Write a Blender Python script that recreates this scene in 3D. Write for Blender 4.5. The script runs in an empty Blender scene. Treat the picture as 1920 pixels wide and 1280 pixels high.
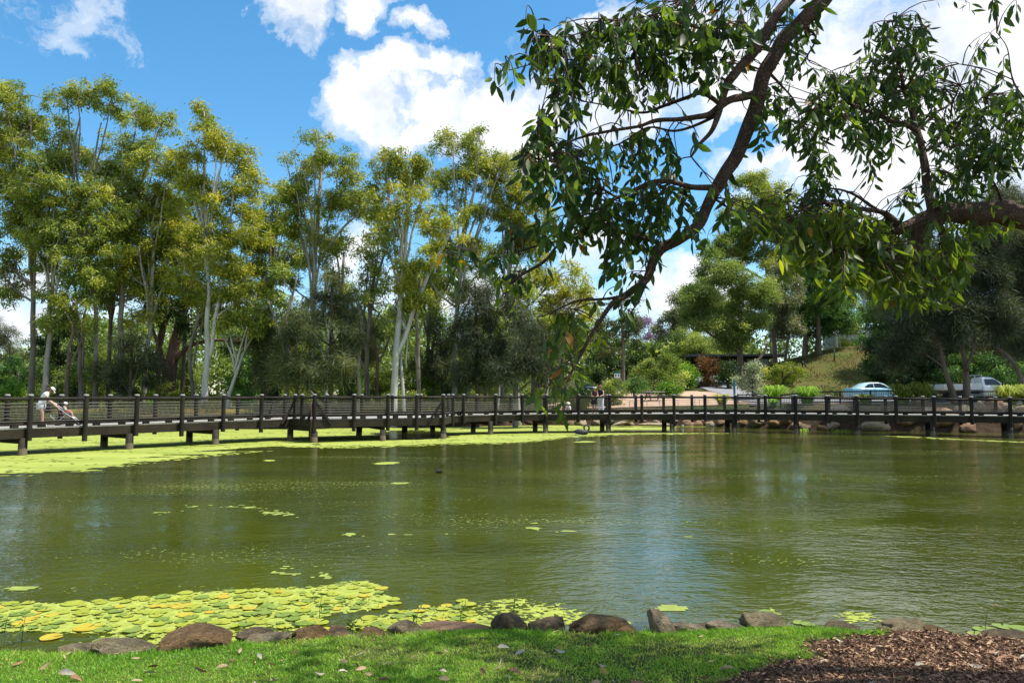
import bpy, bmesh, math, random
import numpy as np
from mathutils import Vector, Matrix, noise as mnoise

scene = bpy.context.scene
COL = scene.collection
R = math.radians

# ---------------------------------------------------------------- camera
CAM_Z = 2.3
PITCH = R(4.17)
FPX = 1387.0
cam_d = bpy.data.cameras.new('camera')
cam_d.sensor_width = 36.0
cam_d.sensor_fit = 'HORIZONTAL'
cam_d.lens = 36.0 * FPX / 1920.0
cam_d.clip_start = 0.05
cam_d.clip_end = 2000.0
cam = bpy.data.objects.new('camera', cam_d)
cam.location = (0, 0, CAM_Z)
cam.rotation_euler = (R(90) + PITCH, 0, 0)
COL.objects.link(cam)
scene.camera = cam

def ray(px, py):
    u = (px - 960.0) / FPX
    v = (640.0 - py) / FPX
    c, s = math.cos(PITCH), math.sin(PITCH)
    return Vector((u, c - v * s, s + v * c))
def at(px, py, Y):
    d = ray(px, py); t = Y / d.y
    return Vector((d.x * t, Y, CAM_Z + d.z * t))
def gz(px, py, z=0.0):
    d = ray(px, py); t = (z - CAM_Z) / d.z
    return Vector((d.x * t, d.y * t, z))
def wx(px, Y): return (px - 960.0) / FPX * Y

# ---------------------------------------------------------------- sun and sky
SUN_EL = R(64)
SUN_AZ = math.atan2(1.0, -0.04)          # compass-like: atan2(x, y)
SUN_DIR = Vector((math.cos(SUN_EL) * math.sin(SUN_AZ), math.cos(SUN_EL) * math.cos(SUN_AZ), math.sin(SUN_EL)))
sun_d = bpy.data.lights.new('sun', 'SUN')
sun_d.energy = 4.9
sun_d.angle = R(0.53)
sun_d.color = (1.0, 0.955, 0.88)
sun = bpy.data.objects.new('sun', sun_d)
sun.rotation_euler = SUN_DIR.to_track_quat('Z', 'Y').to_euler()
sun.location = (0, 0, 60)
COL.objects.link(sun)

scene.view_settings.view_transform = 'Standard'
scene.view_settings.look = 'None'
scene.view_settings.exposure = 0.68
scene.view_settings.gamma = 1.0
scene.view_settings.use_curve_mapping = False
scene.render.engine = 'CYCLES'
scene.cycles.max_bounces = 6
scene.cycles.diffuse_bounces = 3
scene.cycles.glossy_bounces = 3
scene.cycles.transmission_bounces = 3
scene.cycles.transparent_max_bounces = 6
scene.cycles.caustics_reflective = False
scene.cycles.caustics_refractive = False
scene.cycles.use_denoising = True
try: scene.cycles.denoiser = 'OPENIMAGEDENOISE'
except Exception: pass

class NT:
    """small node helper"""
    def __init__(s, tree):
        s.t = tree; s.n = tree.nodes; s.l = tree.links
    def node(s, typ, ins=None, **kw):
        nd = s.n.new(typ)
        for k, v in kw.items(): setattr(nd, k, v)
        if ins:
            for k, v in ins.items(): s.set(nd, k, v)
        return nd
    def set(s, nd, k, v):
        sock = nd.inputs[k]
        if isinstance(v, bpy.types.NodeSocket): s.l.new(v, sock)
        elif isinstance(v, bpy.types.Node): s.l.new(v.outputs[0], sock)
        else: sock.default_value = v
    def math(s, op, a, b=None, c=None, clamp=False):
        nd = s.n.new('ShaderNodeMath'); nd.operation = op; nd.use_clamp = clamp
        s.set(nd, 0, a)
        if b is not None: s.set(nd, 1, b)
        if c is not None: s.set(nd, 2, c)
        return nd.outputs[0]
    def mix(s, f, a, b, blend='MIX'):
        nd = s.n.new('ShaderNodeMix'); nd.data_type = 'RGBA'; nd.blend_type = blend
        s.set(nd, 0, f); s.set(nd, 6, a); s.set(nd, 7, b)
        return nd.outputs[2]
    def ramp(s, f, stops, interp='LINEAR'):
        nd = s.n.new('ShaderNodeValToRGB'); nd.color_ramp.interpolation = interp
        e = nd.color_ramp.elements
        while len(e) < len(stops): e.new(0.5)
        for el, (p, c) in zip(e, stops):
            el.position = p
            el.color = (c, c, c, 1) if isinstance(c, (int, float)) else (*c, 1)
        s.set(nd, 0, f)
        return nd.outputs[0]
    def noise(s, vec, scale, detail=3, rough=0.55, dist=0.0, out=0):
        nd = s.n.new('ShaderNodeTexNoise')
        if vec is not None: s.set(nd, 'Vector', vec)
        nd.inputs['Scale'].default_value = scale
        nd.inputs['Detail'].default_value = detail
        nd.inputs['Roughness'].default_value = rough
        nd.inputs['Distortion'].default_value = dist
        return nd.outputs[out]
    def mapping(s, vec, scale=(1, 1, 1), rot=(0, 0, 0), loc=(0, 0, 0)):
        nd = s.n.new('ShaderNodeMapping')
        s.set(nd, 'Vector', vec)
        nd.inputs['Scale'].default_value = scale
        nd.inputs['Rotation'].default_value = rot
        nd.inputs['Location'].default_value = loc
        return nd.outputs[0]

world = bpy.data.worlds.new('World')
scene.world = world
world.use_nodes = True
W = NT(world.node_tree)
for nd in list(W.n): W.n.remove(nd)
sky = W.node('ShaderNodeTexSky', sky_type='NISHITA', sun_disc=False)
sky.sun_elevation = SUN_EL
sky.sun_rotation = SUN_AZ
sky.altitude = 100
sky.air_density = 1.0
sky.dust_density = 0.6
sky.ozone_density = 3.0
hs = W.node('ShaderNodeHueSaturation', {'Color': sky.outputs[0], 'Saturation': 1.27, 'Value': 1.36, 'Hue': 0.488})
tc = W.node('ShaderNodeTexCoord')
dirv = tc.outputs['Generated']
warp = W.noise(dirv, 9.0, 6, 0.6, 0, out=1)
warp2 = W.node('ShaderNodeVectorMath', {0: warp, 1: (0.5, 0.5, 0.5)}, operation='SUBTRACT')
warp3 = W.node('ShaderNodeVectorMath', {0: warp2.outputs[0], 'Scale': 0.16}, operation='SCALE')
dwarp = W.node('ShaderNodeVectorMath', {0: dirv, 1: warp3.outputs[0]}, operation='ADD')
sep = W.node('ShaderNodeSeparateXYZ', {0: dwarp.outputs[0]})
az = W.math('ARCTAN2', sep.outputs[0], sep.outputs[1])
el = W.math('ARCSINE', W.math('MINIMUM', sep.outputs[2], 0.9999))
CLOUDS = [  # px, py, rx, ry, weight : the cumulus banks of the photo, as directions in the sky
    (655, 185, 85, 70, 1), (740, 165, 85, 58, 1), (700, 215, 85, 55, 1), (828, 145, 75, 42, 1),
    (860, 225, 150, 70, 1), (970, 225, 140, 85, 1), (770, 250, 90, 45, 1), (1010, 285, 140, 60, 1),
    (565, 25, 72, 62, .8), (690, 10, 66, 55, 1), (792, 62, 50, 34, .8), (130, 22, 110, 60, .26), (62, 60, 40, 36, .2),
    (1180, 60, 220, 85, 1), (1180, 190, 140, 100, 1.0), (1420, 120, 260, 150, 1), (1640, 230, 280, 230, 1.1),
    (1900, 160, 300, 260, 1.1), (1290, 530, 110, 70, 1), (1440, 300, 130, 70, .75), (1130, 440, 60, 90, .7),
    (20, 570, 110, 70, .8), (70, 490, 90, 36, .8), (660, 490, 90, 70, .8), (370, 600, 200, 60, .7),
    (1330, 560, 160, 90, .9), (-500, 200, 260, 120, .9), (2500, 300, 420, 300, 1), (-300, 560, 250, 60, .8), (900, 560, 300, 60, .7)]
dens = None
for (cx, cy, rx, ry, wgt) in CLOUDS:
    d = ray(cx, cy).normalized()
    a0 = math.atan2(d.x, d.y); e0 = math.asin(d.z)
    k = 1.0 / FPX
    t1 = W.math('MULTIPLY', W.math('SUBTRACT', az, a0), 1.0 / (rx * k))
    t2 = W.math('MULTIPLY', W.math('SUBTRACT', el, e0), 1.0 / (ry * k))
    r2 = W.math('MULTIPLY_ADD', t1, t1, W.math('MULTIPLY', t2, t2))
    v = W.math('MULTIPLY', W.math('SUBTRACT', 1.0, W.math('SQRT', r2)), wgt)
    dens = v if dens is None else W.math('SMOOTH_MAX', dens, v, 0.12)
for (cx, cy, rx, ry, wgt) in ((1240, 395, 130, 75, 1.6), (1390, 262, 60, 60, 1.2), (1055, 18, 70, 30, 1.0), (1500, 40, 50, 40, .6)):   # blue gaps between the banks
    d = ray(cx, cy).normalized()
    a0 = math.atan2(d.x, d.y); e0 = math.asin(d.z)
    k = 1.0 / FPX
    t1 = W.math('MULTIPLY', W.math('SUBTRACT', az, a0), 1.0 / (rx * k))
    t2 = W.math('MULTIPLY', W.math('SUBTRACT', el, e0), 1.0 / (ry * k))
    r2 = W.math('MULTIPLY_ADD', t1, t1, W.math('MULTIPLY', t2, t2))
    v = W.math('MULTIPLY', W.math('MAXIMUM', W.math('SUBTRACT', 1.0, W.math('SQRT', r2)), 0.0), wgt)
    dens = W.math('SUBTRACT', dens, v)
# loose cloud well away from the frame so that the water and the light see a broken sky all round
bg_n = W.noise(dirv, 2.6, 5, 0.6)
behind = W.math('MULTIPLY', sep.outputs[1], -1.0)
loose = W.math('SUBTRACT', W.math('MULTIPLY', W.math('SUBTRACT', bg_n, 0.46), 4.0), W.math('MULTIPLY', W.math('GREATER_THAN', sep.outputs[1], 0.55), 9.0))
dens = W.math('MAXIMUM', dens, loose)
puff = W.noise(dwarp.outputs[0], 24.0, 7, 0.62)
dens2 = W.math('MULTIPLY_ADD', W.math('SUBTRACT', puff, 0.5), 0.85, dens)
mask = W.ramp(dens2, [(0.0, 0.0), (0.2, 0.42), (0.55, 1.0)], 'EASE')
shade_n = W.noise(dirv, 11.0, 4, 0.55)
shade = W.math('ADD', shade_n, W.math('MULTIPLY', W.math('SUBTRACT', puff, 0.5), 0.4))
ccol = W.ramp(shade, [(0.34, (5.0, 5.5, 6.2)), (0.56, (7.0, 7.2, 7.4))])
wcol = W.mix(mask, hs.outputs[0], ccol)
bg = W.node('ShaderNodeBackground', {'Color': wcol, 'Strength': 0.1})
wo = W.node('ShaderNodeOutputWorld', {'Surface': bg.outputs[0]})

# ---------------------------------------------------------------- materials
MATS = {}
def new_mat(name):
    m = bpy.data.materials.new(name); m.use_nodes = True
    t = NT(m.node_tree)
    for nd in list(t.n): t.n.remove(nd)
    out = t.node('ShaderNodeOutputMaterial')
    return m, t, out
def simple(name, col, rough=0.6, metal=0.0, var=0.25, scale=6.0, bump=0.0, bscale=30.0, spec=0.4, col2=None, world=False, stretch=(1, 1, 1), coat=0.0):
    if name in MATS: return MATS[name]
    m, t, out = new_mat(name)
    if world: vec = t.node('ShaderNodeNewGeometry').outputs['Position']
    else: vec = t.node('ShaderNodeTexCoord').outputs['Object']
    vec = t.mapping(vec, stretch)
    n = t.noise(vec, scale, 5, 0.6)
    c2 = col2 if col2 else tuple(c * (1 - var) for c in col)
    c1 = col if col2 else tuple(min(1, c * (1 + var)) for c in col)
    cc = t.ramp(n, [(0.3, c2), (0.7, c1)])
    p = t.node('ShaderNodeBsdfPrincipled', {'Base Color': cc, 'Roughness': rough, 'Metallic': metal, 'Specular IOR Level': spec, 'Coat Weight': coat})
    if bump:
        b = t.node('ShaderNodeBump', {'Height': t.noise(vec, bscale, 4, 0.6), 'Strength': 1.0, 'Distance': bump})
        t.set(p, 'Normal', b.outputs[0])
    t.set(out, 'Surface', p.outputs[0])
    MATS[name] = m
    return m
def leafmat(name, c0, c1, c2, trans=0.4, rough=0.5, gain=1.6, spec=0.3):
    """leaf: the tint attribute picks the leaf's own colour between c0, c1, c2"""
    if name in MATS: return MATS[name]
    m, t, out = new_mat(name)
    a = t.node('ShaderNodeAttribute', attribute_name='tint')
    cc = t.ramp(a.outputs['Fac'], [(0.0, c0), (0.55, c1), (0.9, c2), (1.0, tuple(min(1, x * 1.15) for x in c2))])
    p = t.node('ShaderNodeBsdfPrincipled', {'Base Color': cc, 'Roughness': rough, 'Specular IOR Level': spec})
    tcol = t.mix(1.0, cc, (gain * 1.1, gain, gain * 0.35, 1), 'MULTIPLY')
    tr = t.node('ShaderNodeBsdfTranslucent', {'Color': tcol})
    mx = t.node('ShaderNodeMixShader', {0: trans, 1: p.outputs[0], 2: tr.outputs[0]})
    t.set(out, 'Surface', mx.outputs[0])
    MATS[name] = m
    return m
def barkmat(name, c1, c2, bump=0.01, scale=3.0, stretch=(1, 1, .25), rough=0.85, c3=None, ridge=None):
    if name in MATS: return MATS[name]
    m, t, out = new_mat(name)
    vec = t.node('ShaderNodeTexCoord').outputs['Object']
    v2 = t.mapping(vec, stretch)
    n = t.noise(v2, scale, 6, 0.65, 0.4)
    cc = t.ramp(n, [(0.32, c1), (0.62, c2)] + ([(0.72, c3)] if c3 else []))
    hgt = t.noise(v2, scale * 4, 5, 0.65, 0.6)
    if ridge:
        dv = t.node('ShaderNodeVectorMath', {0: vec, 1: t.node('ShaderNodeVectorMath', {0: t.noise(vec, 14, 4, .6, out=1), 'Scale': .10}, operation='SCALE').outputs[0]}, operation='ADD').outputs[0]
        vo = t.node('ShaderNodeTexVoronoi', {'Vector': t.mapping(dv, ridge), 'Scale': 1.0}, feature='DISTANCE_TO_EDGE')
        rd = t.ramp(vo.outputs['Distance'], [(0.0, 0.0), (0.3, 1.0)])
        hgt = t.math('ADD', t.math('MULTIPLY', rd, 0.9), t.math('MULTIPLY', hgt, 0.5))
        cc = t.mix(t.math('MULTIPLY', t.math('SUBTRACT', 1.0, rd), 0.5), cc, (*[c * 0.25 for c in c1], 1))
    b = t.node('ShaderNodeBump', {'Height': hgt, 'Strength': 1.0, 'Distance': bump})
    p = t.node('ShaderNodeBsdfPrincipled', {'Base Color': cc, 'Roughness': rough, 'Specular IOR Level': 0.2, 'Normal': b.outputs[0]})
    t.set(out, 'Surface', p.outputs[0])
    MATS[name] = m
    return m

# ---------------------------------------------------------------- mesh helpers
class MB:
    """collects tubes, boxes and so on; build() links them as ONE mesh object"""
    def __init__(s): s.v = []; s.f = []; s.n = 0
    def add(s, verts, faces):
        o = s.n
        s.v.extend([tuple(p) for p in verts]); s.n += len(verts)
        s.f.extend([tuple(i + o for i in f) for f in faces])
        return s
    def box(s, cx, cy, cz, sx, sy, sz, rz=0.0):
        hx, hy, hz = sx / 2, sy / 2, sz / 2
        c, si = math.cos(rz), math.sin(rz)
        vs = []
        for dz in (-hz, hz):
            for dx, dy in ((-hx, -hy), (hx, -hy), (hx, hy), (-hx, hy)):
                vs.append((cx + dx * c - dy * si, cy + dx * si + dy * c, cz + dz))
        return s.add(vs, [(3, 2, 1, 0), (4, 5, 6, 7), (0, 1, 5, 4), (1, 2, 6, 5), (2, 3, 7, 6), (3, 0, 4, 7)])
    def beam(s, a, b, w, h, up=(0, 0, 1)):
        a = Vector(a); b = Vector(b); d = (b - a).normalized(); up = Vector(up)
        sd = d.cross(up)
        if sd.length < 1e-4: sd = d.cross(Vector((1, 0, 0)))
        sd.normalize(); u = sd.cross(d).normalized()
        vs = []
        for p in (a, b):
            for i, j in ((-1, -1), (1, -1), (1, 1), (-1, 1)):
                vs.append(p + sd * (i * w / 2) + u * (j * h / 2))
        return s.add(vs, [(0, 1, 2, 3), (7, 6, 5, 4), (0, 4, 5, 1), (1, 5, 6, 2), (2, 6, 7, 3), (3, 7, 4, 0)])
    def tube(s, pts, rad, sides=8, caps=True, wob=0.0):
        pts = [Vector(p) for p in pts]
        if not hasattr(rad, '__len__'): rad = [rad] * len(pts)
        o = []; n = len(pts)
        prev = None
        for i, p in enumerate(pts):
            d = (pts[min(i + 1, n - 1)] - pts[max(i - 1, 0)])
            if d.length < 1e-9: d = Vector((0, 0, 1))
            d.normalize()
            if prev is None:
                ref = Vector((1, 0, 0)) if abs(d.x) < 0.8 else Vector((0, 1, 0))
                sd = (ref - d * ref.dot(d)).normalized()
            else:
                sd = prev - d * prev.dot(d)
                if sd.length < 1e-6: sd = d.orthogonal()
                sd.normalize()
            prev = sd; u = d.cross(sd)
            for k in range(sides):
                a = 2 * math.pi * k / sides
                r = rad[i]
                if wob: r *= 1 + wob * mnoise.noise((p + (sd * math.cos(a) + u * math.sin(a)) * r * 2.0) * 7.0)
                o.append(p + (sd * math.cos(a) + u * math.sin(a)) * r)
        fs = []
        for i in range(n - 1):
            for k in range(sides):
                k2 = (k + 1) % sides
                fs.append((i * sides + k, i * sides + k2, (i + 1) * sides + k2, (i + 1) * sides + k))
        if caps:
            fs.append(tuple(range(sides - 1, -1, -1)))
            fs.append(tuple((n - 1) * sides + k for k in range(sides)))
        return s.add(o, fs)
    def lathe(s, prof, sides=16, c=(0, 0, 0)):
        """prof: (r, z) pairs from the bottom up"""
        vs = []; fs = []
        for r, z in prof:
            for k in range(sides):
                a = 2 * math.pi * k / sides
                vs.append((c[0] + r * math.cos(a), c[1] + r * math.sin(a), c[2] + z))
        for i in range(len(prof) - 1):
            for k in range(sides):
                k2 = (k + 1) % sides
                fs.append((i * sides + k, i * sides + k2, (i + 1) * sides + k2, (i + 1) * sides + k))
        fs.append(tuple(range(sides - 1, -1, -1)))
        fs.append(tuple((len(prof) - 1) * sides + k for k in range(sides)))
        return s.add(vs, fs)
    def ball(s, c, rx, ry, rz, seg=10, rings=6):
        vs = [(c[0], c[1], c[2] - rz)]; fs = []
        for i in range(1, rings):
            ph = -math.pi / 2 + math.pi * i / rings
            for k in range(seg):
                a = 2 * math.pi * k / seg
                vs.append((c[0] + rx * math.cos(ph) * math.cos(a), c[1] + ry * math.cos(ph) * math.sin(a), c[2] + rz * math.sin(ph)))
        vs.append((c[0], c[1], c[2] + rz))
        for k in range(seg): fs.append((0, 1 + (k + 1) % seg, 1 + k))
        for i in range(rings - 2):
            for k in range(seg):
                k2 = (k + 1) % seg
                fs.append((1 + i * seg + k, 1 + i * seg + k2, 1 + (i + 1) * seg + k2, 1 + (i + 1) * seg + k))
        top = len(vs) - 1; b = 1 + (rings - 2) * seg
        for k in range(seg): fs.append((b + k, b + (k + 1) % seg, top))
        return s.add(vs, fs)
    def mesh(s, name, smooth=True):
        me = bpy.data.meshes.new(name)
        me.from_pydata(s.v, [], s.f)
        if smooth: me.polygons.foreach_set('use_smooth', [True] * len(me.polygons))
        me.update()
        return me
    def build(s, name, mat, parent=None, smooth=True, bevel=0.0, sharp=None):
        o = bpy.data.objects.new(name, s.mesh(name, smooth))
        if mat: o.data.materials.append(mat)
        COL.objects.link(o)
        if parent is not None: o.parent = parent
        if smooth and sharp: 
            o.data.set_sharp_from_angle(angle=R(sharp))
        if bevel:
            b = o.modifiers.new('bevel', 'BEVEL'); b.width = bevel; b.segments = 2; b.limit_method = 'ANGLE'
        return o

def tag(o, label, cat, group=None, kind=None):
    if label: o['label'] = label
    if cat: o['category'] = cat
    if group: o['group'] = group
    if kind: o['kind'] = kind
    return o
def thing(name, label, cat, loc=(0, 0, 0), rz=0.0, group=None):
    o = bpy.data.objects.new(name, None); COL.objects.link(o)
    o.empty_display_size = 0.3
    o.location = loc; o.rotation_euler = (0, 0, rz)
    return tag(o, label, cat, group)
def struct(o): o['kind'] = 'structure'; return o
def stuff(o): o['kind'] = 'stuff'; return o
def dup(src, loc=None, rz=None, label=None, group=None, scale=None):
    def cp(o, par):
        c = o.copy(); COL.objects.link(c)
        if par is not None: c.parent = par
        for ch in list(o.children): cp(ch, c)
        return c
    c = cp(src, None)
    if loc is not None: c.location = loc
    if rz is not None: c.rotation_euler.z = rz
    if scale is not None: c.scale = scale
    if label: c['label'] = label
    if group: c['group'] = group
    return c

def np_mesh(name, V, F, mat, parent=None, tint=None, smooth=False):
    """V (n,3) float, F (m,k) int, k equal for all faces"""
    me = bpy.data.meshes.new(name)
    V = np.ascontiguousarray(V, dtype=np.float32); F = np.ascontiguousarray(F, dtype=np.int32)
    k = F.shape[1]
    me.vertices.add(len(V)); me.vertices.foreach_set('co', V.ravel())
    me.loops.add(F.size); me.loops.foreach_set('vertex_index', F.ravel())
    me.polygons.add(len(F))
    me.polygons.foreach_set('loop_start', np.arange(0, F.size, k, dtype=np.int32))
    try: me.polygons.foreach_set('loop_total', np.full(len(F), k, dtype=np.int32))
    except Exception: pass
    if smooth: me.polygons.foreach_set('use_smooth', np.ones(len(F), dtype=bool))
    if tint is not None:
        at_ = me.attributes.new('tint', 'FLOAT', 'POINT')
        at_.data.foreach_set('value', np.ascontiguousarray(tint, dtype=np.float32))
    me.update(calc_edges=True)
    me.validate()
    if mat: me.materials.append(mat)
    o = bpy.data.objects.new(name, me); COL.objects.link(o)
    if parent is not None: o.parent = parent
    return o

def unit(a): return a / np.maximum(np.linalg.norm(a, axis=1, keepdims=True), 1e-9)
def leaf_quads(rng, pos, axis, L, Wd, tint):
    """rhombic leaves: base, side, tip, side (slightly folded)"""
    n = len(pos)
    axis = unit(axis)
    rnd = unit(rng.normal(size=(n, 3)))
    side = unit(np.cross(axis, rnd))
    nor = np.cross(side, axis)
    L = L[:, None]; Wd = Wd[:, None]
    base = pos; tip = pos + axis * L
    mid = pos + axis * L * 0.42 + nor * L * rng.uniform(0.02, 0.12, size=(n, 1))
    V = np.empty((n, 4, 3)); V[:, 0] = base; V[:, 1] = mid + side * Wd * 0.5; V[:, 2] = tip; V[:, 3] = mid - side * Wd * 0.5
    F = np.arange(n * 4).reshape(n, 4)
    return V.reshape(-1, 3), F, np.repeat(tint, 4)
# a longer curved leaf for the branches close to the camera
_s = np.array([0.0, 0.22, 0.48, 0.76, 1.0]); _w = np.array([0.0, 0.78, 1.0, 0.62, 0.0])
def leaf_long(rng, pos, axis, L, Wd, tint, curl=0.18):
    n = len(pos)
    axis = unit(axis)
    rnd = unit(rng.normal(size=(n, 3)))
    side = unit(np.cross(axis, rnd)); nor = np.cross(side, axis)
    cu = rng.uniform(-curl, curl, size=n); sw = rng.uniform(-curl, curl, size=n)
    V = np.empty((n, 11, 3)); 
    def cen(s): return pos + axis * (L * s)[:, None] + nor * (L * cu * 4 * s * (1 - s) * 0.5 + L * cu * s * s * 0.6)[:, None] + side * (L * sw * s * s)[:, None]
    V[:, 0] = cen(np.zeros(n)); V[:, 10] = cen(np.ones(n))
    for i in (1, 2, 3):
        c = cen(np.full(n, _s[i])); h = (Wd * 0.5 * _w[i])[:, None]
        V[:, 3 * i - 2] = c + side * h + nor * h * 0.28
        V[:, 3 * i - 1] = c
        V[:, 3 * i] = c - side * h + nor * h * 0.28
    T = [(0, 2, 1), (0, 3, 2), (1, 2, 5), (1, 5, 4), (2, 3, 6), (2, 6, 5), (4, 5, 8), (4, 8, 7), (5, 6, 9), (5, 9, 8), (7, 8, 10), (8, 9, 10)]
    F = (np.arange(n) * 11)[:, None, None] + np.array(T)[None]
    return V.reshape(-1, 3), F.reshape(-1, 3), np.repeat(tint, 11)
# ---------------------------------------------------------------- terrain
def hash2(ix, iy, seed):
    h = (ix * 374761393 + iy * 668265263 + seed * 974634599) & 0xFFFFFFFF
    h = ((h ^ (h >> 13)) * 1274126177) & 0xFFFFFFFF
    return ((h ^ (h >> 16)) & 0xFFFF) / 65535.0
def vnoise(x, y, seed=0):
    x = np.asarray(x, dtype=float); y = np.asarray(y, dtype=float)
    ix = np.floor(x).astype(np.int64); iy = np.floor(y).astype(np.int64)
    fx = x - ix; fy = y - iy
    fx = fx * fx * (3 - 2 * fx); fy = fy * fy * (3 - 2 * fy)
    a = hash2(ix, iy, seed); b = hash2(ix + 1, iy, seed); c = hash2(ix, iy + 1, seed); d = hash2(ix + 1, iy + 1, seed)
    return (a * (1 - fx) + b * fx) * (1 - fy) + (c * (1 - fx) + d * fx) * fy
def fbm(x, y, seed=0, o=4):
    s = 0; a = 0.5
    for i in range(o):
        s = s + a * vnoise(x * 2 ** i, y * 2 ** i, seed + i * 17); a *= 0.5
    return s / (1 - 0.5 ** o)
def project(X, Y, Z):
    c, s = math.cos(PITCH), math.sin(PITCH)
    f = Y * c + (Z - CAM_Z) * s; u = -Y * s + (Z - CAM_Z) * c
    return 960 + FPX * X / f, 640 - FPX * u / f
def in_poly(x, y, poly):
    ins = np.zeros(np.shape(x), dtype=bool); n = len(poly)
    for i in range(n):
        x1, y1 = poly[i]; x2, y2 = poly[(i + 1) % n]
        if y1 == y2: continue
        c = ((y1 > y) != (y2 > y)) & (x < (x2 - x1) * (y - y1) / (y2 - y1) + x1)
        ins ^= c
    return ins
def sstep(a, b, x):
    t = np.clip((x - a) / (b - a), 0, 1); return t * t * (3 - 2 * t)

FS_X = [-200, -60, -25, -6, 2, 12, 16, 20, 26, 40, 60, 200]
FS_Y = [44, 46, 49, 53, 57, 57, 53.5, 49.5, 46.5, 43, 40, 36]
def far_shore(X): return np.interp(X, FS_X, FS_Y)
def hgt(X, Y):
    X = np.asarray(X, dtype=float); Y = np.asarray(Y, dtype=float)
    s = Y - far_shore(X)
    bank = np.interp(X, [-60, -5, 8, 18, 26, 60], [1.05, 1.0, 1.25, 1.6, 1.75, 1.8])
    run = np.interp(X, [-60, -5, 5, 17, 60], [5.0, 4.0, 2.2, 2.6, 2.6])
    t = np.clip((s + 0.8) / (run + 0.8), 0, 1)
    z = -0.7 + (bank + 0.7) * (t * t * (3 - 2 * t))
    # rise of the forecourt and the path beyond it
    cen = np.exp(-((X - 14) / 18.0) ** 2)
    z = z + cen * np.clip(Y - 62, 0, 30) * 0.085
    z = z + np.clip(Y - 70, 0, 80) * 0.018
    # grassy mound on the right
    z = z + 6.4 * np.exp(-((X - 47) / 15.0) ** 2 - ((Y - 99) / 14.0) ** 2) * sstep(66, 80, Y)
    z = z + (fbm(X * 0.2, Y * 0.2, 3) - 0.5) * 0.25 * np.clip(s / 6, 0, 1)
    # side and near shores, well outside the frame
    side = sstep(48, 60, np.abs(X)) * sstep(60, 30, Y)
    z = np.where(Y < 44, np.maximum(z, -0.7 + 1.9 * side), z)
    z = np.where((Y < -2), np.maximum(z, -0.7 + 1.4 * sstep(-2, -8, Y)), z)
    return z
def hz(x, y): return float(hgt(np.array([x]), np.array([y]))[0])

def grid_mesh(name, xs, ys, zf, mat, keep=None, smooth=True):
    X, Y = np.meshgrid(xs, ys)
    Z = zf(X, Y)
    V = np.stack([X.ravel(), Y.ravel(), Z.ravel()], 1)
    nx = len(xs); ny = len(ys)
    i = np.arange(ny - 1)[:, None] * nx + np.arange(nx - 1)[None]
    F = np.stack([i, i + 1, i + nx + 1, i + nx], -1).reshape(-1, 4)
    if keep is not None:
        cx = V[F].mean(1); k = keep(cx[:, 0], cx[:, 1]); F = F[k]
        used = np.unique(F); remap = np.full(len(V), -1); remap[used] = np.arange(len(used))
        V = V[used]; F = remap[F]
    return np_mesh(name, V, F, mat, smooth=smooth)

# far ground : leaf litter, dry grass and bare earth
m, t, out = new_mat('far_ground')
pos = t.node('ShaderNodeNewGeometry').outputs['Position']
n1 = t.noise(pos, 0.18, 5, 0.6); n2 = t.noise(pos, 2.2, 5, 0.7)
g = t.ramp(n2, [(0.3, (0.03, 0.023, 0.011)), (0.55, (0.07, 0.055, 0.026)), (0.78, (0.15, 0.115, 0.06))])
gr = t.ramp(n2, [(0.3, (0.018, 0.03, 0.007)), (0.7, (0.055, 0.075, 0.018))])
cc = t.mix(t.ramp(n1, [(0.42, 0.0), (0.58, 1.0)]), g, gr)
zz = t.node('ShaderNodeSeparateXYZ', {0: pos}).outputs[2]
cc = t.mix(t.ramp(zz, [(0.55, 1.0), (0.95, 0.0)]), cc, t.ramp(n2, [(0.3, (0.022, 0.015, 0.009)), (0.7, (0.075, 0.05, 0.03))]))
b = t.node('ShaderNodeBump', {'Height': n2, 'Strength': 1.0, 'Distance': 0.12})
p = t.node('ShaderNodeBsdfPrincipled', {'Base Color': cc, 'Roughness': 0.95, 'Specular IOR Level': 0.1, 'Normal': b.outputs[0]})
t.set(out, 'Surface', p.outputs[0]); MATS['far_ground'] = m
xs = np.concatenate([np.arange(-400, -90, 12), np.arange(-90, 90, 0.8), np.arange(90, 401, 12)])
ys = np.concatenate([np.arange(-60, 36, 3.0), np.arange(36, 120, 0.6), np.arange(120, 200, 4), np.arange(200, 701, 25)])
ground = struct(grid_mesh('ground', xs, ys, hgt, m))

# mound turf, forecourt, road and path are sheets just above the ground
def sheet(name, poly, mat, off=0.05, step=0.5, ragged=0.35):
    xs_ = np.arange(min(p[0] for p in poly) - 1, max(p[0] for p in poly) + 1, step)
    ys_ = np.arange(min(p[1] for p in poly) - 1, max(p[1] for p in poly) + 1, step)
    def keep(x, y):
        r = ragged
        return in_poly(x + (fbm(x, y, 5) - .5) * 2 * r, y + (fbm(x, y, 9) - .5) * 2 * r, poly)
    return struct(grid_mesh(name, xs_, ys_, lambda X, Y: hgt(X, Y) + off, mat, keep))
mt = simple('mound_turf', (0.085, 0.115, 0.024), 0.95, var=.3, scale=.4, bump=.25, bscale=5, spec=.1, col2=(0.125, 0.08, 0.034), world=True)
sheet('grass_mound', [(26, 74), (34, 71), (46, 70), (58, 72), (64, 84), (66, 112), (48, 118), (32, 112), (25, 92)], mt, .05)
gravel = simple('tan_gravel', (0.46, 0.335, 0.24), 0.95, var=.16, scale=1.4, bump=.03, bscale=16, spec=.1, col2=(0.34, 0.22, 0.145), world=True)
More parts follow.
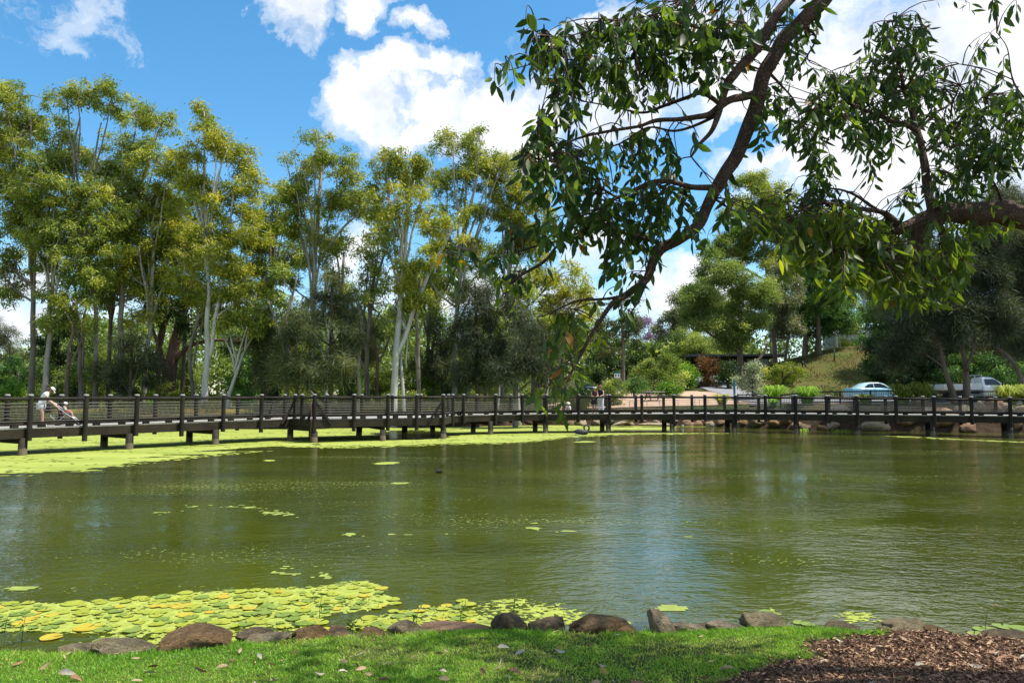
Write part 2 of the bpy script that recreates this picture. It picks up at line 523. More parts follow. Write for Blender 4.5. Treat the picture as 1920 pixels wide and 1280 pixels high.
sheet('gravel_forecourt', [(2.5, 60.2), (8, 59.6), (13, 59.4), (17, 57), (20.5, 53.5), (24, 51.8), (27, 55), (27, 60), (22, 66), (20, 73), (11, 76), (5, 70), (2, 64)], gravel, .06)
asph = simple('grey_asphalt', (0.21, 0.21, 0.215), 0.9, var=.18, scale=1.5, bump=.015, bscale=40, spec=.2, world=True)
PATH = [(20, 62), (26, 60), (25.5, 66), (24.6, 73), (25.4, 84), (26.5, 96), (23, 97), (20.5, 84), (19.6, 74)]
sheet('path', PATH, asph, .10, .4, .05)
sheet('road', [(24, 58.5), (30, 55.5), (44, 51.8), (70, 50.5), (70, 61), (50, 63), (38, 67), (28, 69), (25, 66)], asph, .14, .5, .05)

# ---------------------------------------------------------------- pond water
m, t, out = new_mat('pond_water')
pos = t.node('ShaderNodeNewGeometry').outputs['Position']
nl = t.noise(t.mapping(pos, (.6, 1.3, 1)), 0.16, 4, 0.6, .5)
body = t.ramp(nl, [(0.35, (0.033, 0.042, 0.004)), (0.65, (0.056, 0.069, 0.006))])
# floating specks of weed, denser along drift lines
drift = t.noise(t.mapping(pos, (0.10, 0.42, 1), (0, 0, R(-7))), 1.0, 4, 0.6, 0.6)
spk = t.noise(t.mapping(pos, (1.0, 1.15, 1)), 13.0, 2, 0.5)
thr = t.ramp(drift, [(0.38, 0.82), (0.54, 0.69), (0.68, 0.575)])
spm = t.math('GREATER_THAN', spk, thr)
spc = t.mix(spm, body, (0.16, 0.19, 0.035, 1))
w1 = t.noise(t.mapping(pos, (0.8, 1.8, 1), (0, 0, R(22))), 1.4, 2, 0.5, 0.4)
w2 = t.noise(t.mapping(pos, (0.9, 1.5, 1), (0, 0, R(-26))), 4.6, 3, 0.55, 0.3)
calm = t.ramp(t.noise(t.mapping(pos, (1, 1.6, 1)), 0.22, 2, 0.5), [(0.36, 0.3), (0.6, 1.1)])
hh = t.math('MULTIPLY', t.math('ADD', t.math('MULTIPLY', w1, 0.015), t.math('MULTIPLY_ADD', w2, 0.021, t.math('MULTIPLY', t.noise(t.mapping(pos, (1, 1.4, 1)), 13.0, 2, .5), .0032))), calm)
b = t.node('ShaderNodeBump', {'Height': hh, 'Strength': 1.0, 'Distance': 1.0})
rg = t.math('MULTIPLY_ADD', spm, 0.5, 0.025)
p = t.node('ShaderNodeBsdfPrincipled', {'Base Color': spc, 'Roughness': rg, 'IOR': 1.45, 'Specular IOR Level': 0.5, 'Normal': b.outputs[0]})
t.set(out, 'Surface', p.outputs[0])
water = struct(MB().add([(-90, -6, 0), (90, -6, 0), (90, 64, 0), (-90, 64, 0)], [(0, 1, 2, 3)]).build('pond_water', m, smooth=False))

# ---------------------------------------------------------------- near bank
NS_PX = [(-500, 1262), (-100, 1236), (0, 1228), (150, 1224), (300, 1218), (430, 1208), (640, 1196), (760, 1190), (900, 1184), (1050, 1186), (1200, 1188), (1350, 1182), (1480, 1176), (1620, 1182), (1750, 1186), (1850, 1197), (2000, 1206), (2400, 1220)]
_ns = [gz(x, y, 0.17) for x, y in NS_PX]
_ns = [Vector((-14, _ns[0].y - 0.4, 0))] + _ns + [Vector((14, _ns[-1].y - 0.3, 0))]
def near_shore(X): return np.interp(X, [v.x for v in _ns], [v.y for v in _ns]) + (fbm(np.asarray(X) * 1.4, np.asarray(X) * 0 + 3.3, 21) - .5) * 0.14
def bank_z(X, d):
    up = 0.17 + 0.085 * np.clip(d, 0, 6) + (fbm(X * 1.2, d * 1.2, 8) - .5) * 0.05
    dn = np.clip(-d / 0.34, 0, 1)
    return up - 0.62 * dn * dn
MULCH = [(1330, 1300), (1395, 1275), (1440, 1252), (1490, 1236), (1530, 1224), (1548, 1204), (1590, 1190), (1660, 1180), (2300, 1180), (2300, 1400), (1300, 1400)]
def mulch_amount(X, d):
    Y = near_shore(X) - d; Z = bank_z(X, d)
    px, py = project(X, Y, Z)
    nn = (fbm(X * 3, d * 3, 31) - .5)
    return in_poly(px + nn * 130, py + nn * 22, MULCH)
m, t, out = new_mat('lawn_soil')
pos = t.node('ShaderNodeNewGeometry').outputs['Position']
n1 = t.noise(pos, 3.0, 5, 0.65); n2 = t.noise(pos, 60, 4, 0.7)
cc = t.ramp(t.math('MULTIPLY_ADD', n2, 0.5, t.math('MULTIPLY', n1, 0.5)), [(0.36, (0.035, 0.05, 0.012)), (0.52, (0.06, 0.085, 0.016)), (0.68, (0.13, 0.105, 0.05))])
b = t.node('ShaderNodeBump', {'Height': n2, 'Strength': 1.0, 'Distance': 0.012})
p = t.node('ShaderNodeBsdfPrincipled', {'Base Color': cc, 'Roughness': 0.95, 'Specular IOR Level': 0.1, 'Normal': b.outputs[0]})
t.set(out, 'Surface', p.outputs[0]); lawn_m = m
mulch_m = simple('mulch_earth', (0.075, 0.04, 0.022), 0.95, var=.4, scale=14, bump=.02, bscale=60, spec=.1, world=True, col2=(0.025, 0.014, 0.009))
def bank_grid(name, xs_, ds_, mat, off=0.0, keep=None):
    X, D = np.meshgrid(xs_, ds_)
    V = np.stack([X, near_shore(X) - D, bank_z(X, D) + off], -1).reshape(-1, 3)
    nx = len(xs_); ny = len(ds_)
    i = np.arange(ny - 1)[:, None] * nx + np.arange(nx - 1)[None]
    F = np.stack([i + nx, i + nx + 1, i + 1, i], -1).reshape(-1, 4)
    if keep is not None:
        fx = X.ravel()[F].mean(1); fd = D.ravel()[F].mean(1); F = F[keep(fx, fd)]
        used = np.unique(F); rm = np.full(len(V), -1); rm[used] = np.arange(len(used)); V = V[used]; F = rm[F]
    return struct(np_mesh(name, V, F, mat, smooth=True))
bank_grid('lawn', np.arange(-14, 14.01, 0.1), np.concatenate([np.arange(-0.4, 2.5, 0.06), np.arange(2.5, 14, 0.5)]), lawn_m)
bank_grid('mulch_bed', np.arange(0.5, 9, 0.05), np.arange(-0.02, 4.5, 0.05), mulch_m, 0.006, mulch_amount)

rng = np.random.default_rng(11)
# grass blades
N = 150000
gx = rng.uniform(-5.4, 4.6, N); gd = rng.uniform(-0.06, 2.3, N) 
keepg = (~mulch_amount(gx, gd)) | (rng.random(N) < 0.03)
bare = fbm(gx * 1.6, gd * 1.6, 44)
keepg &= rng.random(N) < np.clip(1.25 - np.clip(bare - 0.52, 0, 1) * 5.0, 0.25, 1)
gx = gx[keepg]; gd = gd[keepg]; bare = bare[keepg]; n = len(gx)
P = np.stack([gx, near_shore(gx) - gd, bank_z(gx, gd) - 0.004], 1)
ax = np.stack([rng.normal(0, .9, n), rng.normal(0, .9, n), np.ones(n)], 1)
tuft = fbm(gx * 5, gd * 5, 61)
Lb = rng.uniform(0.016, 0.036, n) * (0.7 + 0.8 * tuft) * np.where(gd < 0.22, 1.5, 1.0)
V, F, T = leaf_quads(rng, P, ax, Lb, rng.uniform(0.005, 0.0085, n), np.clip(rng.normal(0.45, .2, n) + (bare - .5) * 1.3, 0, 1))
grass_m = leafmat('lawn_grass', (0.11, 0.26, 0.025), (0.22, 0.42, 0.045), (0.42, 0.46, 0.12), .4, .5, 1.6)
o = stuff(np_mesh('lawn_grass', V, F, grass_m, tint=T)); tag(o, 'short green mown grass on the near bank beside the bark mulch', 'grass')

# bark chips
N = 80000
gx = rng.uniform(1.2, 4.9, N); gd = rng.uniform(-0.05, 2.4, N)
k = mulch_amount(gx + rng.normal(0, .06, N), gd + rng.normal(0, .04, N)); gx = gx[k]; gd = gd[k]; n = len(gx)
P = np.stack([gx, near_shore(gx) - gd, bank_z(gx, gd) + rng.uniform(0.004, 0.022, n)], 1)
ax = np.stack([rng.normal(0, 1, n), rng.normal(0, 1, n), rng.normal(0, .22, n)], 1)
Lc = rng.gamma(2.6, 0.0085, n) + 0.009
V, F, T = leaf_quads(rng, P, ax, Lc, np.clip(Lc * rng.uniform(.18, .5, n), .004, .02), rng.random(n))
chip = leafmat('bark_chip', (0.045, 0.023, 0.013), (0.155, 0.082, 0.046), (0.44, 0.275, 0.165), 0.0, .85, 1)
o = stuff(np_mesh('bark_mulch', V, F, chip, tint=T)); tag(o, 'brown bark mulch chips spread beside the lawn', 'mulch')

# ---------------------------------------------------------------- duckweed
FRONT = [(-400, 960), (0, 903), (90, 893), (160, 889), (230, 877), (300, 867), (400, 856), (480, 848), (560, 843), (700, 840), (850, 834), (960, 832), (1010, 829), (1060, 822), (1150, 816.5), (1300, 814), (1420, 812.5), (1500, 812.5), (1560, 811)]
xs_ = np.arange(-48, 22, 0.11); ys_ = np.arange(19.5, 58.5, 0.16)
def dw_keep(x, y):
    px, py = project(x, y, 0 * x)
    f = np.interp(px, [p[0] for p in FRONT], [p[1] for p in FRONT])
    depth = (f - py)                                  # px behind the front edge
    dm = depth / np.maximum(f - 741, 1) * y           # roughly metres
    n = fbm(x * .55, y * .9, 71); n2 = fbm(x * 2.3, y * 2.6, 72)
    swirl = fbm(x * .22 + 0.9 * n, y * .75 + 0.8 * n, 73)
    edge = dm + (n - .5) * 1.0 + (n2 - .5) * 0.6 > 0.1
    band = (dm < 3.2 + 1.2 * (n - .5)) & (px < 600)
    hole = band & (swirl > 0.535 - 0.03 * (n2 - .5)) 
    hf = fbm(x * 5.5, y * 6.5, 74, 3)
    thin = (dm < 1.6 + (n - .5) * 2) & (hf + (n2 - .5) * .5 > 0.36 + 0.16 * dm)
    # open dark water : by the platform and right of the middle, beyond the boardwalk
    hx, hy = project(x, y, 0 * x)
    open1 = ((hx - 775) / 80.0) ** 2 + ((hy - 815) / 8.0) ** 2 < 1 + (n - .5) * 1.2 + (n2 - .5)
    open2 = (hx > 1262 + (n2 - .5) * 40) & (hy < 811.0) & (hy > 800)
    open3 = (hx > 1090) & (hy < 800) & (swirl > .5)
    open4 = (hx > 1150) & (hx < 1300) & (hy > 806) & (hy < 810) & (n > .45)
    return edge & ~hole & ~thin & ~open1 & ~open2 & ~open3 & ~open4 & (y < far_shore(x) + 0.6) & (hf + (n - .5) * .4 < .74)
m, t, out = new_mat('duckweed')
pos = t.node('ShaderNodeNewGeometry').outputs['Position']
n1 = t.noise(t.mapping(pos, (.5, 1.4, 1)), 0.5, 5, 0.65, .8); n2 = t.noise(pos, 22, 3, 0.7)
cc = t.ramp(t.math('MULTIPLY_ADD', n2, 0.35, t.math('MULTIPLY', n1, 0.65)), [(0.36, (0.15, 0.195, 0.03)), (0.47, (0.24, 0.285, 0.045)), (0.6, (0.31, 0.35, 0.075))])
b = t.node('ShaderNodeBump', {'Height': n2, 'Strength': 0.6, 'Distance': 0.01})
p = t.node('ShaderNodeBsdfPrincipled', {'Base Color': cc, 'Roughness': 0.75, 'Specular IOR Level': 0.25, 'Normal': b.outputs[0]})
t.set(out, 'Surface', p.outputs[0]); MATS['duckweed'] = m
o = grid_mesh('duckweed', xs_, ys_, lambda X, Y: 0.006 + 0 * X, m, dw_keep); stuff(o)
tag(o, 'bright lime green duckweed covering the pond under the boardwalk', 'duckweed')
# thin drift lines of weed on the open water
def drift_keep(x, y):
    px, py = project(x, y, 0 * x)
    n = fbm(x * .5, y * 1.2, 81); n2 = fbm(x * 3.0, y * 4.0, 82); n3 = fbm(x * 7, y * 9, 83)
    def streak(pts, w, thr):
        yy = np.interp(px, [p[0] for p in pts], [p[1] for p in pts], left=-999, right=-999)
        return (np.abs(py - yy + (n - .5) * 3) < w) & (n2 * .6 + n3 * .4 > thr)
    k = streak([(1640, 816), (1760, 822), (1930, 829)], 1.1, .5)
    k |= streak([(1600, 812.5), (1930, 820)], .6, .42)
    k |= streak([(505, 1066), (560, 1072), (620, 1078)], 8, .56)
    k |= streak([(280, 958), (420, 950), (560, 968)], 9, .665)
    for ex, ey, rx_, ry_ in ((44, 1103, 30, 3.4), (726, 868, 24, 1.9), (750, 906, 17, 1.7), (1262, 1140, 30, 5), (505, 863, 9, 1.4), (1096, 828, 20, 1.2)):
        k |= ((px - ex) / rx_) ** 2 + ((py - ey + (px - ex) * .03) / ry_) ** 2 < 1 + (n - .5) * 1.6 + (n2 - .5) * 1.6 + (n3 - .5)
    k |= streak([(1700, 920), (1940, 985)], 7, .65) | streak([(960, 985), (1300, 1000)], 8, .67) | streak([(620, 1000), (900, 1010)], 8, .68)
    return k
gx1 = np.arange(-12, 8, 0.045); gy1 = np.arange(7.2, 20, 0.06)
wm = simple('drift_weed', (0.20, 0.245, 0.045), .8, var=.25, scale=5, world=True)
o = stuff(grid_mesh('floating_weed', gx1, gy1, lambda X, Y: 0.005 + 0 * X, wm, drift_keep)); tag(o, 'thin pale green weed drifting in streaks on open water', 'weed')
gx1 = np.arange(-12, 32, 0.11); gy1 = np.arange(20, 46, 0.12)
o = stuff(grid_mesh('floating_weed', gx1, gy1, lambda X, Y: 0.005 + 0 * X, m, drift_keep)); tag(o, 'narrow line of green weed on the water by the right piers', 'weed')
# mat of algae among the lily pads by the bank
MATP = [[(-60, 1132), (110, 1130), (230, 1124), (350, 1112), (480, 1104), (600, 1100), (690, 1086), (735, 1112), (745, 1132), (700, 1142), (620, 1150), (600, 1166), (500, 1172), (380, 1180), (240, 1188), (120, 1184), (-60, 1182)],
        [(660, 1160), (770, 1142), (880, 1128), (960, 1121), (1080, 1132), (1110, 1148), (1180, 1162), (1190, 1172), (1000, 1172), (860, 1180), (700, 1186), (640, 1178)],
        [(180, 1186), (380, 1170), (560, 1172), (640, 1180), (560, 1196), (330, 1212), (180, 1216)], [(1420, 1150), (1440, 1140), (1466, 1152), (1440, 1158)], [(1560, 1150), (1600, 1140), (1660, 1165), (1600, 1172)]]
MATW = [1.0, .55, .5, .8, .4]
def mat_keep(x, y):
    px, py = project(x, y, 0 * x); n = fbm(x * 4, y * 5, 91); n2 = fbm(x * 22, y * 26, 92)
    k = np.zeros(x.shape, dtype=bool)
    for P_, w_ in zip(MATP, MATW):
        k |= in_poly(px + (n - .5) * 50, py + (n2 - .5) * 12, P_) & (n2 * .6 + n * .4 < 0.32 + 0.32 * w_)
    return k
algae_m = simple('algae_mat', (0.34, 0.385, 0.06), 0.8, var=.2, scale=11, bump=.006, bscale=90, spec=.25, col2=(0.19, 0.23, 0.04), world=True)
o = stuff(grid_mesh('algae_mat', np.arange(-6.4, 4.2, 0.011), np.arange(6.2, 9.4, 0.013), lambda X, Y: 0.004 + 0 * X, algae_m, mat_keep)); tag(o, 'pale green algae floating among the lily pads', 'algae')
# ---------------------------------------------------------------- rocks
def rock_mesh(seed, sub=3, rough=0.22, flat=0.0):
    bm = bmesh.new(); bmesh.ops.create_icosphere(bm, subdivisions=sub, radius=1.0)
    off = Vector((seed * 7.3, seed * 3.1, seed * 1.7))
    rnd = random.Random(seed)
    planes = [(Vector((rnd.gauss(0, 1), rnd.gauss(0, 1), rnd.gauss(.3, 1))).normalized(), rnd.uniform(.62, .9)) for _ in range(7)]
    for v in bm.verts:
        p = v.co.copy()
        r = 1 + rough * 1.6 * mnoise.noise(p * 1.1 + off) + rough * .7 * mnoise.noise(p * 2.6 + off) + rough * .3 * mnoise.noise(p * 6 + off) + rough * .16 * mnoise.noise(p * 14 + off)
        p = p * r
        for nrm, d in planes:
            e = p.dot(nrm) - d
            if e > 0: p -= nrm * e * 0.75
        v.co = p
    me = bpy.data.meshes.new('rock'); bm.to_mesh(me); bm.free()
    me.polygons.foreach_set('use_smooth', [True] * len(me.polygons))
    return me
def rockmat(name, c1, c2, lichen):
    m, t, out = new_mat(name)
    vec = t.node('ShaderNodeTexCoord').outputs['Object']
    vec = t.mapping(vec, (1, 1, 1))
    n1 = t.noise(vec, 2.2, 6, 0.65); n2 = t.noise(vec, 9, 6, 0.7); n3 = t.noise(vec, 5, 4, .6, .5)
    cc = t.ramp(n1, [(0.33, c1), (0.66, c2)])
    cc = t.mix(t.ramp(n3, [(0.60, 0.0), (0.68, 0.8)]), cc, (*lichen, 1))
    cc = t.mix(t.ramp(n2, [(0.36, 0.7), (0.46, 0.0)]), cc, (*[c * .4 for c in c1], 1))
    b = t.node('ShaderNodeBump', {'Height': t.math('ADD', n2, t.math('MULTIPLY', t.noise(vec, 30, 4, .7), .4)), 'Strength': 1.0, 'Distance': 0.22})
    p = t.node('ShaderNodeBsdfPrincipled', {'Base Color': cc, 'Roughness': 0.88, 'Specular IOR Level': 0.25, 'Normal': b.outputs[0]})
    t.set(out, 'Surface', p.outputs[0]); return m
RM = {'grey': rockmat('rock_grey', (0.230, 0.177, 0.095), (0.529, 0.419, 0.248), (0.620, 0.602, 0.381)),
      'brown': rockmat('rock_brown', (0.166, 0.099, 0.044), (0.416, 0.257, 0.114), (0.499, 0.387, 0.207)),
      'dark': rockmat('rock_dark', (0.108, 0.079, 0.045), (0.324, 0.239, 0.134), (0.485, 0.398, 0.246)),
      'red': rockmat('rock_red', (0.298, 0.166, 0.100), (0.536, 0.332, 0.197), (0.555, 0.430, 0.279)),
      'pale': rockmat('rock_pale', (0.338, 0.255, 0.165), (0.615, 0.489, 0.320), (0.620, 0.567, 0.394))}
NR = [  # centre x, bottom y, width, height in the photo, depth ratio, stone, tilt, label
    (138, 1234, 74, 24, .8, 'grey', 0, 'low flat grey rock at the far end of the bank beside tall grass'),
    (218, 1238, 112, 36, .7, 'grey', 4, 'wide grey brown rock between the low flat rock and the big brown boulder'),
    (354, 1232, 152, 60, .6, 'brown', -10, 'biggest brown boulder on the grassy edge in front of the lily pads'),
    (262, 1238, 46, 16, .8, 'dark', 0, 'small dark stone tucked against the foot of the big brown boulder'),
    (476, 1206, 72, 26, .8, 'dark', 0, 'dark rock half behind a paler grey rock next to the big brown boulder'),
    (497, 1214, 86, 26, .7, 'grey', -5, 'grey speckled rock lying in front of a dark rock at the grass edge'),
    (578, 1210, 78, 40, .7, 'brown', 0, 'rough dark brown rounded rock beside the upright pond weed'),
    (632, 1206, 48, 30, .8, 'red', 0, 'reddish rock pressed against the rough dark brown rounded rock'),
    (662, 1207, 40, 18, .8, 'grey', 0, 'little grey stone between the reddish rock and a squat brown one'),
    (697, 1202, 52, 26, .8, 'brown', 0, 'squat brown rock with a single lily pad just behind it'),
    (764, 1199, 72, 34, .6, 'grey', 24, 'grey rock sloping up like a ramp beside the long thin slab'),
    (852, 1193, 150, 16, .5, 'red', 0, 'long thin reddish slab with dead leaves along its face'),
    (956, 1190, 64, 40, .75, 'dark', 0, 'dark domed rock at the end of the long thin slab'),
    (1026, 1194, 76, 34, .7, 'dark', -6, 'dark rock with a brown leaf on it beside the domed rock'),
    (1134, 1196, 124, 40, .65, 'brown', 0, 'long low brown boulder next to the upright pointed stone'),
    (1242, 1202, 50, 82, .7, 'pale', -34, 'tall pale stone standing tilted like a tooth'),
    (1270, 1194, 46, 30, .7, 'pale', -20, 'small pale stone leaning behind the tall tilted stone'),
    (1307, 1192, 50, 21, .8, 'pale', 0, 'pale rounded stone, first of a small cluster past the tall tilted stone'),
    (1338, 1184, 44, 18, .8, 'dark', 0, 'dark stone behind the two pale stones of the small cluster'),
    (1360, 1188, 58, 24, .8, 'pale', 8, 'tan orange faced stone, last of the small cluster'),
    (1440, 1186, 96, 38, .6, 'grey', 8, 'broad grey brown rock in front of a floating patch of algae'),
    (1586, 1190, 70, 19, .8, 'dark', 0, 'dark low rock where the grass gives way to bark mulch'),
    (1698, 1194, 84, 34, .6, 'grey', 0, 'grey rock with a lit top half buried in bark mulch'),
    (1750, 1192, 54, 20, .8, 'brown', 0, 'small brown rock beside the half buried rock in the mulch'),
    (1895, 1204, 90, 18, .7, 'dark', 0, 'flat dark rock at the mulch edge below the far lily pads')]
rnd = random.Random(5)
for i, (cx, by, w, h, dr, mt_, tilt, lab) in enumerate(NR):
    p = gz(cx, by - 3, 0.13)
    pm = FPX / p.y * 0.96
    W_, H_ = w / pm, h / pm
    o = bpy.data.objects.new('rock', rock_mesh(i + 3, 4)); COL.objects.link(o); o.data.materials.append(RM[mt_])
    if h > 70:
        for v in o.data.vertices:
            f_ = 1.0 - .36 * (v.co.z + .6); v.co.x *= f_; v.co.y *= f_
    o.scale = (W_ * .49, W_ * .49 * dr, H_ * .52)
    o.location = (p.x, p.y + W_ * .3 * dr, 0.12 + H_ * .30)
    o.rotation_euler = (0, R(tilt), R(rnd.uniform(-12, 12)))
    tag(o, lab, 'rock')
# boulders along the far bank under and beside the boardwalk
FR = []
for i in range(15): FR.append((1075 + i * 19 + rnd.uniform(-8, 8), rnd.uniform(.05, .4), rnd.uniform(.35, .75)))
for i in range(30): FR.append((1352 + i * 20 + rnd.uniform(-9, 9), rnd.uniform(.05, 1.15 if i > 10 else .35), rnd.uniform(.5, 1.2 if i > 10 else .7)))
prot = [rock_mesh(60 + k, 3, .26) for k in range(6)]
for (px_, zz, sz) in FR:
    Y = 52.0
    for _ in range(4): Y = float(far_shore(wx(px_, Y))) + 0.3 + zz * 1.7
    o = bpy.data.objects.new('boulder', prot[rnd.randrange(6)]); COL.objects.link(o)
    if not o.data.materials: o.data.materials.append(RM[rnd.choice(['grey', 'brown', 'pale', 'dark', 'red'])])
    o.location = (wx(px_, Y), Y, max(hz(wx(px_, Y), Y), 0) + sz * .12); o.scale = (sz * .8, sz * .6, sz * .5); o.rotation_euler = (rnd.uniform(-.2, .2), rnd.uniform(-.2, .2), rnd.uniform(0, 6))
    tag(o, 'rough boulder in the rock bank beyond the boardwalk piers', 'boulder', 'boulders along the far bank')
# little weir of the inlet
cas = MB()
for i, px_ in enumerate((1246, 1255, 1262, 1280, 1288, 1296, 1304)):
    a = at(px_, 784, 56.6); cas.beam(at(px_ + 5, 786, 57.0), at(px_, 798, 55.9), .12, .05)
foam_m = simple('white_water', (0.5, 0.52, 0.53), .5, var=.1, scale=8)
tag(cas.build('cascade', foam_m), 'thin white trickles of water spilling over the rocks behind the piers', 'water', kind='stuff')
# pale flat rocks by the inlet
for (px_, py_, w_, lab) in ((1168, 792, 1.6, 'flat pale slab sloping into the duckweed by the inlet'), (1184, 786, 1.3, 'pale slab propped above the sloping slab by the inlet'), (1225, 795, 2.6, 'long grey sill of stone under the trickles')):
    p = at(px_, py_, 54.6); o = bpy.data.objects.new('stone_slab', rock_mesh(90 + int(px_), 3, .18)); COL.objects.link(o); o.data.materials.append(RM['pale'])
    o.location = (p.x, p.y, max(p.z, .1)); o.scale = (w_ * .5, .5, .14); o.rotation_euler = (0, R(-14 if w_ < 2 else 0), 0); tag(o, lab, 'stone')

# ---------------------------------------------------------------- lily pads
def pad_mesh(seed, upright=0.0):
    r_ = random.Random(seed); n = 26; vs = [(0, 0, 0.004)]; fs = []
    a0 = R(9)
    for ring, fr in ((1, .5), (2, 1.0)):
        for k in range(n):
            a = a0 + (2 * math.pi - 2 * a0) * k / (n - 1)
            rr = fr * (1 + .035 * math.sin(3 * a + seed) + .025 * math.sin(7 * a + seed * 2)) * (1 if 0 < k < n - 1 else .93)
            z = 0.004 + (0.005 * fr * fr * (.5 + .5 * math.sin(2 * a + seed)) if ring == 2 else 0.004 * math.sin(3 * a)) * (1 + upright * 4)
            vs.append((rr * math.cos(a), rr * math.sin(a), z))
    for k in range(n - 1):
        fs.append((0, 1 + k, 2 + k)); fs.append((1 + k, 1 + n + k, 2 + n + k, 2 + k))
    me = bpy.data.meshes.new('lily_pad'); me.from_pydata(vs, [], fs); me.polygons.foreach_set('use_smooth', [True] * len(me.polygons)); me.update()
    return me
def padmat(name, c, c2, spot):
    m, t, out = new_mat(name)
    oc = t.node('ShaderNodeTexCoord').outputs['Object']
    oi = t.node('ShaderNodeObjectInfo').outputs['Random']
    n = t.noise(oc, 2.0, 4, .6); n2 = t.noise(oc, 5.5, 4, .7)
    cc = t.mix(oi, (*c, 1), (*c2, 1))
    cc = t.mix(t.ramp(n, [(0.35, .35), (0.65, 0)]), cc, (*[x * .7 for x in c], 1))
    cc = t.mix(t.ramp(n2, [(0.66, 0), (0.72, .8)]), cc, (*spot, 1))
    sp = t.node('ShaderNodeSeparateXYZ', {0: oc}); ang = t.math('ARCTAN2', sp.outputs[1], sp.outputs[0])
    vein = t.math('ABSOLUTE', t.math('SINE', t.math('MULTIPLY', ang, 7.0)))
    b = t.node('ShaderNodeBump', {'Height': t.ramp(vein, [(0, 0), (.2, 1)]), 'Strength': 0.5, 'Distance': 0.01})
    p = t.node('ShaderNodeBsdfPrincipled', {'Base Color': cc, 'Roughness': 0.42, 'Specular IOR Level': 0.45, 'Normal': b.outputs[0]})
    tr = t.node('ShaderNodeBsdfTranslucent', {'Color': cc})
    mx = t.node('ShaderNodeMixShader', {0: .15, 1: p.outputs[0], 2: tr.outputs[0]})
    t.set(out, 'Surface', mx.outputs[0]); return m
PM = [padmat('pad_lime', (0.30, 0.34, 0.024), (0.37, 0.40, 0.04), (0.42, 0.36, 0.05)), padmat('pad_green', (0.17, 0.25, 0.03), (0.23, 0.29, 0.05), (0.33, 0.31, 0.06)), padmat('pad_yellow', (0.50, 0.37, 0.025), (0.46, 0.40, 0.04), (0.36, 0.16, 0.03))]
PLAB = ['flat lime green lily pad floating on the algae by the bank', 'dull green round lily pad lying low among brighter ones', 'old yellow lily pad fading to orange in the algae']
pads = [[pad_mesh(k * 10 + s) for s in range(4)] for k in range(3)]
for k in range(3):
    for me in pads[k]: me.materials.append(PM[k])
rnd = random.Random(77)
placed = []
def add_pad(px_, py_, r_, k, tilt=0.0, lab=None):
    p = gz(px_, py_, 0)
    for q in placed:
        if (q[0] - p.x) ** 2 + (q[1] - p.y) ** 2 < ((q[2] + r_) * .62) ** 2: return False
    placed.append((p.x, p.y, r_))
    o = bpy.data.objects.new('lily_pad', pads[k][rnd.randrange(4)]); COL.objects.link(o)
    o.location = (p.x, p.y, 0.006 + rnd.uniform(0, .006)); o.scale = (r_, r_, 1 if not tilt else 1)
    o.rotation_euler = (rnd.uniform(-.015, .015) + tilt * .5, rnd.uniform(-.015, .015), rnd.uniform(0, 6.28))
    tag(o, lab or PLAB[k], 'lily pad', None if lab else ['lime green lily pads', 'dull green lily pads', 'yellowed lily pads'][k])
    return True
# the few that stand out
add_pad(480, 1164, .10, 0, .12, 'bright lily pad with raised rim casting a shadow, near the dark grey rock')
add_pad(572, 1170, .11, 1, .08, 'broad lily pad under the upright pond weed near the rough brown rock')
add_pad(598, 1168, .10, 0, .1, 'lime lily pad with raised rim just behind the rough brown rock')
add_pad(702, 1182, .12, 0, .05, 'single lily pad standing behind the squat brown rock')
add_pad(165, 1178, .13, 2, .02, 'widest yellow lily pad near the big brown boulder')
add_pad(340, 1136, .12, 2, .02, 'orange spotted yellow lily pad in the middle of the algae mat')
add_pad(207, 1204, .16, 1, .02, 'large pale green lily pad touching the big brown boulder')
add_pad(97, 1196, .10, 2, .05, 'curled yellow lily pad with a dead edge in dark water by the bank')
cnt = 0
while cnt < 400:
    reg = rnd.random()
    if reg < .70: P_ = MATP[0]; xr, yr = (-30, 745), (1086, 1185)
    elif reg < .90: P_ = MATP[1]; xr, yr = (640, 905), (1125, 1186)
    else: P_ = MATP[2]; xr, yr = (0, 640), (1165, 1215)
    x_, y_ = rnd.uniform(*xr), rnd.uniform(*yr)
    if not bool(in_poly(np.array([x_]), np.array([y_]), P_)[0]): 
        continue
    cnt += 1
    add_pad(x_, y_, rnd.uniform(.04, .09), rnd.choices([0, 1, 2], [.55, .33, .12])[0])
for (x_, y_, r_) in ((1850, 1182, .17), (1885, 1186, .2), (1915, 1180, .16), (1835, 1190, .13), (1905, 1174, .12), (1405, 1168, .08), (1500, 1168, .1), (1515, 1172, .1), (1440, 1150, .14), (1880, 1176, .13), (742, 1156, .1), (758, 1168, .12), (745, 1132, .07), (866, 1128, .1), (890, 1133, .08), (160, 1132, .14), (135, 1132, .16), (218, 1124, .1), (290, 1121, .12), (20, 1133, .12)):
    add_pad(x_, y_, r_ * .7, 1 if x_ > 1000 else 0)

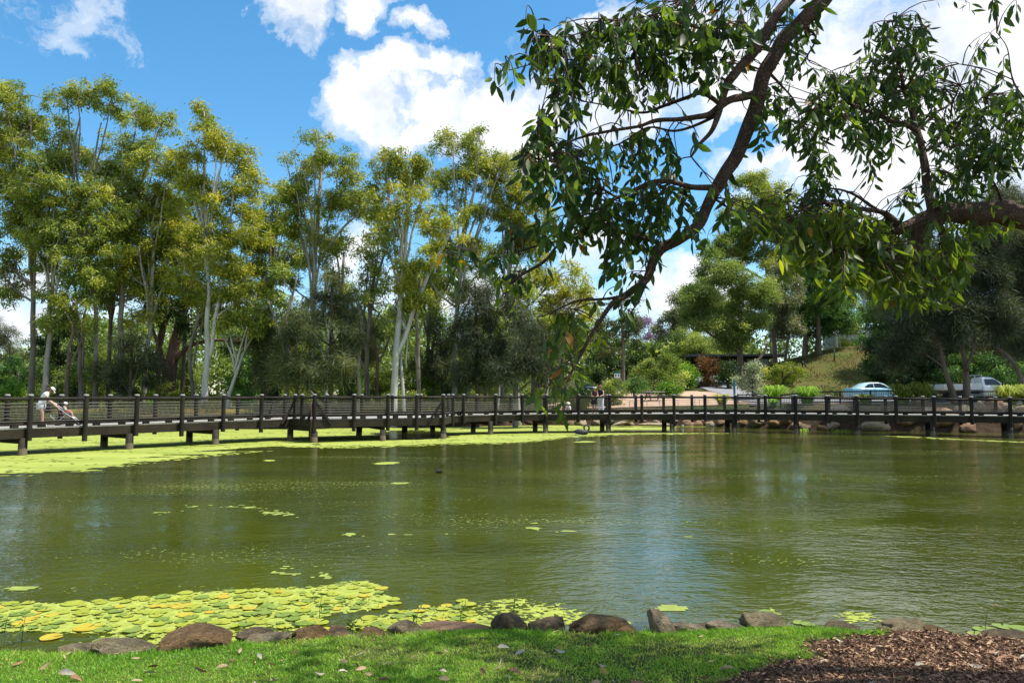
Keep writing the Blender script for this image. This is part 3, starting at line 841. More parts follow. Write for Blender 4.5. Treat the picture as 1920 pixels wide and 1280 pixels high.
# reedy sprigs standing among the pads
sprig_m = leafmat('pond_weed', (0.03, 0.07, 0.012), (0.06, 0.12, 0.02), (0.13, 0.17, 0.03), .3)
def sprig(px_, py_, h_, lab, nl=7, droop=.5):
    p = gz(px_, py_, 0); r_ = np.random.default_rng(int(px_))
    root = thing('pond_plant', lab, 'plant', (p.x, p.y, 0))
    st = MB(); st.tube([(0, 0, -.05), (.01, 0, h_ * .5), (.03, .0, h_)], [.004, .0035, .002], 5)
    st.build('stem', simple('weed_stem', (0.08, 0.11, 0.03), .6), root)
    P_ = np.stack([r_.normal(0, .008, nl) + .015, r_.normal(0, .008, nl), r_.uniform(.35, 1.0, nl) * h_], 1)
    ax_ = np.stack([r_.normal(0, 1, nl), r_.normal(0, 1, nl), r_.uniform(-droop, .6, nl)], 1)
    V, F, T = leaf_long(r_, P_, ax_, r_.uniform(.08, .15, nl) * h_ / .25, np.full(nl, .018), r_.random(nl), .5)
    np_mesh('leaves', V, F, sprig_m, root, T, True)
sprig(598, 1160, .26, 'upright pond weed with drooping leaves in front of the algae mat', 9)
sprig(40, 1205, .26, 'dark curled pond weed rising from dark water near the low flat rock', 8, .9)
sprig(780, 1172, .2, 'thin pond weed between the ramp shaped rock and the yellow pads', 7)
sprig(862, 1172, .22, 'slender pond weed rising just behind the long thin slab', 7)
sprig(660, 1192, .2, 'bushy low pond weed between the reddish rock and the squat brown rock', 16, .2)
sprig(962, 1146, .13, 'short pond weed in the thin algae beyond the domed rock', 6)
sprig(8, 1185, .16, 'leafy green pond weed at the very end of the lily pads', 10)
ds = MB(); p = gz(1847, 1180, 0)
ds.tube([p + Vector((0, 0, -.05)), p + Vector((.005, 0, .06)), p + Vector((.03, 0, .17)), p + Vector((.10, 0, .24)), p + Vector((.12, 0, .235))], [.004, .004, .0035, .003, .003], 6)
ds.ball(p + Vector((.125, 0, .235)), .018, .012, .008)
tag(ds.build('seed_stalk', simple('dry_stalk', (0.20, 0.14, 0.05), .7)), 'dry bent seed stalk leaning out of the water near the mulch', 'stalk')

# fallen leaves on the lawn and the mulch
def fallen_mesh(seed):
    r_ = np.random.default_rng(seed)
    V, F, T = leaf_long(r_, np.zeros((1, 3)), np.array([[1.0, 0, 0.04]]), np.array([1.0]), np.array([r_.uniform(.2, .42)]), np.array([.5]), .55)
    me = bpy.data.meshes.new('fallen_leaf'); me.from_pydata([tuple(v) for v in V], [], [tuple(f) for f in F]); me.polygons.foreach_set('use_smooth', [True] * len(me.polygons)); me.update()
    return me
FLM = [simple('fallen_tan', (0.34, 0.23, 0.13), .7, var=.2), simple('fallen_brown', (0.22, 0.11, 0.055), .7, var=.3), simple('fallen_grey', (0.36, 0.31, 0.24), .7, var=.15), simple('fallen_gold', (0.50, 0.36, 0.10), .6, var=.2)]
FLL = ['dry tan gum leaf lying on the grass', 'curled brown gum leaf lying on the grass', 'bleached grey gum leaf lying on the grass', 'yellow gum leaf lying on the grass']
FLG = ['tan fallen leaves', 'brown fallen leaves', 'grey fallen leaves', 'yellow fallen leaves']
fl = [[fallen_mesh(k * 20 + s) for s in range(5)] for k in range(4)]
for k in range(4):
    for me in fl[k]: me.materials.append(FLM[k])
rnd = random.Random(31)
def put_leaf(px_, py_, L_, k, where='grass'):
    z = .3
    p = gz(px_, py_, z)
    for _ in range(5):
        d = float(near_shore(np.array([p.x]))[0]) - p.y
        z = float(bank_z(np.array([p.x]), np.array([d]))[0]) + .025
        p = gz(px_, py_, z)
    o = bpy.data.objects.new('fallen_leaf', fl[k][rnd.randrange(5)]); COL.objects.link(o)
    o.location = (p.x, p.y, z + rnd.uniform(0, .012)); o.scale = (L_,) * 3
    o.rotation_euler = (rnd.uniform(-.5, .5), rnd.uniform(-.25, .15), rnd.choice([0, math.pi]) + rnd.gauss(0, .7))
    tag(o, FLL[k] if where == 'grass' else FLL[k].replace('lying on the grass', 'lying on the bark mulch'), 'leaf', FLG[k] if where == 'grass' else FLG[k] + ' on mulch')
for (x_, y_, L_, k) in ((110, 1262, .16, 2), (130, 1270, .12, 1), (295, 1262, .13, 2), (275, 1250, .14, 1), (245, 1275, .12, 0), (365, 1251, .1, 1), (405, 1250, .13, 0), (448, 1224, .09, 0), (490, 1237, .09, 2), (540, 1236, .1, 0), (605, 1243, .08, 0), (525, 1268, .13, 2), (610, 1263, .09, 2), (660, 1232, .14, 2), (665, 1246, .11, 1), (815, 1224, .09, 1), (840, 1223, .09, 0), (855, 1201, .08, 2), (932, 1213, .12, 2), (955, 1226, .07, 0), (1060, 1222, .1, 2), (1095, 1213, .11, 0), (1137, 1247, .08, 2), (820, 1259, .12, 2), (1372, 1228, .07, 3), (1340, 1240, .06, 3), (1149, 1273, .09, 2), (45, 1240, .1, 1), (560, 1218, .1, 1), (1490, 1200, .07, 2), (1320, 1226, .08, 1), (1180, 1190, .08, 1), (1212, 1191, .09, 0), (790, 1192, .09, 1), (830, 1191, .08, 0), (1035, 1187, .09, 0), (1185, 1186, .09, 0), (1198, 1185, .1, 1), (1165, 1191, .09, 0), (880, 1190, .08, 0), (1320, 1191, .07, 0)):
    put_leaf(x_, y_, L_ * .85, k)
for i in range(34): put_leaf(rnd.uniform(0, 1400), rnd.uniform(1222, 1282), rnd.uniform(.05, .11), rnd.choices([0, 1, 2, 3], [.4, .3, .25, .05])[0])
for i in range(34): put_leaf(rnd.uniform(1530, 1920), rnd.uniform(1200, 1278), rnd.uniform(.05, .1), rnd.choices([0, 1, 2], [.45, .3, .25])[0], 'mulch')
# ---------------------------------------------------------------- boardwalk
m, t, out = new_mat('dark_timber')
oc = t.node('ShaderNodeNewGeometry').outputs['Position']
n = t.noise(t.mapping(oc, (1.2, 1.2, 6)), 3.0, 6, .7); n2 = t.noise(oc, 1.1, 3, .5)
cc = t.ramp(n, [(0.3, (0.007, 0.006, 0.0055)), (0.6, (0.017, 0.0135, 0.011)), (0.8, (0.042, 0.032, 0.022))])
cc = t.mix(t.ramp(n2, [(.45, 0), (.7, .5)]), cc, (0.05, 0.042, 0.026, 1))
b = t.node('ShaderNodeBump', {'Height': n, 'Strength': 1.0, 'Distance': .012})
p = t.node('ShaderNodeBsdfPrincipled', {'Base Color': cc, 'Roughness': .75, 'Specular IOR Level': .22, 'Normal': b.outputs[0]})
t.set(out, 'Surface', p.outputs[0]); TIM = m
# piers: darker above, pale tide ring near the water
m, t, out = new_mat('pier_timber')
oc = t.node('ShaderNodeNewGeometry').outputs['Position']
n = t.noise(t.mapping(oc, (3, 3, 1)), 2.4, 6, .7)
cc = t.ramp(n, [(0.3, (0.011, 0.009, 0.007)), (0.7, (0.036, 0.029, 0.019))])
zz = t.node('ShaderNodeSeparateXYZ', {0: oc}).outputs[2]
ring = t.ramp(t.math('ADD', zz, t.math('MULTIPLY', n, .12)), [(0.10, 1), (0.30, .8), (0.36, 0)])
cc = t.mix(t.math('MULTIPLY', ring, .75), cc, (0.15, 0.125, 0.075, 1))
b = t.node('ShaderNodeBump', {'Height': n, 'Strength': 1.0, 'Distance': .02})
p = t.node('ShaderNodeBsdfPrincipled', {'Base Color': cc, 'Roughness': .8, 'Specular IOR Level': .3, 'Normal': b.outputs[0]})
t.set(out, 'Surface', p.outputs[0]); PIER = m
BEAM = simple('bearer_timber', (0.036, 0.028, 0.016), .8, var=.35, scale=1.6, bump=.01, bscale=20, spec=.25, world=True, col2=(0.014, 0.011, 0.007))
# deck boards
m, t, out = new_mat('deck_boards')
uv = t.node('ShaderNodeAttribute', attribute_name='tint').outputs['Fac']
oc = t.node('ShaderNodeNewGeometry').outputs['Position']
saw = t.math('FRACT', t.math('MULTIPLY', uv, 7.0))
gap = t.math('LESS_THAN', saw, 0.07)
n = t.noise(oc, 4.0, 5, .7)
cc = t.ramp(n, [(0.3, (0.22, 0.205, 0.185)), (0.7, (0.36, 0.34, 0.315))])
cc = t.mix(gap, cc, (0.02, 0.018, 0.015, 1))
p = t.node('ShaderNodeBsdfPrincipled', {'Base Color': cc, 'Roughness': .8})
t.set(out, 'Surface', p.outputs[0]); DECK = m
CAPM = simple('post_cap', (0.24, 0.235, 0.225), .55, var=.15)
STEEL = simple('wire_steel', (0.20, 0.19, 0.17), .5, .4, var=.1)

BN = [(-140, 25.6), (51, 28.7), (249, 31.9), (409, 35.0), (490, 36.8), (548, 38.2), (846, 42.6), (925, 44.2), (1023, 45.5), (1140, 45.8), (1377, 45.8), (1490, 45.0), (1605, 43.4), (1748, 42.0), (1890, 40.4), (2060, 38.6)]
def bY(px): return 1.0 / np.interp(px, [a for a, _ in BN], [1.0 / b for _, b in BN])
def zd(px): return float(np.interp(px, [0, 250, 900, 1400, 1920], [1.05, 1.07, 1.17, 1.2, 1.2]))
def zr(px): return float(np.interp(px, [0, 250, 900, 1400, 1900], [2.235, 2.235, 2.27, 2.24, 2.12]))
def N2(px):
    Y = float(bY(px)); return Vector((wx(px, Y), Y, 0))
def nrm(px):
    d = N2(px + 60) - N2(px - 60); d.normalize(); return Vector((-d.y, d.x, 0))
BW = 2.6
def F2(px): return N2(px) + nrm(px) * BW
def lift(v, z): return Vector((v.x, v.y, z))
bw = thing('boardwalk', 'long dark timber boardwalk with wire railings curving across the pond on piers', 'boardwalk', tuple(lift(N2(900), 0)))
BASE = bw.location.copy()
def bpart(mb, name, mat, parent=None, **k):
    o = mb.build(name, mat, parent or bw, **k); 
    o.matrix_parent_inverse = Matrix.Translation(-BASE) if parent is None else parent.matrix_parent_inverse.copy() if False else Matrix.Identity(4)
    if parent is None: o.matrix_parent_inverse = Matrix.Translation(-BASE)
    return o
# deck with a board coordinate
pxs = list(np.arange(-130, 2051, 12.0)); vs = []; fs = []; tt = []; acc = 0.0; prev = None
for q in pxs:
    a, c = N2(q), F2(q)
    if prev is not None: acc += (a - prev).length
    prev = a
    vs += [lift(a, zd(q)), lift(c, zd(q)), lift(c, zd(q) - .05), lift(a, zd(q) - .05)]; tt += [acc] * 4
for i in range(len(pxs) - 1):
    k = 4 * i
    for j in range(4): fs.append((k + j, k + (j + 1) % 4, k + 4 + (j + 1) % 4, k + 4 + j))
deck = np_mesh('deck', np.array([tuple(v) for v in vs]), np.array(fs)[:, ::-1], DECK, bw, np.array(tt)); deck.matrix_parent_inverse = Matrix.Translation(-BASE)
PL = [N2(549), Vector((wx(592, 36.3), 36.3, 0)), Vector((wx(832, 39.5), 39.5, 0)), N2(846)]
zp = zd(700)
pv = [lift(v, zp + .002) for v in PL] + [lift(v, zp - .05) for v in PL]
pdk = np_mesh('platform_deck', np.array([tuple(v) for v in pv]), np.array([(0, 1, 2, 3), (7, 6, 5, 4), (0, 4, 5, 1), (1, 5, 6, 2), (2, 6, 7, 3), (3, 7, 4, 0)]), DECK, bw, np.array([0, 1.6, 8, 9.0] * 2)); pdk.matrix_parent_inverse = Matrix.Translation(-BASE)
# bearers and kerbs
def run(px0, px1, fn, step=24):
    qs = list(np.arange(px0, px1, step)) + [px1]; return [(q, fn(q)) for q in qs]
def strip(name, pts, dz0, dz1, off, w):
    mb = MB()
    for (q0, a), (q1, c) in zip(pts[:-1], pts[1:]):
        z0, z1 = zd(q0) + (dz0 + dz1) / 2, zd(q1) + (dz0 + dz1) / 2
        n0, n1 = nrm(q0) * off, nrm(q1) * off
        mb.beam(lift(a + n0, z0), lift(c + n1, z1) + (c - a).normalized() * .01, w, abs(dz1 - dz0))
    bpart(mb, name, BEAM if name == 'bearer' else TIM, smooth=False)
for nm, fn, s in (('bearer', N2, 1), ('bearer', F2, -1)):
    strip(nm, run(-130, 2050, fn), -.40, -.055, .06 * s, .12)
strip('kerb', run(-130, 549, N2), .115, .225, .09, .13); strip('kerb', run(846, 2050, N2), .115, .225, .09, .13)
strip('kerb', run(-130, 2050, F2), .03, .2, -.09, .13)
def pf(qs):  # platform front edges as pseudo stations
    return [(700, v) for v in qs]
def strip_xy(name, a, c, dz0, dz1, w):
    mb = MB(); z = zp + (dz0 + dz1) / 2
    mb.beam(lift(a, z), lift(c, z), w, abs(dz1 - dz0)); bpart(mb, name, BEAM if name == 'bearer' else TIM, smooth=False)
for a, c in ((PL[0], PL[1]), (PL[1], PL[2]), (PL[2], PL[3])):
    strip_xy('bearer', a, c, -.40, -.056, .12); strip_xy('kerb', a, c, .115, .225, .13)
# kerb blocks at equal steps along the near edge
blocks = MB(); nb = 0
def block_run(p0, p1, z, n):
    global nb
    for i in range(n):
        f = (i + .5) / n; p = p0.lerp(p1, f); d = (p1 - p0).normalized()
        mb = MB(); mb.beam(lift(p, z + .057) - d * .13, lift(p, z + .057) + d * .13, .13, .112)
        bpart(mb, 'kerb_block', TIM, smooth=False); nb += 1
POSTS_PX = [-128, -42, 58, 162, 257, 342, 419, 490, 553] 
POSTS_PX2 = [868, 928, 978, 1023, 1084, 1142, 1202, 1262, 1320, 1377, 1433, 1490, 1548, 1605, 1677, 1748, 1818, 1890, 1965, 2042]
for L_ in (POSTS_PX, [846] + POSTS_PX2):
    for q0, q1 in zip(L_[:-1], L_[1:]): block_run(N2(q0) + nrm(q0) * .09, N2(q1) + nrm(q1) * .09, (zd(q0) + zd(q1)) / 2, 2)
FRONTP = [PL[1].lerp(PL[2], f) for f in (0, .29, .55, .78, 1)]
for a, c in zip(FRONTP[:-1], FRONTP[1:]): block_run(a, c, zp, 2)
block_run(PL[0], PL[1], zp, 1); block_run(PL[3], PL[2], zp, 1)
# posts, each with its cap
def post(p, zt, zb, r=.098):
    mb = MB(); mb.lathe([(r, zb), (r, zb + .02), (r * .98, (zb + zt) / 2), (r, zt - .05), (r * .88, zt - .045), (r * .88, zt - .02), (r, zt - .018), (r, zt)], 14, (p.x, p.y, 0))
    o = bpart(mb, 'post', TIM, sharp=40)
    c = MB(); c.lathe([(r * 1.08, zt), (r * 1.1, zt + .025), (r * .95, zt + .055), (r * .6, zt + .07)], 14, (p.x, p.y, 0))
    k = c.build('cap', CAPM, o, sharp=40)
rails_n1 = []; ends = []
rd = random.Random(3)
def side_of(pxlist, fn, sgn, lowvar=True):
    pts = []
    for i, q in enumerate(pxlist):
        p = fn(q) - nrm(q) * (.10 * sgn)
        post(p, zr(q) + .05, zd(q) - (.62 if i % 2 else .5))
        pts.append((p, zr(q), zd(q)))
    return pts
n1 = side_of(POSTS_PX, N2, 1); n2 = side_of(POSTS_PX2, N2, 1)
far_px = [-110, -20, 75, 170, 262, 348, 425, 500, 570, 640, 708, 768, 826, 880, 930, 985, 1040, 1095, 1150, 1205, 1260, 1316, 1372, 1430, 1486, 1545, 1600, 1668, 1738, 1806, 1876, 1950, 2030]
f1 = side_of(far_px, F2, -1)
fr = []
for v in FRONTP:
    post(v + Vector((0, -.1, 0)), zr(700) + .05, zp - .62); fr.append((v + Vector((0, -.1, 0)), zr(700), zp))
mid = PL[0].lerp(PL[1], .45); post(mid, zr(600) + .05, zp - .55)
lft = [n1[-1], (mid, zr(600), zp), fr[0]]; rgt = [fr[-1], (PL[3] + Vector((.1, -.05, 0)), zr(846), zd(846)), n2[0]]
post(rgt[1][0], zr(846) + .05, zp - .55)
def rails(pts, nm='handrail'):
    mb = MB(); 
    for (a, za, _), (c, zc, _) in zip(pts[:-1], pts[1:]):
        mb.tube([lift(a, za - .065), lift(c, zc - .065)], .066, 10)
    bpart(mb, nm, TIM)
    for k in range(6):
        f = .22 + .125 * k
        w = MB(); w.tube([lift(a, d_ + .02 + (z_ - .1 - d_) * f) for a, z_, d_ in pts], .0065, 4, False)
        bpart(w, 'wire', STEEL)
for pts in (n1, n2, f1, fr, lft, rgt): rails(pts)
# braces at the platform corners
def brace(a, c):
    mb = MB(); mb.beam(a, c, .10, .10); bpart(mb, 'brace', TIM, smooth=False)
d = (PL[2] - PL[1]).normalized()
brace(lift(fr[0][0], 2.05), lift(fr[0][0] + d * .85, zp - .25)); brace(lift(fr[-1][0], 2.05), lift(fr[-1][0] - d * .85, zp - .25))
brace(lift(fr[0][0], 2.05), lift(fr[0][0].lerp(mid, .55), zp - .2)); 
d2 = (N2(553) - N2(500)).normalized(); brace(lift(n1[-1][0], 2.05), lift(n1[-1][0] - d2 * .75, zd(540) - .25))
for q in (553, 826): 
    p_ = F2(q); brace(lift(p_, 2.05), lift(p_ + Vector((.12, -.75, 0)), zd(q) + .03))
# piers and crossheads
def pier(p, zt, lean=0.0):
    mb = MB(); mb.tube([(p.x - lean, p.y, -.9), (p.x, p.y, zt)], [.165, .155], 14, True, .06); bpart(mb, 'pier', PIER)
for q in (-100, 51, 249, 409, 921, 1023, 1140, 1259, 1375, 1490, 1605, 1745, 1890, 2030):
    a, c = N2(q) + nrm(q) * .06, F2(q) - nrm(q) * .15
    zt = zd(q) - .42
    pier(a, zt + .03); pier(c, zt + .03)
    mb = MB(); mb.beam(lift(a + nrm(q) * .1, zt - .09), lift(c, zt - .09), .2, .2); bpart(mb, 'crosshead', TIM, smooth=False)
for v, w_ in ((PL[1] + Vector((.0, .0, 0)), N2(547)), (PL[1].lerp(PL[2], .51), F2(700) - nrm(700) * .2), (PL[2], F2(846) - nrm(846) * .2)):
    pier(v, zp - .58); pier(w_, zp - .58)
    mb = MB(); mb.beam(lift(v, zp - .5), lift(w_, zp - .5), .2, .18); bpart(mb, 'crosshead', TIM, smooth=False)
pier(N2(672) + Vector((0, .6, 0)), zp - .42, .12); pier(N2(760), zp - .42); pier(F2(610), zp - .42)
# swaying drop cables by the platform corner
w = MB(); p_ = fr[0][0] + Vector((-.13, -.13, 0)); w.tube([lift(p_, 2.0), lift(p_ + Vector((.02, 0, 0)), 1.0), lift(p_, -.05)], .012, 5); bpart(w, 'gauge_rod', simple('rust', (0.16, 0.07, 0.04), .8))
# ---------------------------------------------------------------- tree builder
LM = {
 'olive': leafmat('leaf_olive', (0.104, 0.162, 0.035), (0.217, 0.280, 0.050), (0.395, 0.415, 0.080), .38),
 'bright': leafmat('leaf_bright', (0.116, 0.167, 0.028), (0.259, 0.294, 0.039), (0.446, 0.430, 0.051), .42),
 'gold': leafmat('leaf_gold', (0.115, 0.171, 0.030), (0.245, 0.298, 0.051), (0.403, 0.410, 0.085), .42),
 'dark': leafmat('leaf_dark', (0.022, 0.046, 0.014), (0.046, 0.089, 0.022), (0.095, 0.155, 0.035), .3),
 'deep': leafmat('leaf_deep', (0.025, 0.068, 0.018), (0.061, 0.151, 0.029), (0.122, 0.243, 0.043), .34),
 'lush': leafmat('leaf_lush', (0.059, 0.149, 0.018), (0.127, 0.267, 0.026), (0.253, 0.386, 0.045), .42),
 'sheoak': leafmat('leaf_sheoak', (0.045, 0.063, 0.027), (0.093, 0.117, 0.051), (0.173, 0.188, 0.083), .3, .65),
 'sheoak_dark': leafmat('leaf_sheoak_dark', (0.030, 0.042, 0.022), (0.060, 0.078, 0.041), (0.112, 0.132, 0.066), .25, .65),
 'grey': leafmat('leaf_grey', (0.101, 0.121, 0.068), (0.189, 0.216, 0.121), (0.365, 0.378, 0.257), .3),
 'white': leafmat('leaf_white', (0.120, 0.160, 0.100), (0.240, 0.290, 0.200), (0.420, 0.460, 0.380), .3),
 'rust': leafmat('leaf_rust', (0.060, 0.032, 0.012), (0.130, 0.065, 0.020), (0.200, 0.120, 0.035), .35),
 'purple': leafmat('leaf_purple', (0.220, 0.130, 0.340), (0.330, 0.200, 0.480), (0.450, 0.320, 0.580), .4, gain=1.0),
 'mid': leafmat('leaf_mid', (0.081, 0.133, 0.032), (0.169, 0.240, 0.057), (0.339, 0.411, 0.116), .38),
}
BK = {
 'gum': barkmat('bark_gum', (0.20, 0.17, 0.145), (0.36, 0.335, 0.30), .02, 1.2, c3=(0.47, 0.45, 0.42)),
 'white': barkmat('bark_white', (0.34, 0.325, 0.30), (0.52, 0.51, 0.49), .015, .9, c3=(0.60, 0.59, 0.57)),
 'brown': barkmat('bark_brown', (0.075, 0.055, 0.04), (0.17, 0.135, 0.10), .04, 2.4),
 'red': barkmat('bark_red', (0.075, 0.042, 0.032), (0.20, 0.12, 0.09), .05, 1.8),
 'dark': barkmat('bark_dark', (0.035, 0.028, 0.022), (0.10, 0.082, 0.066), .04, 2.6),
 'greybrown': barkmat('bark_greybrown', (0.10, 0.085, 0.07), (0.24, 0.21, 0.18), .03, 2.0),
}
def smooth_path(pts, rads, n=4):
    """Catmull-Rom through pts with radii"""
    P = [pts[0]] + list(pts) + [pts[-1]]; Q = [rads[0]] + list(rads) + [rads[-1]]
    o = []; r = []
    for i in range(1, len(P) - 2):
        for k in range(n):
            t_ = k / n
            a, b_, c, d_ = P[i - 1], P[i], P[i + 1], P[i + 2]
            o.append(0.5 * ((2 * b_) + (c - a) * t_ + (2 * a - 5 * b_ + 4 * c - d_) * t_ * t_ + (3 * b_ - a - 3 * c + d_) * t_ ** 3))
            r.append(Q[i] + (Q[i + 1] - Q[i]) * t_)
    o.append(pts[-1]); r.append(rads[-1])
    return o, r
G1 = 'tall gum trees beyond the boardwalk'
def tree(name, label, trunks, Y, crown, leaf='olive', bark='gum', style='euc', seed=0, dens=1.0, clump=.72, group=None, cat='tree', leafL=.32, leafW=.08, ground_fix=True, ydepth=.85):
    """trunks: lists of (px, py, width in px) from the ground up; crown: (px, py, rx, ry) masses of foliage"""
    r_ = np.random.default_rng(seed + 100); rnd = random.Random(seed)
    b0 = trunks[0][0]; X0 = wx(b0[0], Y); z0 = hz(X0, Y)
    root = thing(name, label, cat, (X0, Y, z0), 0, group)
    O = Vector((X0, Y, z0))
    pxm = Y / FPX
    wood = MB(); skel = []
    for ti, tr in enumerate(trunks):
        pts = []; rad = []
        dy = 0 if ti == 0 else rnd.uniform(-.5, .5)
        for k, (px, py, w) in enumerate(tr):
            p = at(px, py, Y + dy * min(1, k / 2) + (rnd.uniform(-.25, .25) if k else 0))
            if ti == 0 and k == 0: p = Vector((X0, Y, z0 - .25))
            pts.append(p - O); rad.append(max(w * pxm / 2 * .72, .025))
        if ti == 0: rad[0] *= 1.25
        pts, rad = smooth_path(pts, rad, 4)
        pts = [p + Vector((mnoise.noise(p * .35 + Vector((seed, 0, 0))), mnoise.noise(p * .35 + Vector((0, seed, 5))), 0)) * (.18 if 0 < i < len(pts) - 1 else 0) for i, p in enumerate(pts)]
        wood.tube(pts, rad, 9, True, .12)
        skel += [(p, q) for p, q in zip(pts, rad)]
    if style == 'euc' and group == G1 and seed not in (8, 10, 15, 16):
        # leafy side shoots all the way down the stem
        top = min(c[1] for c in crown); tp = [(a[0], a[1]) for a in trunks[0]]
        crown = list(crown)
        crown = [(a, b_, c * 1.18, d * 1.15) for a, b_, c, d in crown]
        for i in range(7):
            yy = rnd.uniform(top + 45, 560); xx = float(np.interp(-yy, [-b_ for _, b_ in tp], [a_ for a_, _ in tp]))
            crown.append((xx + rnd.uniform(-58, 58), yy, rnd.uniform(22, 42), rnd.uniform(16, 30)))
    leaves_p = []; leaves_t = []; leaves_c = []
    if style == 'euc' and group == G1:
        # slim ascending leaders fanning out of the stem into the crown
        tops = sorted(crown, key=lambda c: c[1])[:7]; tp = trunks[0]
        for (cx, cy, rx, ry) in tops:
            f = rnd.uniform(.35, .7); yb = tp[0][1] + (tp[-1][1] - tp[0][1]) * f
            if yb < cy + 60: yb = cy + rnd.uniform(70, 150)
            xb = float(np.interp(-yb, [-b_ for _, b_, _ in tp], [a_ for a_, _, _ in tp])); wb = float(np.interp(-yb, [-b_ for _, b_, _ in tp], [w_ for _, _, w_ in tp]))
            ex_ = cx + rnd.uniform(-.4, .4) * rx; ey_ = cy - ry * rnd.uniform(.1, .6); dY_ = rnd.uniform(-1.6, .6)
            pts = [at(xb, yb, Y) - O, at(xb + (ex_ - xb) * .3, yb + (ey_ - yb) * .42, Y + dY_ * .4) - O, at(xb + (ex_ - xb) * .72, yb + (ey_ - yb) * .75, Y + dY_ * .8) - O, at(ex_, ey_, Y + dY_) - O]
            r0 = min(wb * .62, 5.5) * pxm / 2
            pts, rad = smooth_path(pts, [r0, r0 * .75, r0 * .5, .022], 4)
            pts = [p + Vector((mnoise.noise(p * .5 + Vector((seed, cx, 0))), 0, 0)) * .22 for p in pts]
            wood.tube(pts, rad, 6, True); skel += [(p, q) for p, q in zip(pts[4:], rad[4:])]
    for (cx, cy, rx, ry) in crown:
        C = at(cx, cy, Y + rnd.uniform(-1.2, 1.2) * (rx * pxm) / 2.0) - O
        Rx, Rz = rx * pxm, ry * pxm; Ry = (Rx * .6 + Rz * .4) * ydepth
        # limb to this mass
        best = None
        for p, q in skel:
            if p.z > C.z + .2: continue
            dd = (C - p); h = math.hypot(dd.x, dd.y); sc = dd.length + max(0, h - dd.z * 1.1) * .8
            if best is None or sc < best[0]: best = (sc, p, q)
        if best is None: best = (0, skel[0][0], skel[0][1])
        p, q = best[1], best[2]
        L_ = (C - p).length
        if L_ > .3:
            r0 = min(q * .75, .03 + L_ * .022)
            mpt = p.lerp(C, .5) + Vector((rnd.uniform(-.1, .1) * L_, rnd.uniform(-.1, .1) * L_, -.04 * L_ if style == 'euc' else 0.03 * L_))
            pts, rad = smooth_path([p, mpt, C], [r0, r0 * .7, r0 * .4], 4)
            wood.tube(pts, rad, 6, False)
        else: pts = [p, C]
        rc = clump * (1.0 if style != 'bush' else .8)
        ncl = max(3, int(dens * 2.3 * (Rx * Rz + .35 * Rx * Ry) / (rc * rc)))
        for i in range(ncl):
            v = Vector((rnd.gauss(0, 1), rnd.gauss(0, 1), rnd.gauss(0, 1))).normalized() * (rnd.random() ** .42)
            c = C + Vector((v.x * Rx, v.y * Ry, v.z * Rz))
            s = rnd.choice(pts[len(pts) // 2:])
            k = s.lerp(c, .55) + Vector((0, 0, .12 * (c - s).length))
            if style in ('euc', 'sheoak') and (c - s).length > .4: wood.tube([s, k, c], [.035, .024, .012], 4, False)
            cr = rc * rnd.uniform(.6, 1.3)
            if style == 'euc': n = int(205 * (cr / .95) ** 2); sq = .8
            elif style == 'sheoak': n = int(420 * (cr / .95) ** 2); sq = 1.0
            elif style == 'dense': n = int(300 * (cr / .95) ** 2); sq = .7
            else: n = int(300 * (cr / .8) ** 2); sq = .8
            g = r_.normal(0, 1, (n, 3)); g = unit(g) * (r_.random((n, 1)) ** .5) * r_.uniform(.55, 1.3, (n, 1))
            pos = np.array(c)[None] + g * np.array([cr, cr, cr * sq])[None]
            leaves_p.append(pos); leaves_c.append(g)
            leaves_t.append(np.clip(r_.normal(rnd.gauss(.45, .24), .15, n), 0, 1))
    wood.build('trunk', BK[bark], root)
    if leaves_p:
        P = np.concatenate(leaves_p); T = np.concatenate(leaves_t); G = np.concatenate(leaves_c); n = len(P)
        if style == 'euc':
            ax = r_.normal(0, 1, (n, 3)); ax[:, 2] = ax[:, 2] * .6 - .9; L = r_.uniform(.7, 1.35, n) * leafL; Wd = leafW * r_.uniform(.7, 1.3, n)
        elif style == 'sheoak':
            ax = r_.normal(0, 1, (n, 3)) + G * .8; ax[:, 2] -= .55; L = r_.uniform(.35, .8, n); Wd = np.full(n, .034) * r_.uniform(.7, 1.4, n) * (leafW / .08)
        else:
            ax = r_.normal(0, 1, (n, 3)) + G * .9; ax[:, 2] += -.15; L = r_.uniform(.7, 1.3, n) * leafL * .68; Wd = leafW * 1.4 * r_.uniform(.7, 1.3, n)
        V, F, T4 = leaf_quads(r_, P, ax, L, Wd, T)
        np_mesh('crown', V, F, LM[leaf], root, T4)
    return root

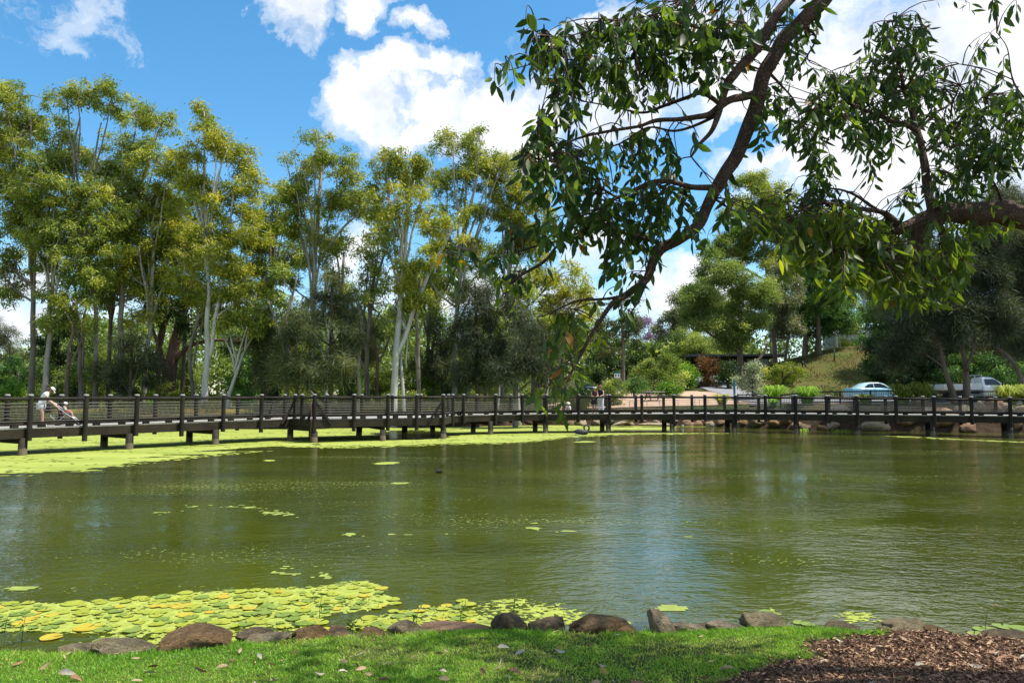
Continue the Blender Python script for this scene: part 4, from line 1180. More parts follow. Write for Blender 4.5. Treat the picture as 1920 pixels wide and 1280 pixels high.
E = tree
E('gum_tree', 'tall gum with rounded golden top at the very end of the grove, straight pale trunk', [[(62, 745, 13), (62, 600, 12), (60, 480, 10), (48, 350, 7), (40, 250, 4)]], 58,
  [(10, 185, 70, 34), (55, 225, 48, 34), (20, 262, 70, 40), (10, 330, 80, 50), (70, 350, 45, 45), (20, 410, 60, 45), (72, 425, 40, 35), (8, 520, 40, 55)], 'gold', 'greybrown', seed=1, group=G1)
E('gum_tree', 'pale slim gum curving upward beside the straight trunk, behind the woman in white', [[(82, 745, 14), (92, 640, 12), (100, 520, 10), (103, 430, 7)]], 56,
  [(108, 420, 46, 40), (135, 470, 45, 38), (85, 340, 42, 45), (110, 540, 30, 25), (75, 480, 30, 30)], 'olive', 'gum', seed=2, group=G1)
E('gum_tree', 'tallest gum with flat topped crown on forked bare limbs', [[(182, 745, 12), (180, 640, 11), (172, 520, 9), (142, 400, 8), (138, 300, 6), (150, 220, 4)], [(142, 400, 6), (172, 310, 5), (190, 230, 3)]], 57,
  [(128, 182, 40, 24), (170, 172, 48, 22), (212, 195, 34, 24), (118, 262, 36, 36), (155, 300, 46, 38), (128, 370, 46, 44), (185, 415, 50, 45), (165, 500, 50, 40), (120, 590, 40, 30)], 'olive', 'greybrown', seed=3, group=G1)
E('gum_tree', 'gum with two separate leafy tops beside the tallest flat topped gum', [[(228, 745, 14), (228, 600, 13), (232, 500, 11), (240, 400, 8), (248, 300, 5), (255, 240, 3)], [(240, 400, 6), (275, 320, 5), (300, 240, 3)]], 60,
  [(257, 220, 34, 28), (305, 228, 40, 24), (235, 285, 44, 38), (292, 295, 46, 36), (228, 370, 54, 46), (286, 380, 50, 42), (335, 325, 42, 40), (250, 450, 50, 40), (215, 560, 40, 30)], 'olive', 'gum', seed=4, group=G1)
E('gum_tree', 'middling gum with a twisted slim pale trunk in front of the reddish old tree', [[(268, 745, 12), (280, 620, 10), (288, 520, 9), (284, 440, 7), (300, 360, 5)]], 59,
  [(312, 420, 54, 46), (268, 480, 46, 40), (330, 480, 46, 46), (290, 350, 40, 30), (260, 590, 30, 24)], 'bright', 'gum', seed=5, group=G1)
E('old_tree', 'old reddish brown tree with thick dividing trunk and a low sideways limb', [[(312, 738, 36), (325, 660, 28), (340, 600, 20), (355, 520, 14), (350, 440, 10)], [(312, 700, 20), (298, 655, 16), (306, 612, 12), (330, 575, 8)], [(328, 675, 13), (365, 645, 10), (425, 638, 7), (480, 655, 5)]], 62,
  [(345, 480, 60, 50), (385, 560, 50, 40), (300, 560, 50, 40), (455, 640, 44, 22), (350, 610, 50, 24)], 'dark', 'red', seed=6, style='euc')
E('gum_tree', 'white double trunked gum with the thin highest spire and lime green crown', [[(386, 758, 16), (388, 640, 14), (392, 560, 11), (385, 450, 8), (380, 350, 5), (385, 240, 3)], [(390, 680, 11), (412, 560, 8), (430, 420, 6), (445, 330, 4)]], 56,
  [(387, 222, 26, 28), (398, 265, 36, 30), (440, 295, 44, 32), (468, 345, 26, 44), (418, 370, 54, 42), (458, 430, 40, 44), (395, 465, 54, 44), (475, 395, 22, 36), (430, 520, 54, 38), (365, 330, 30, 40), (380, 560, 40, 30), (455, 560, 34, 30)], 'bright', 'white', seed=7, group=G1)
E('gum_tree', 'small leaning white gum splitting beside the double trunked gum', [[(427, 748, 9), (445, 690, 8), (458, 655, 6), (475, 625, 4)], [(440, 700, 6), (432, 660, 5), (415, 620, 4)]], 57, [(470, 615, 40, 24), (500, 580, 36, 34), (420, 600, 34, 26)], 'olive', 'white', seed=8, group=G1)
E('gum_tree', 'golden brown gum with ascending bare twigs under the gap of blue sky', [[(583, 752, 14), (585, 640, 13), (590, 500, 11), (597, 400, 9), (600, 310, 6), (596, 262, 3)], [(590, 520, 8), (560, 430, 6), (545, 345, 4), (533, 285, 2.5)], [(600, 490, 8), (640, 430, 6), (690, 390, 4)]], 58,
  [(594, 264, 26, 24), (570, 305, 34, 30), (622, 302, 40, 30), (652, 318, 34, 26), (558, 365, 38, 34), (618, 375, 54, 34), (664, 372, 28, 30), (548, 425, 34, 30), (600, 445, 54, 34), (680, 400, 24, 24)], 'gold', 'gum', seed=9, dens=.85, group=G1)
E('gum_tree', 'many stemmed brown gum between the golden gum and the forked white gum', [[(690, 748, 12), (688, 660, 11), (700, 560, 8), (722, 470, 6)], [(688, 700, 8), (665, 640, 6), (660, 560, 4)], [(690, 690, 7), (682, 600, 5), (690, 500, 4)]], 60, [(700, 520, 46, 40), (660, 560, 38, 36), (722, 445, 36, 34), (690, 470, 34, 30)], 'olive', 'greybrown', seed=10, dens=.8, group=G1)
E('gum_tree', 'smooth white gum with a wide V fork low on its trunk', [[(738, 762, 17), (742, 660, 16), (752, 560, 13), (757, 460, 11), (765, 400, 8), (765, 330, 5)], [(744, 668, 12), (775, 590, 10), (800, 520, 8), (835, 455, 6), (862, 400, 4)], [(757, 450, 6), (735, 390, 5), (722, 320, 3)]], 54,
  [(724, 296, 30, 26), (758, 325, 54, 36), (738, 378, 46, 34), (800, 310, 34, 28), (790, 395, 40, 36), (722, 440, 32, 30), (838, 430, 32, 30), (800, 500, 26, 22), (725, 345, 34, 28)], 'bright', 'white', seed=11, dens=.85, group=G1)
E('gum_tree', 'gum with a high domed brownish top against the white cloud', [[(850, 748, 12), (855, 640, 11), (860, 520, 9), (870, 420, 7), (880, 320, 5)], [(860, 520, 7), (900, 430, 5), (915, 340, 3)], [(862, 500, 5), (840, 430, 4), (838, 360, 3)]], 60,
  [(850, 268, 42, 22), (895, 258, 38, 22), (880, 305, 60, 32), (835, 345, 44, 32), (918, 335, 44, 38), (950, 325, 36, 38), (930, 400, 44, 32), (860, 390, 34, 30)], 'gold', 'gum', seed=12, dens=.85, group=G1)
E('gum_tree', 'lime topped gum partly hidden behind the overhanging branch', [[(940, 748, 12), (945, 640, 11), (950, 560, 9), (960, 450, 7), (975, 360, 4)]], 62,
  [(985, 310, 34, 42), (968, 370, 40, 36), (1000, 440, 54, 44), (950, 460, 44, 34), (1040, 520, 54, 40), (1085, 565, 44, 40), (1030, 590, 46, 40), (1000, 380, 40, 36)], 'bright', 'gum', seed=13, group=G1)
E('gum_tree', 'bushy gum filling the space below the gap of blue sky', [[(500, 748, 11), (505, 600, 9), (512, 450, 6), (528, 360, 3)]], 66, [(508, 400, 36, 38), (512, 470, 48, 44), (500, 540, 48, 40), (530, 360, 18, 22), (490, 450, 26, 40), (545, 480, 30, 34)], 'olive', 'greybrown', seed=14, group=G1)
E('gum_tree', 'thin gum half hidden behind the golden brown gum', [[(640, 748, 11), (640, 600, 10), (645, 480, 6)]], 66, [(635, 450, 26, 26), (628, 540, 34, 34), (620, 590, 36, 30)], 'olive', 'greybrown', seed=15, dens=.7, group=G1)
E('gum_tree', 'gum standing behind the hanging tip of the overhanging branch', [[(1000, 748, 11), (1003, 650, 9), (1030, 570, 6)]], 64, [(1040, 620, 50, 40), (1080, 650, 40, 36), (1010, 660, 40, 36), (1075, 600, 36, 30)], 'mid', 'greybrown', seed=16, group=G1)
E('gum_tree', 'back row gum with bare middle between the flat topped gum and the twin topped gum', [[(205, 748, 9), (208, 560, 8), (200, 430, 5)]], 68, [(200, 350, 44, 40), (206, 440, 48, 40), (160, 440, 40, 40), (205, 520, 44, 34)], 'olive', 'brown', seed=17, group=G1)
E('gum_tree', 'back row gum whose crown joins the reddish old tree and the lime green crown', [[(345, 748, 9), (348, 560, 8), (352, 430, 5)]], 68, [(350, 380, 50, 44), (370, 450, 46, 44), (330, 420, 40, 40), (345, 540, 44, 34), (420, 470, 44, 44)], 'olive', 'brown', seed=18, group=G1)
E('gum_tree', 'back row gum with sparse crown between the V forked gum and the domed gum', [[(800, 748, 9), (805, 600, 7), (812, 480, 5)]], 68, [(810, 460, 46, 38), (790, 540, 44, 38), (840, 520, 44, 36), (760, 580, 40, 30), (880, 470, 40, 36)], 'olive', 'brown', seed=19, dens=.75, group=G1)
G2 = 'she-oaks beyond the boardwalk'
E('sheoak', 'feathery dark she-oak in front of the golden brown gum', [[(620, 752, 12), (622, 600, 9), (625, 500, 5)]], 53, [(610, 560, 40, 50), (565, 620, 46, 50), (648, 620, 40, 50), (600, 690, 66, 40), (545, 690, 40, 40)], 'sheoak', 'dark', 'sheoak', 21, 1.0, group=G2)
E('sheoak', 'dark straight she-oak just past the far end of the platform', [[(895, 752, 12), (893, 620, 9), (890, 530, 5)]], 54, [(890, 560, 36, 50), (866, 640, 40, 60), (918, 640, 38, 60), (888, 700, 50, 36)], 'sheoak_dark', 'dark', 'sheoak', 22, group=G2)
E('sheoak', 'she-oak with a bare grey trunk beside the dark straight she-oak', [[(965, 752, 13), (968, 640, 9), (965, 560, 5)]], 53, [(960, 580, 36, 50), (988, 650, 36, 56), (950, 690, 40, 36), (1030, 680, 46, 56)], 'sheoak_dark', 'greybrown', 'sheoak', 23, group=G2)
E('sheoak', 'low dark she-oak thicket at the foot of the twin topped gum', [[(245, 752, 8), (247, 650, 5)], [(245, 740, 6), (268, 660, 4)]], 55, [(215, 690, 40, 36), (270, 690, 40, 40), (240, 640, 28, 30)], 'sheoak_dark', 'dark', 'sheoak', 24, group=G2)
E('sheoak', 'greyish she-oak behind the small leaning white gum', [[(492, 752, 9), (495, 650, 6)]], 59, [(485, 610, 40, 44), (495, 690, 40, 40), (520, 640, 36, 44)], 'sheoak', 'dark', 'sheoak', 25, group=G2)
E('sheoak', 'smoky she-oak behind the many stemmed brown gum', [[(660, 752, 9), (655, 660, 6)]], 63, [(660, 660, 44, 44), (690, 620, 34, 40), (640, 700, 34, 34)], 'sheoak', 'dark', 'sheoak', 26, .8, group=G2)
E('sheoak', 'she-oak beside the V forked gum, dark between two pale trunks', [[(830, 752, 8), (828, 660, 6)]], 61, [(825, 640, 36, 46), (840, 700, 34, 36), (800, 680, 26, 36)], 'sheoak_dark', 'dark', 'sheoak', 27, .8, group=G2)
E('fig_tree', 'dense dark rounded fig behind the two pale trunks by the woman in white', [[(112, 750, 14), (112, 690, 11)]], 78, [(110, 612, 46, 40), (150, 660, 44, 36), (85, 650, 36, 30), (120, 690, 50, 30)], 'dark', 'dark', 'dense', 28)
E('sheoak', 'distant thin grey tree in the sky gap at the very end of the grove', [[(20, 720, 7), (20, 640, 4)]], 92, [(10, 630, 34, 26), (26, 670, 26, 20), (-20, 610, 34, 30)], 'sheoak', 'dark', 'sheoak', 29, .7)

for i, (x_, y1, w_, bk_) in enumerate(((128, 560, 7, 'brown'), (152, 520, 8, 'greybrown'), (295, 540, 7, 'brown'), (365, 500, 7, 'greybrown'), (540, 520, 8, 'greybrown'), (560, 600, 6, 'brown'), (610, 520, 7, 'white'), (675, 560, 7, 'gum'), (706, 580, 6, 'brown'), (760, 560, 6, 'white'), (785, 520, 8, 'greybrown'), (815, 600, 6, 'brown'), (872, 560, 7, 'gum'), (912, 540, 7, 'brown'), (930, 600, 6, 'gum'), (975, 560, 7, 'white'), (1020, 600, 7, 'gum'))):
    rr0 = random.Random(i + 40)
    E('sapling', 'slim bare stemmed gum sapling standing among the bigger trunks of the grove', [[(x_, 752, w_ * 1.35), (x_ + rr0.uniform(-8, 8), 660, w_ * 1.2), (x_ + rr0.uniform(-14, 14), (660 + y1) / 2, w_), (x_ + rr0.uniform(-22, 22), y1, w_ * .5)], [(x_ + rr0.uniform(-4, 4), 690, w_ * .8), (x_ + rr0.uniform(-30, 30), 620, w_ * .6), (x_ + rr0.uniform(-40, 40), 560, w_ * .4)]], rr0.uniform(54, 62), [(x_ + rr0.uniform(-20, 20), y1 - 8, 30, 20), (x_ + rr0.uniform(-36, 36), y1 + 40, 24, 18)], rr0.choice(['olive', 'bright', 'mid']), bk_, 'euc', 500 + i, .7, group='slim saplings in the grove')

# right hand side : forecourt, mound and road
E('gum_tree', 'broad leafy tree with a straight brown trunk in front of the low building', [[(1388, 700, 15), (1388, 640, 14), (1386, 560, 9), (1395, 490, 6)], [(1400, 690, 9), (1425, 672, 8), (1440, 640, 6)]], 84,
  [(1335, 500, 40, 34), (1310, 555, 38, 34), (1370, 560, 44, 34), (1330, 605, 50, 30), (1400, 610, 46, 30), (1420, 550, 40, 38), (1370, 520, 40, 34), (1290, 590, 26, 26), (1365, 640, 46, 20)], 'mid', 'brown', 'dense', 41, 1.5, 1.1)
E('gum_tree', 'high pale crowned gum rising behind the broad leafy tree', [[(1450, 690, 12), (1442, 560, 10), (1430, 440, 7), (1425, 380, 4)], [(1436, 480, 6), (1400, 420, 4)]], 108, [(1420, 345, 46, 20), (1448, 378, 50, 28), (1385, 395, 32, 26), (1412, 430, 50, 32), (1350, 455, 34, 24), (1480, 440, 44, 44), (1460, 490, 44, 36), (1385, 470, 40, 30)], 'olive', 'gum', 'euc', 42, 1.4, 1.3, leafL=.4, leafW=.13)
E('shade_tree', 'rounded dark green shade tree on top of the grass mound', [[(1535, 672, 15), (1535, 620, 13), (1530, 560, 9)], [(1508, 680, 10), (1510, 620, 8)]], 96, [(1508, 525, 44, 34), (1545, 560, 44, 34), (1488, 580, 34, 34), (1562, 598, 38, 30), (1520, 610, 50, 24)], 'deep', 'brown', 'dense', 43, 1.7, 1.1)
E('gum_tree', 'greyish gum between the broad leafy tree and the dark shade tree', [[(1455, 690, 11), (1450, 600, 8)], [(1470, 690, 8), (1482, 610, 6)]], 92, [(1450, 560, 44, 36), (1430, 600, 34, 26), (1470, 520, 40, 34), (1470, 610, 36, 26)], 'grey', 'brown', 'euc', 44, 1.6, 1.1, leafL=.34, leafW=.12)
E('gum_tree', 'slim pale gum leaning behind the crest of the grass mound', [[(1633, 650, 9), (1622, 570, 7), (1610, 490, 5)]], 112, [(1605, 490, 44, 36), (1640, 540, 44, 32), (1585, 440, 44, 40), (1650, 470, 44, 40)], 'mid', 'white', 'euc', 45, 1.7, 1.2, leafL=.36, leafW=.12)
E('gum_tree', 'thin pale trunked tree beside the shade tree on the mound', [[(1573, 668, 6), (1566, 610, 5), (1565, 560, 4)]], 104, [(1600, 600, 36, 24), (1575, 560, 30, 26)], 'mid', 'white', 'euc', 46, 1.0, 1.2, leafL=.34, leafW=.12)
for (lab, tr, cr, leaf, sd, yy) in (
    ('distant grey gum on the skyline past the purple blossom', [[(1262, 690, 7), (1260, 610, 5)]], [(1255, 590, 30, 20), (1285, 595, 26, 22), (1250, 630, 34, 22), (1275, 560, 22, 18), (1290, 640, 26, 20)], 'grey', 47, 118),
    ('distant bushy tree in front of the purple blossom', [[(1215, 700, 6), (1215, 665, 4)]], [(1205, 655, 30, 20), (1235, 660, 26, 18), (1290, 660, 34, 20)], 'mid', 48, 108)):
    E('gum_tree', lab, tr, yy, cr, leaf, 'brown', 'euc', sd, 1.0, 1.3, leafL=.4, leafW=.14)
E('jacaranda', 'purple flowering jacaranda far off on the skyline', [[(1222, 690, 8), (1222, 640, 5)]], 128, [(1216, 608, 22, 14), (1232, 628, 26, 14), (1212, 634, 16, 16)], 'purple', 'brown', 'dense', 49, 1.0, 1.2, leafL=.34)
E('gum_tree', 'slender grey trunked tree beside the blue and white sign', [[(1168, 728, 9), (1168, 640, 8), (1165, 560, 5)]], 74, [(1150, 605, 36, 34), (1188, 610, 30, 34), (1170, 560, 30, 26), (1135, 640, 30, 30)], 'sheoak', 'greybrown', 'euc', 50, .9)
E('gum_tree', 'dark bushy tree behind the blue and white sign', [[(1195, 730, 9), (1195, 680, 7)], [(1180, 730, 6), (1165, 690, 5)]], 82, [(1180, 660, 34, 30), (1205, 690, 30, 26), (1150, 690, 34, 26), (1120, 660, 34, 34), (1110, 700, 34, 24)], 'dark', 'dark', 'dense', 51, .9)
G3 = 'she-oaks along the road'
E('sheoak', 'she-oak with slanting grey trunk in front of the white utility truck tray', [[(1790, 758, 15), (1772, 690, 12), (1760, 600, 10), (1755, 530, 6)]], 49, [(1740, 480, 50, 44), (1760, 560, 54, 44), (1715, 600, 46, 44), (1695, 650, 46, 36)], 'sheoak_dark', 'brown', 'sheoak', 61, 1.7, group=G3)
E('sheoak', 'she-oak with trunk splitting in a V in front of the white truck cab', [[(1812, 760, 17), (1812, 695, 14), (1800, 640, 9), (1790, 580, 6)], [(1812, 695, 10), (1826, 640, 7), (1832, 570, 5)]], 49.5, [(1830, 510, 54, 50), (1800, 600, 46, 36), (1862, 590, 54, 44), (1850, 440, 56, 50)], 'sheoak_dark', 'brown', 'sheoak', 62, 1.7, group=G3)
E('sheoak', 'leaning she-oak beyond the white truck bonnet', [[(1932, 730, 13), (1900, 680, 10), (1865, 650, 7)], [(1932, 730, 12), (1935, 640, 9), (1925, 560, 6)]], 55, [(1900, 520, 54, 60), (1890, 400, 54, 44), (1920, 620, 46, 44), (1950, 450, 50, 60)], 'sheoak_dark', 'brown', 'sheoak', 63, 1.7, group=G3)
E('sheoak', 'shadowy she-oak filling the gap behind the V trunked she-oak', [[(1750, 735, 10), (1748, 640, 8), (1745, 540, 5)]], 67, [(1740, 560, 50, 50), (1710, 490, 50, 44), (1790, 510, 50, 50), (1760, 640, 50, 44), (1840, 660, 50, 44), (1690, 560, 44, 44)], 'sheoak_dark', 'dark', 'sheoak', 64, 1.7, 1.1, group=G3)
E('sheoak', 'tall hazy she-oak rising behind the thick overhanging limb', [[(1880, 735, 12), (1880, 600, 9), (1885, 450, 5)]], 70, [(1880, 400, 56, 50), (1850, 480, 54, 50), (1920, 470, 50, 60), (1890, 580, 56, 50), (1920, 680, 50, 44), (1870, 680, 44, 40)], 'sheoak_dark', 'dark', 'sheoak', 65, 1.7, 1.1, group=G3)
E('dense_tree', 'dark leafy tree sweeping down to the grass at the edge of the mound', [[(1690, 735, 12), (1690, 680, 9)]], 66, [(1665, 650, 40, 34), (1648, 680, 34, 30), (1672, 715, 40, 20), (1700, 690, 44, 36), (1650, 692, 26, 26), (1700, 640, 40, 30), (1740, 700, 40, 32)], 'dark', 'dark', 'dense', 66, 1.8)

E('gum_tree', 'leafy tree filling the gap behind the dark leafy tree and the mound crest', [[(1690, 690, 10), (1685, 600, 7)]], 86, [(1680, 560, 44, 40), (1650, 600, 36, 30), (1720, 600, 44, 40), (1690, 640, 44, 30)], 'deep', 'brown', 'dense', 52, 1.3, 1.1)
E('gum_tree', 'dark tree crowding the road behind the parked truck', [[(1850, 720, 12), (1850, 640, 9)]], 72, [(1850, 600, 50, 40), (1800, 650, 50, 40), (1900, 650, 50, 40), (1850, 690, 60, 34), (1760, 690, 40, 34), (1930, 600, 44, 50)], 'deep', 'dark', 'dense', 53, 1.3, 1.1)
E('gum_tree', 'mid green tree between the purple blossom and the broad leafy tree', [[(1300, 700, 9), (1302, 640, 7)]], 100, [(1300, 640, 34, 30), (1275, 665, 30, 22), (1325, 660, 30, 24)], 'mid', 'brown', 'dense', 54, 1.2, 1.1)
E('gum_tree', 'bushy mid green tree on the skyline behind the low building', [[(1345, 690, 10), (1345, 600, 8)]], 122, [(1330, 570, 50, 40), (1290, 610, 36, 34), (1370, 600, 46, 40), (1310, 540, 34, 26)], 'mid', 'brown', 'dense', 55, 1.3, 1.2)
E('gum_tree', 'tall tree on the skyline between the greyish gum and the slim pale gum', [[(1510, 660, 10), (1512, 560, 8)]], 130, [(1500, 500, 54, 50), (1550, 480, 50, 50), (1530, 570, 50, 40), (1460, 560, 50, 40), (1570, 560, 44, 40)], 'mid', 'brown', 'dense', 56, 1.2, 1.3)
E('gum_tree', 'tall tree on the skyline above the dark leafy tree by the mound', [[(1640, 650, 10), (1642, 540, 8)]], 132, [(1640, 470, 54, 50), (1600, 520, 44, 40), (1680, 520, 50, 50), (1650, 580, 54, 40)], 'mid', 'brown', 'dense', 57, 1.2, 1.3)
# shrubs and understorey, each its own bush
def bush(label, cx, cy, rx, ry, Y, leaf, seed, cat='shrub', name='bush', group=None, dens=1.0, extra=(), style='bush', clump=.75, leafL=.22):
    b = [[(cx, cy + ry * .95, 5), (cx, cy, 3)], [(cx, cy + ry * .95, 4), (cx - rx * .4, cy, 2)], [(cx, cy + ry * .95, 4), (cx + rx * .4, cy, 2)]]
    X_ = wx(cx, Y); gy = float(project(np.array([X_]), np.array([Y]), np.array([hz(X_, Y)]))[1][0])
    ex = list(extra)
    if gy > cy + ry * .8: ex.append((cx, (cy + gy) / 2 + ry * .2, rx * .85, max(5, (gy - cy) / 2)))
    return tree(name, label, b, Y, [(cx, cy, rx, ry)] + ex, leaf, 'dark', style, seed, dens, clump, group, cat, leafL, .085)
GB = 'bushes under the gum trees'
ub = [('bright lime bush at the very end of the grove floor', 15, 735, 30, 22, 62, 'lush'), ('wide mid green bush below the distant thin grey tree', 35, 695, 44, 34, 72, 'deep'), ('green bush between the straight trunk and the slim curving gum', 78, 712, 30, 28, 66, 'mid'),
      ('yellowish bush right behind the woman in white', 140, 712, 34, 34, 66, 'mid'), ('tall yellow flecked bush behind the stroller', 178, 690, 34, 40, 70, 'gold'), ('leafy bush behind the dark she-oak thicket', 230, 680, 44, 46, 74, 'mid'),
      ('bright bush at the foot of the reddish old tree', 285, 700, 30, 36, 66, 'lush'), ('light green bush between the reddish old tree and the white double trunks', 352, 690, 34, 40, 70, 'mid'), ('low dry yellow bush in front of the reddish old tree', 320, 738, 34, 18, 58, 'gold'),
      ('dense bush behind the small leaning white gum', 465, 690, 44, 36, 72, 'deep'), ('little lime bush beside the boardwalk rail below the greyish she-oak', 452, 742, 22, 14, 60, 'lush'), ('shadowed bush under the bushy gum', 520, 715, 36, 30, 64, 'dark'),
      ('bright bush between the feathery she-oak and the many stemmed gum', 660, 705, 34, 36, 66, 'lush'), ('round green bush behind the white V forked gum', 715, 700, 34, 34, 72, 'mid'), ('warm toned bush on the far side of the white V forked gum', 775, 705, 34, 34, 68, 'mid'),
      ('yellow green bush in front of the back row gum with sparse crown', 800, 722, 26, 24, 62, 'lush'), ('dark bush close behind the platform rail', 838, 720, 30, 28, 64, 'deep'), ('bush in the gloom between the two dark she-oaks', 935, 712, 34, 32, 68, 'mid'),
      ('dull bush under the gum behind the hanging branch tip', 1010, 720, 40, 26, 70, 'mid'), ('olive bush at the back, between the golden and the bushy gum', 560, 690, 44, 44, 76, 'olive'), ('olive bush at the back, behind the domed gum', 868, 690, 40, 44, 78, 'olive'),
      ('low brushy bush by the bright bush, in front of the old tree', 255, 742, 34, 16, 57, 'olive'), ('grassy low bush under the V forked gum', 758, 746, 36, 12, 57, 'gold'), ('sparse bush in front of the shadowed bush', 560, 745, 34, 16, 57, 'olive')]
for i, (lab, cx, cy, rx, ry, yy, lf) in enumerate(ub): bush(lab, cx, cy, rx, ry, yy, lf, 200 + i, group=GB)
GS = 'shrubs around the forecourt'
sb = [('large rounded yellow green shrub beside the forecourt', 1240, 680, 36, 26, 74, 'mid', ((1215, 700, 26, 22), (1255, 705, 30, 20))), ('bright green shrub next to the orange brown shrub', 1288, 695, 18, 26, 76, 'lush', ()), ('orange brown shrub in front of the low building', 1325, 690, 24, 30, 80, 'rust', ((1345, 700, 14, 18),)),
      ('silvery white leaved shrub beside the blue post', 1410, 702, 24, 24, 66, 'white', ((1395, 715, 20, 14),)), ('wide olive shrub at the foot of the grass mound', 1468, 697, 36, 20, 82, 'olive', ((1440, 702, 24, 14),)), ('low bright mounded ground cover beside the path', 1262, 724, 24, 10, 70, 'lush', ((1240, 732, 20, 8),)),
      ('glossy dark shrub beside the picnic table', 1188, 722, 20, 13, 70, 'deep', ()), ('flowering pale green shrub behind the two standing people', 1140, 728, 34, 14, 64, 'mid', ((1155, 735, 24, 10),)), ('clipped low hedge along the top of the path', 1345, 713, 26, 5, 88, 'deep', ((1362, 711, 14, 5),)),
      ('leafy shrub behind the blue notice board', 1095, 735, 26, 20, 63, 'deep', ()), ('dark shrub under the broad leafy tree', 1365, 690, 22, 20, 78, 'dark', ()), ('green shrub behind the crest of the mound', 1610, 640, 16, 10, 108, 'deep', ()),
      ('yellowish shrub glowing behind the thin pale trunked tree', 1585, 645, 18, 12, 112, 'gold', ()), ('dark thicket behind the white truck cab', 1880, 700, 56, 34, 64, 'deep', ((1800, 700, 44, 34),)), ('dull shrub between the large rounded shrub and the bright one', 1262, 716, 22, 10, 73, 'mid', ())]
for i, (lab, cx, cy, rx, ry, yy, lf, ex) in enumerate(sb): bush(lab, cx, cy, rx, ry, yy, lf, 300 + i, group=GS, extra=ex)

# far woodland that reads as one mass
r_ = np.random.default_rng(5); Ps = []; Ts = []
for i in range(1500):
    px_ = r_.uniform(-260, 2100); Y = r_.uniform(100, 150)
    top = np.interp(px_, [-260, 0, 60, 120, 500, 900, 1100, 1200, 1300, 1700, 2100], [640, 668, 660, 600, 585, 585, 610, 655, 650, 620, 600])
    py_ = r_.uniform(top, 745); c = np.array(at(px_, py_, Y))
    if px_ > 1440 and px_ < 1680 and Y < 125: continue
    n = 120; g = unit(r_.normal(size=(n, 3))) * (r_.random((n, 1)) ** .4)
    Ps.append(c[None] + g * np.array([2.4, 2.4, 1.8])); Ts.append(np.clip(r_.normal(r_.normal(.45, .2), .15, n), 0, 1))
P = np.concatenate(Ps); T = np.concatenate(Ts)
V, F, T4 = leaf_quads(r_, P, r_.normal(size=P.shape), r_.uniform(.5, .9, len(P)), r_.uniform(.25, .4, len(P)), T)
tag(stuff(np_mesh('distant_woodland', V, F, LM['mid'], tint=T4)), 'green woodland massed behind the trees', 'woodland')

# strappy tussocks
def tussock(label, px_, py_, Y, rad, h_, n, leaf, seed, group='strappy tussocks beyond the boardwalk', name='tussock'):
    r_ = np.random.default_rng(seed); X = wx(px_, Y); z = hz(X, Y)
    root = thing(name, label, 'plant', (X, Y, z), 0, group)
    a = r_.uniform(0, 6.28, n); b0 = r_.random(n) ** .5 * rad * .3
    P = np.stack([np.cos(a) * b0, np.sin(a) * b0, np.zeros(n)], 1)
    V = []; out_ = np.stack([np.cos(a), np.sin(a), np.zeros(n)], 1); hh = r_.uniform(.6, 1.15, n) * h_; rr = rad * r_.uniform(.4, 1.1, n)
    sd = np.stack([-np.sin(a), np.cos(a), np.zeros(n)], 1) * (.022 + .012 * r_.random((n, 1)))
    segs = [(0, 0, 1.0), (.25, .6, 1.0), (.6, 1.0, .8), (1.0, .72, .1)]
    Vv = np.zeros((n, 8, 3))
    for i, (o_, z_, w_) in enumerate(segs):
        c = P + out_ * (rr * o_)[:, None]; c[:, 2] = hh * z_
        Vv[:, 2 * i] = c + sd * w_; Vv[:, 2 * i + 1] = c - sd * w_
    F = (np.arange(n) * 8)[:, None, None] + np.array([(0, 1, 3, 2), (2, 3, 5, 4), (4, 5, 7, 6)])[None]
    o = np_mesh('leaves', Vv.reshape(-1, 3), F.reshape(-1, 4), LM[leaf], root, np.repeat(r_.random(n), 8)); return root
for i, a in enumerate([('pale strappy tussock beside the black fence corner', 1452, 745, 55.6, 1.1, 1.25, 320, 'lush'), ('second strappy tussock along the black fence, near the sedan boot', 1512, 745, 52.3, 1.0, 1.15, 320, 'lush'), ('low strappy tussock in the gravel behind the boardwalk', 1352, 765, 58.4, .9, .8, 160, 'gold'),
                       ('dark strappy tussock in front of the sedan bonnet', 1690, 750, 49.6, 1.1, 1.2, 260, 'olive'), ('strappy tussock between the sedan and the truck tray', 1728, 750, 49.2, 1.0, 1.3, 260, 'olive'), ('broad strappy tussock in front of the truck bonnet', 1890, 750, 48.2, 1.2, 1.15, 260, 'olive'), ('last strappy tussock at the end of the fence', 1925, 750, 48, 1.0, 1.15, 200, 'olive'),
                       ('small yellowish tussock below the sedan', 1620, 765, 50.6, .8, .6, 150, 'gold'), ('water side tussock among the boulders by the inlet', 1448, 795, 53, .5, .5, 120, 'lush'), ('leafy tussock on the rocks at the waterline below the sedan', 1575, 800, 48.6, .7, .5, 160, 'lush'), ('green tussock on the rocks below the fence corner', 1500, 798, 50, .5, .45, 120, 'lush')]):
    tussock(*a, 400 + i)
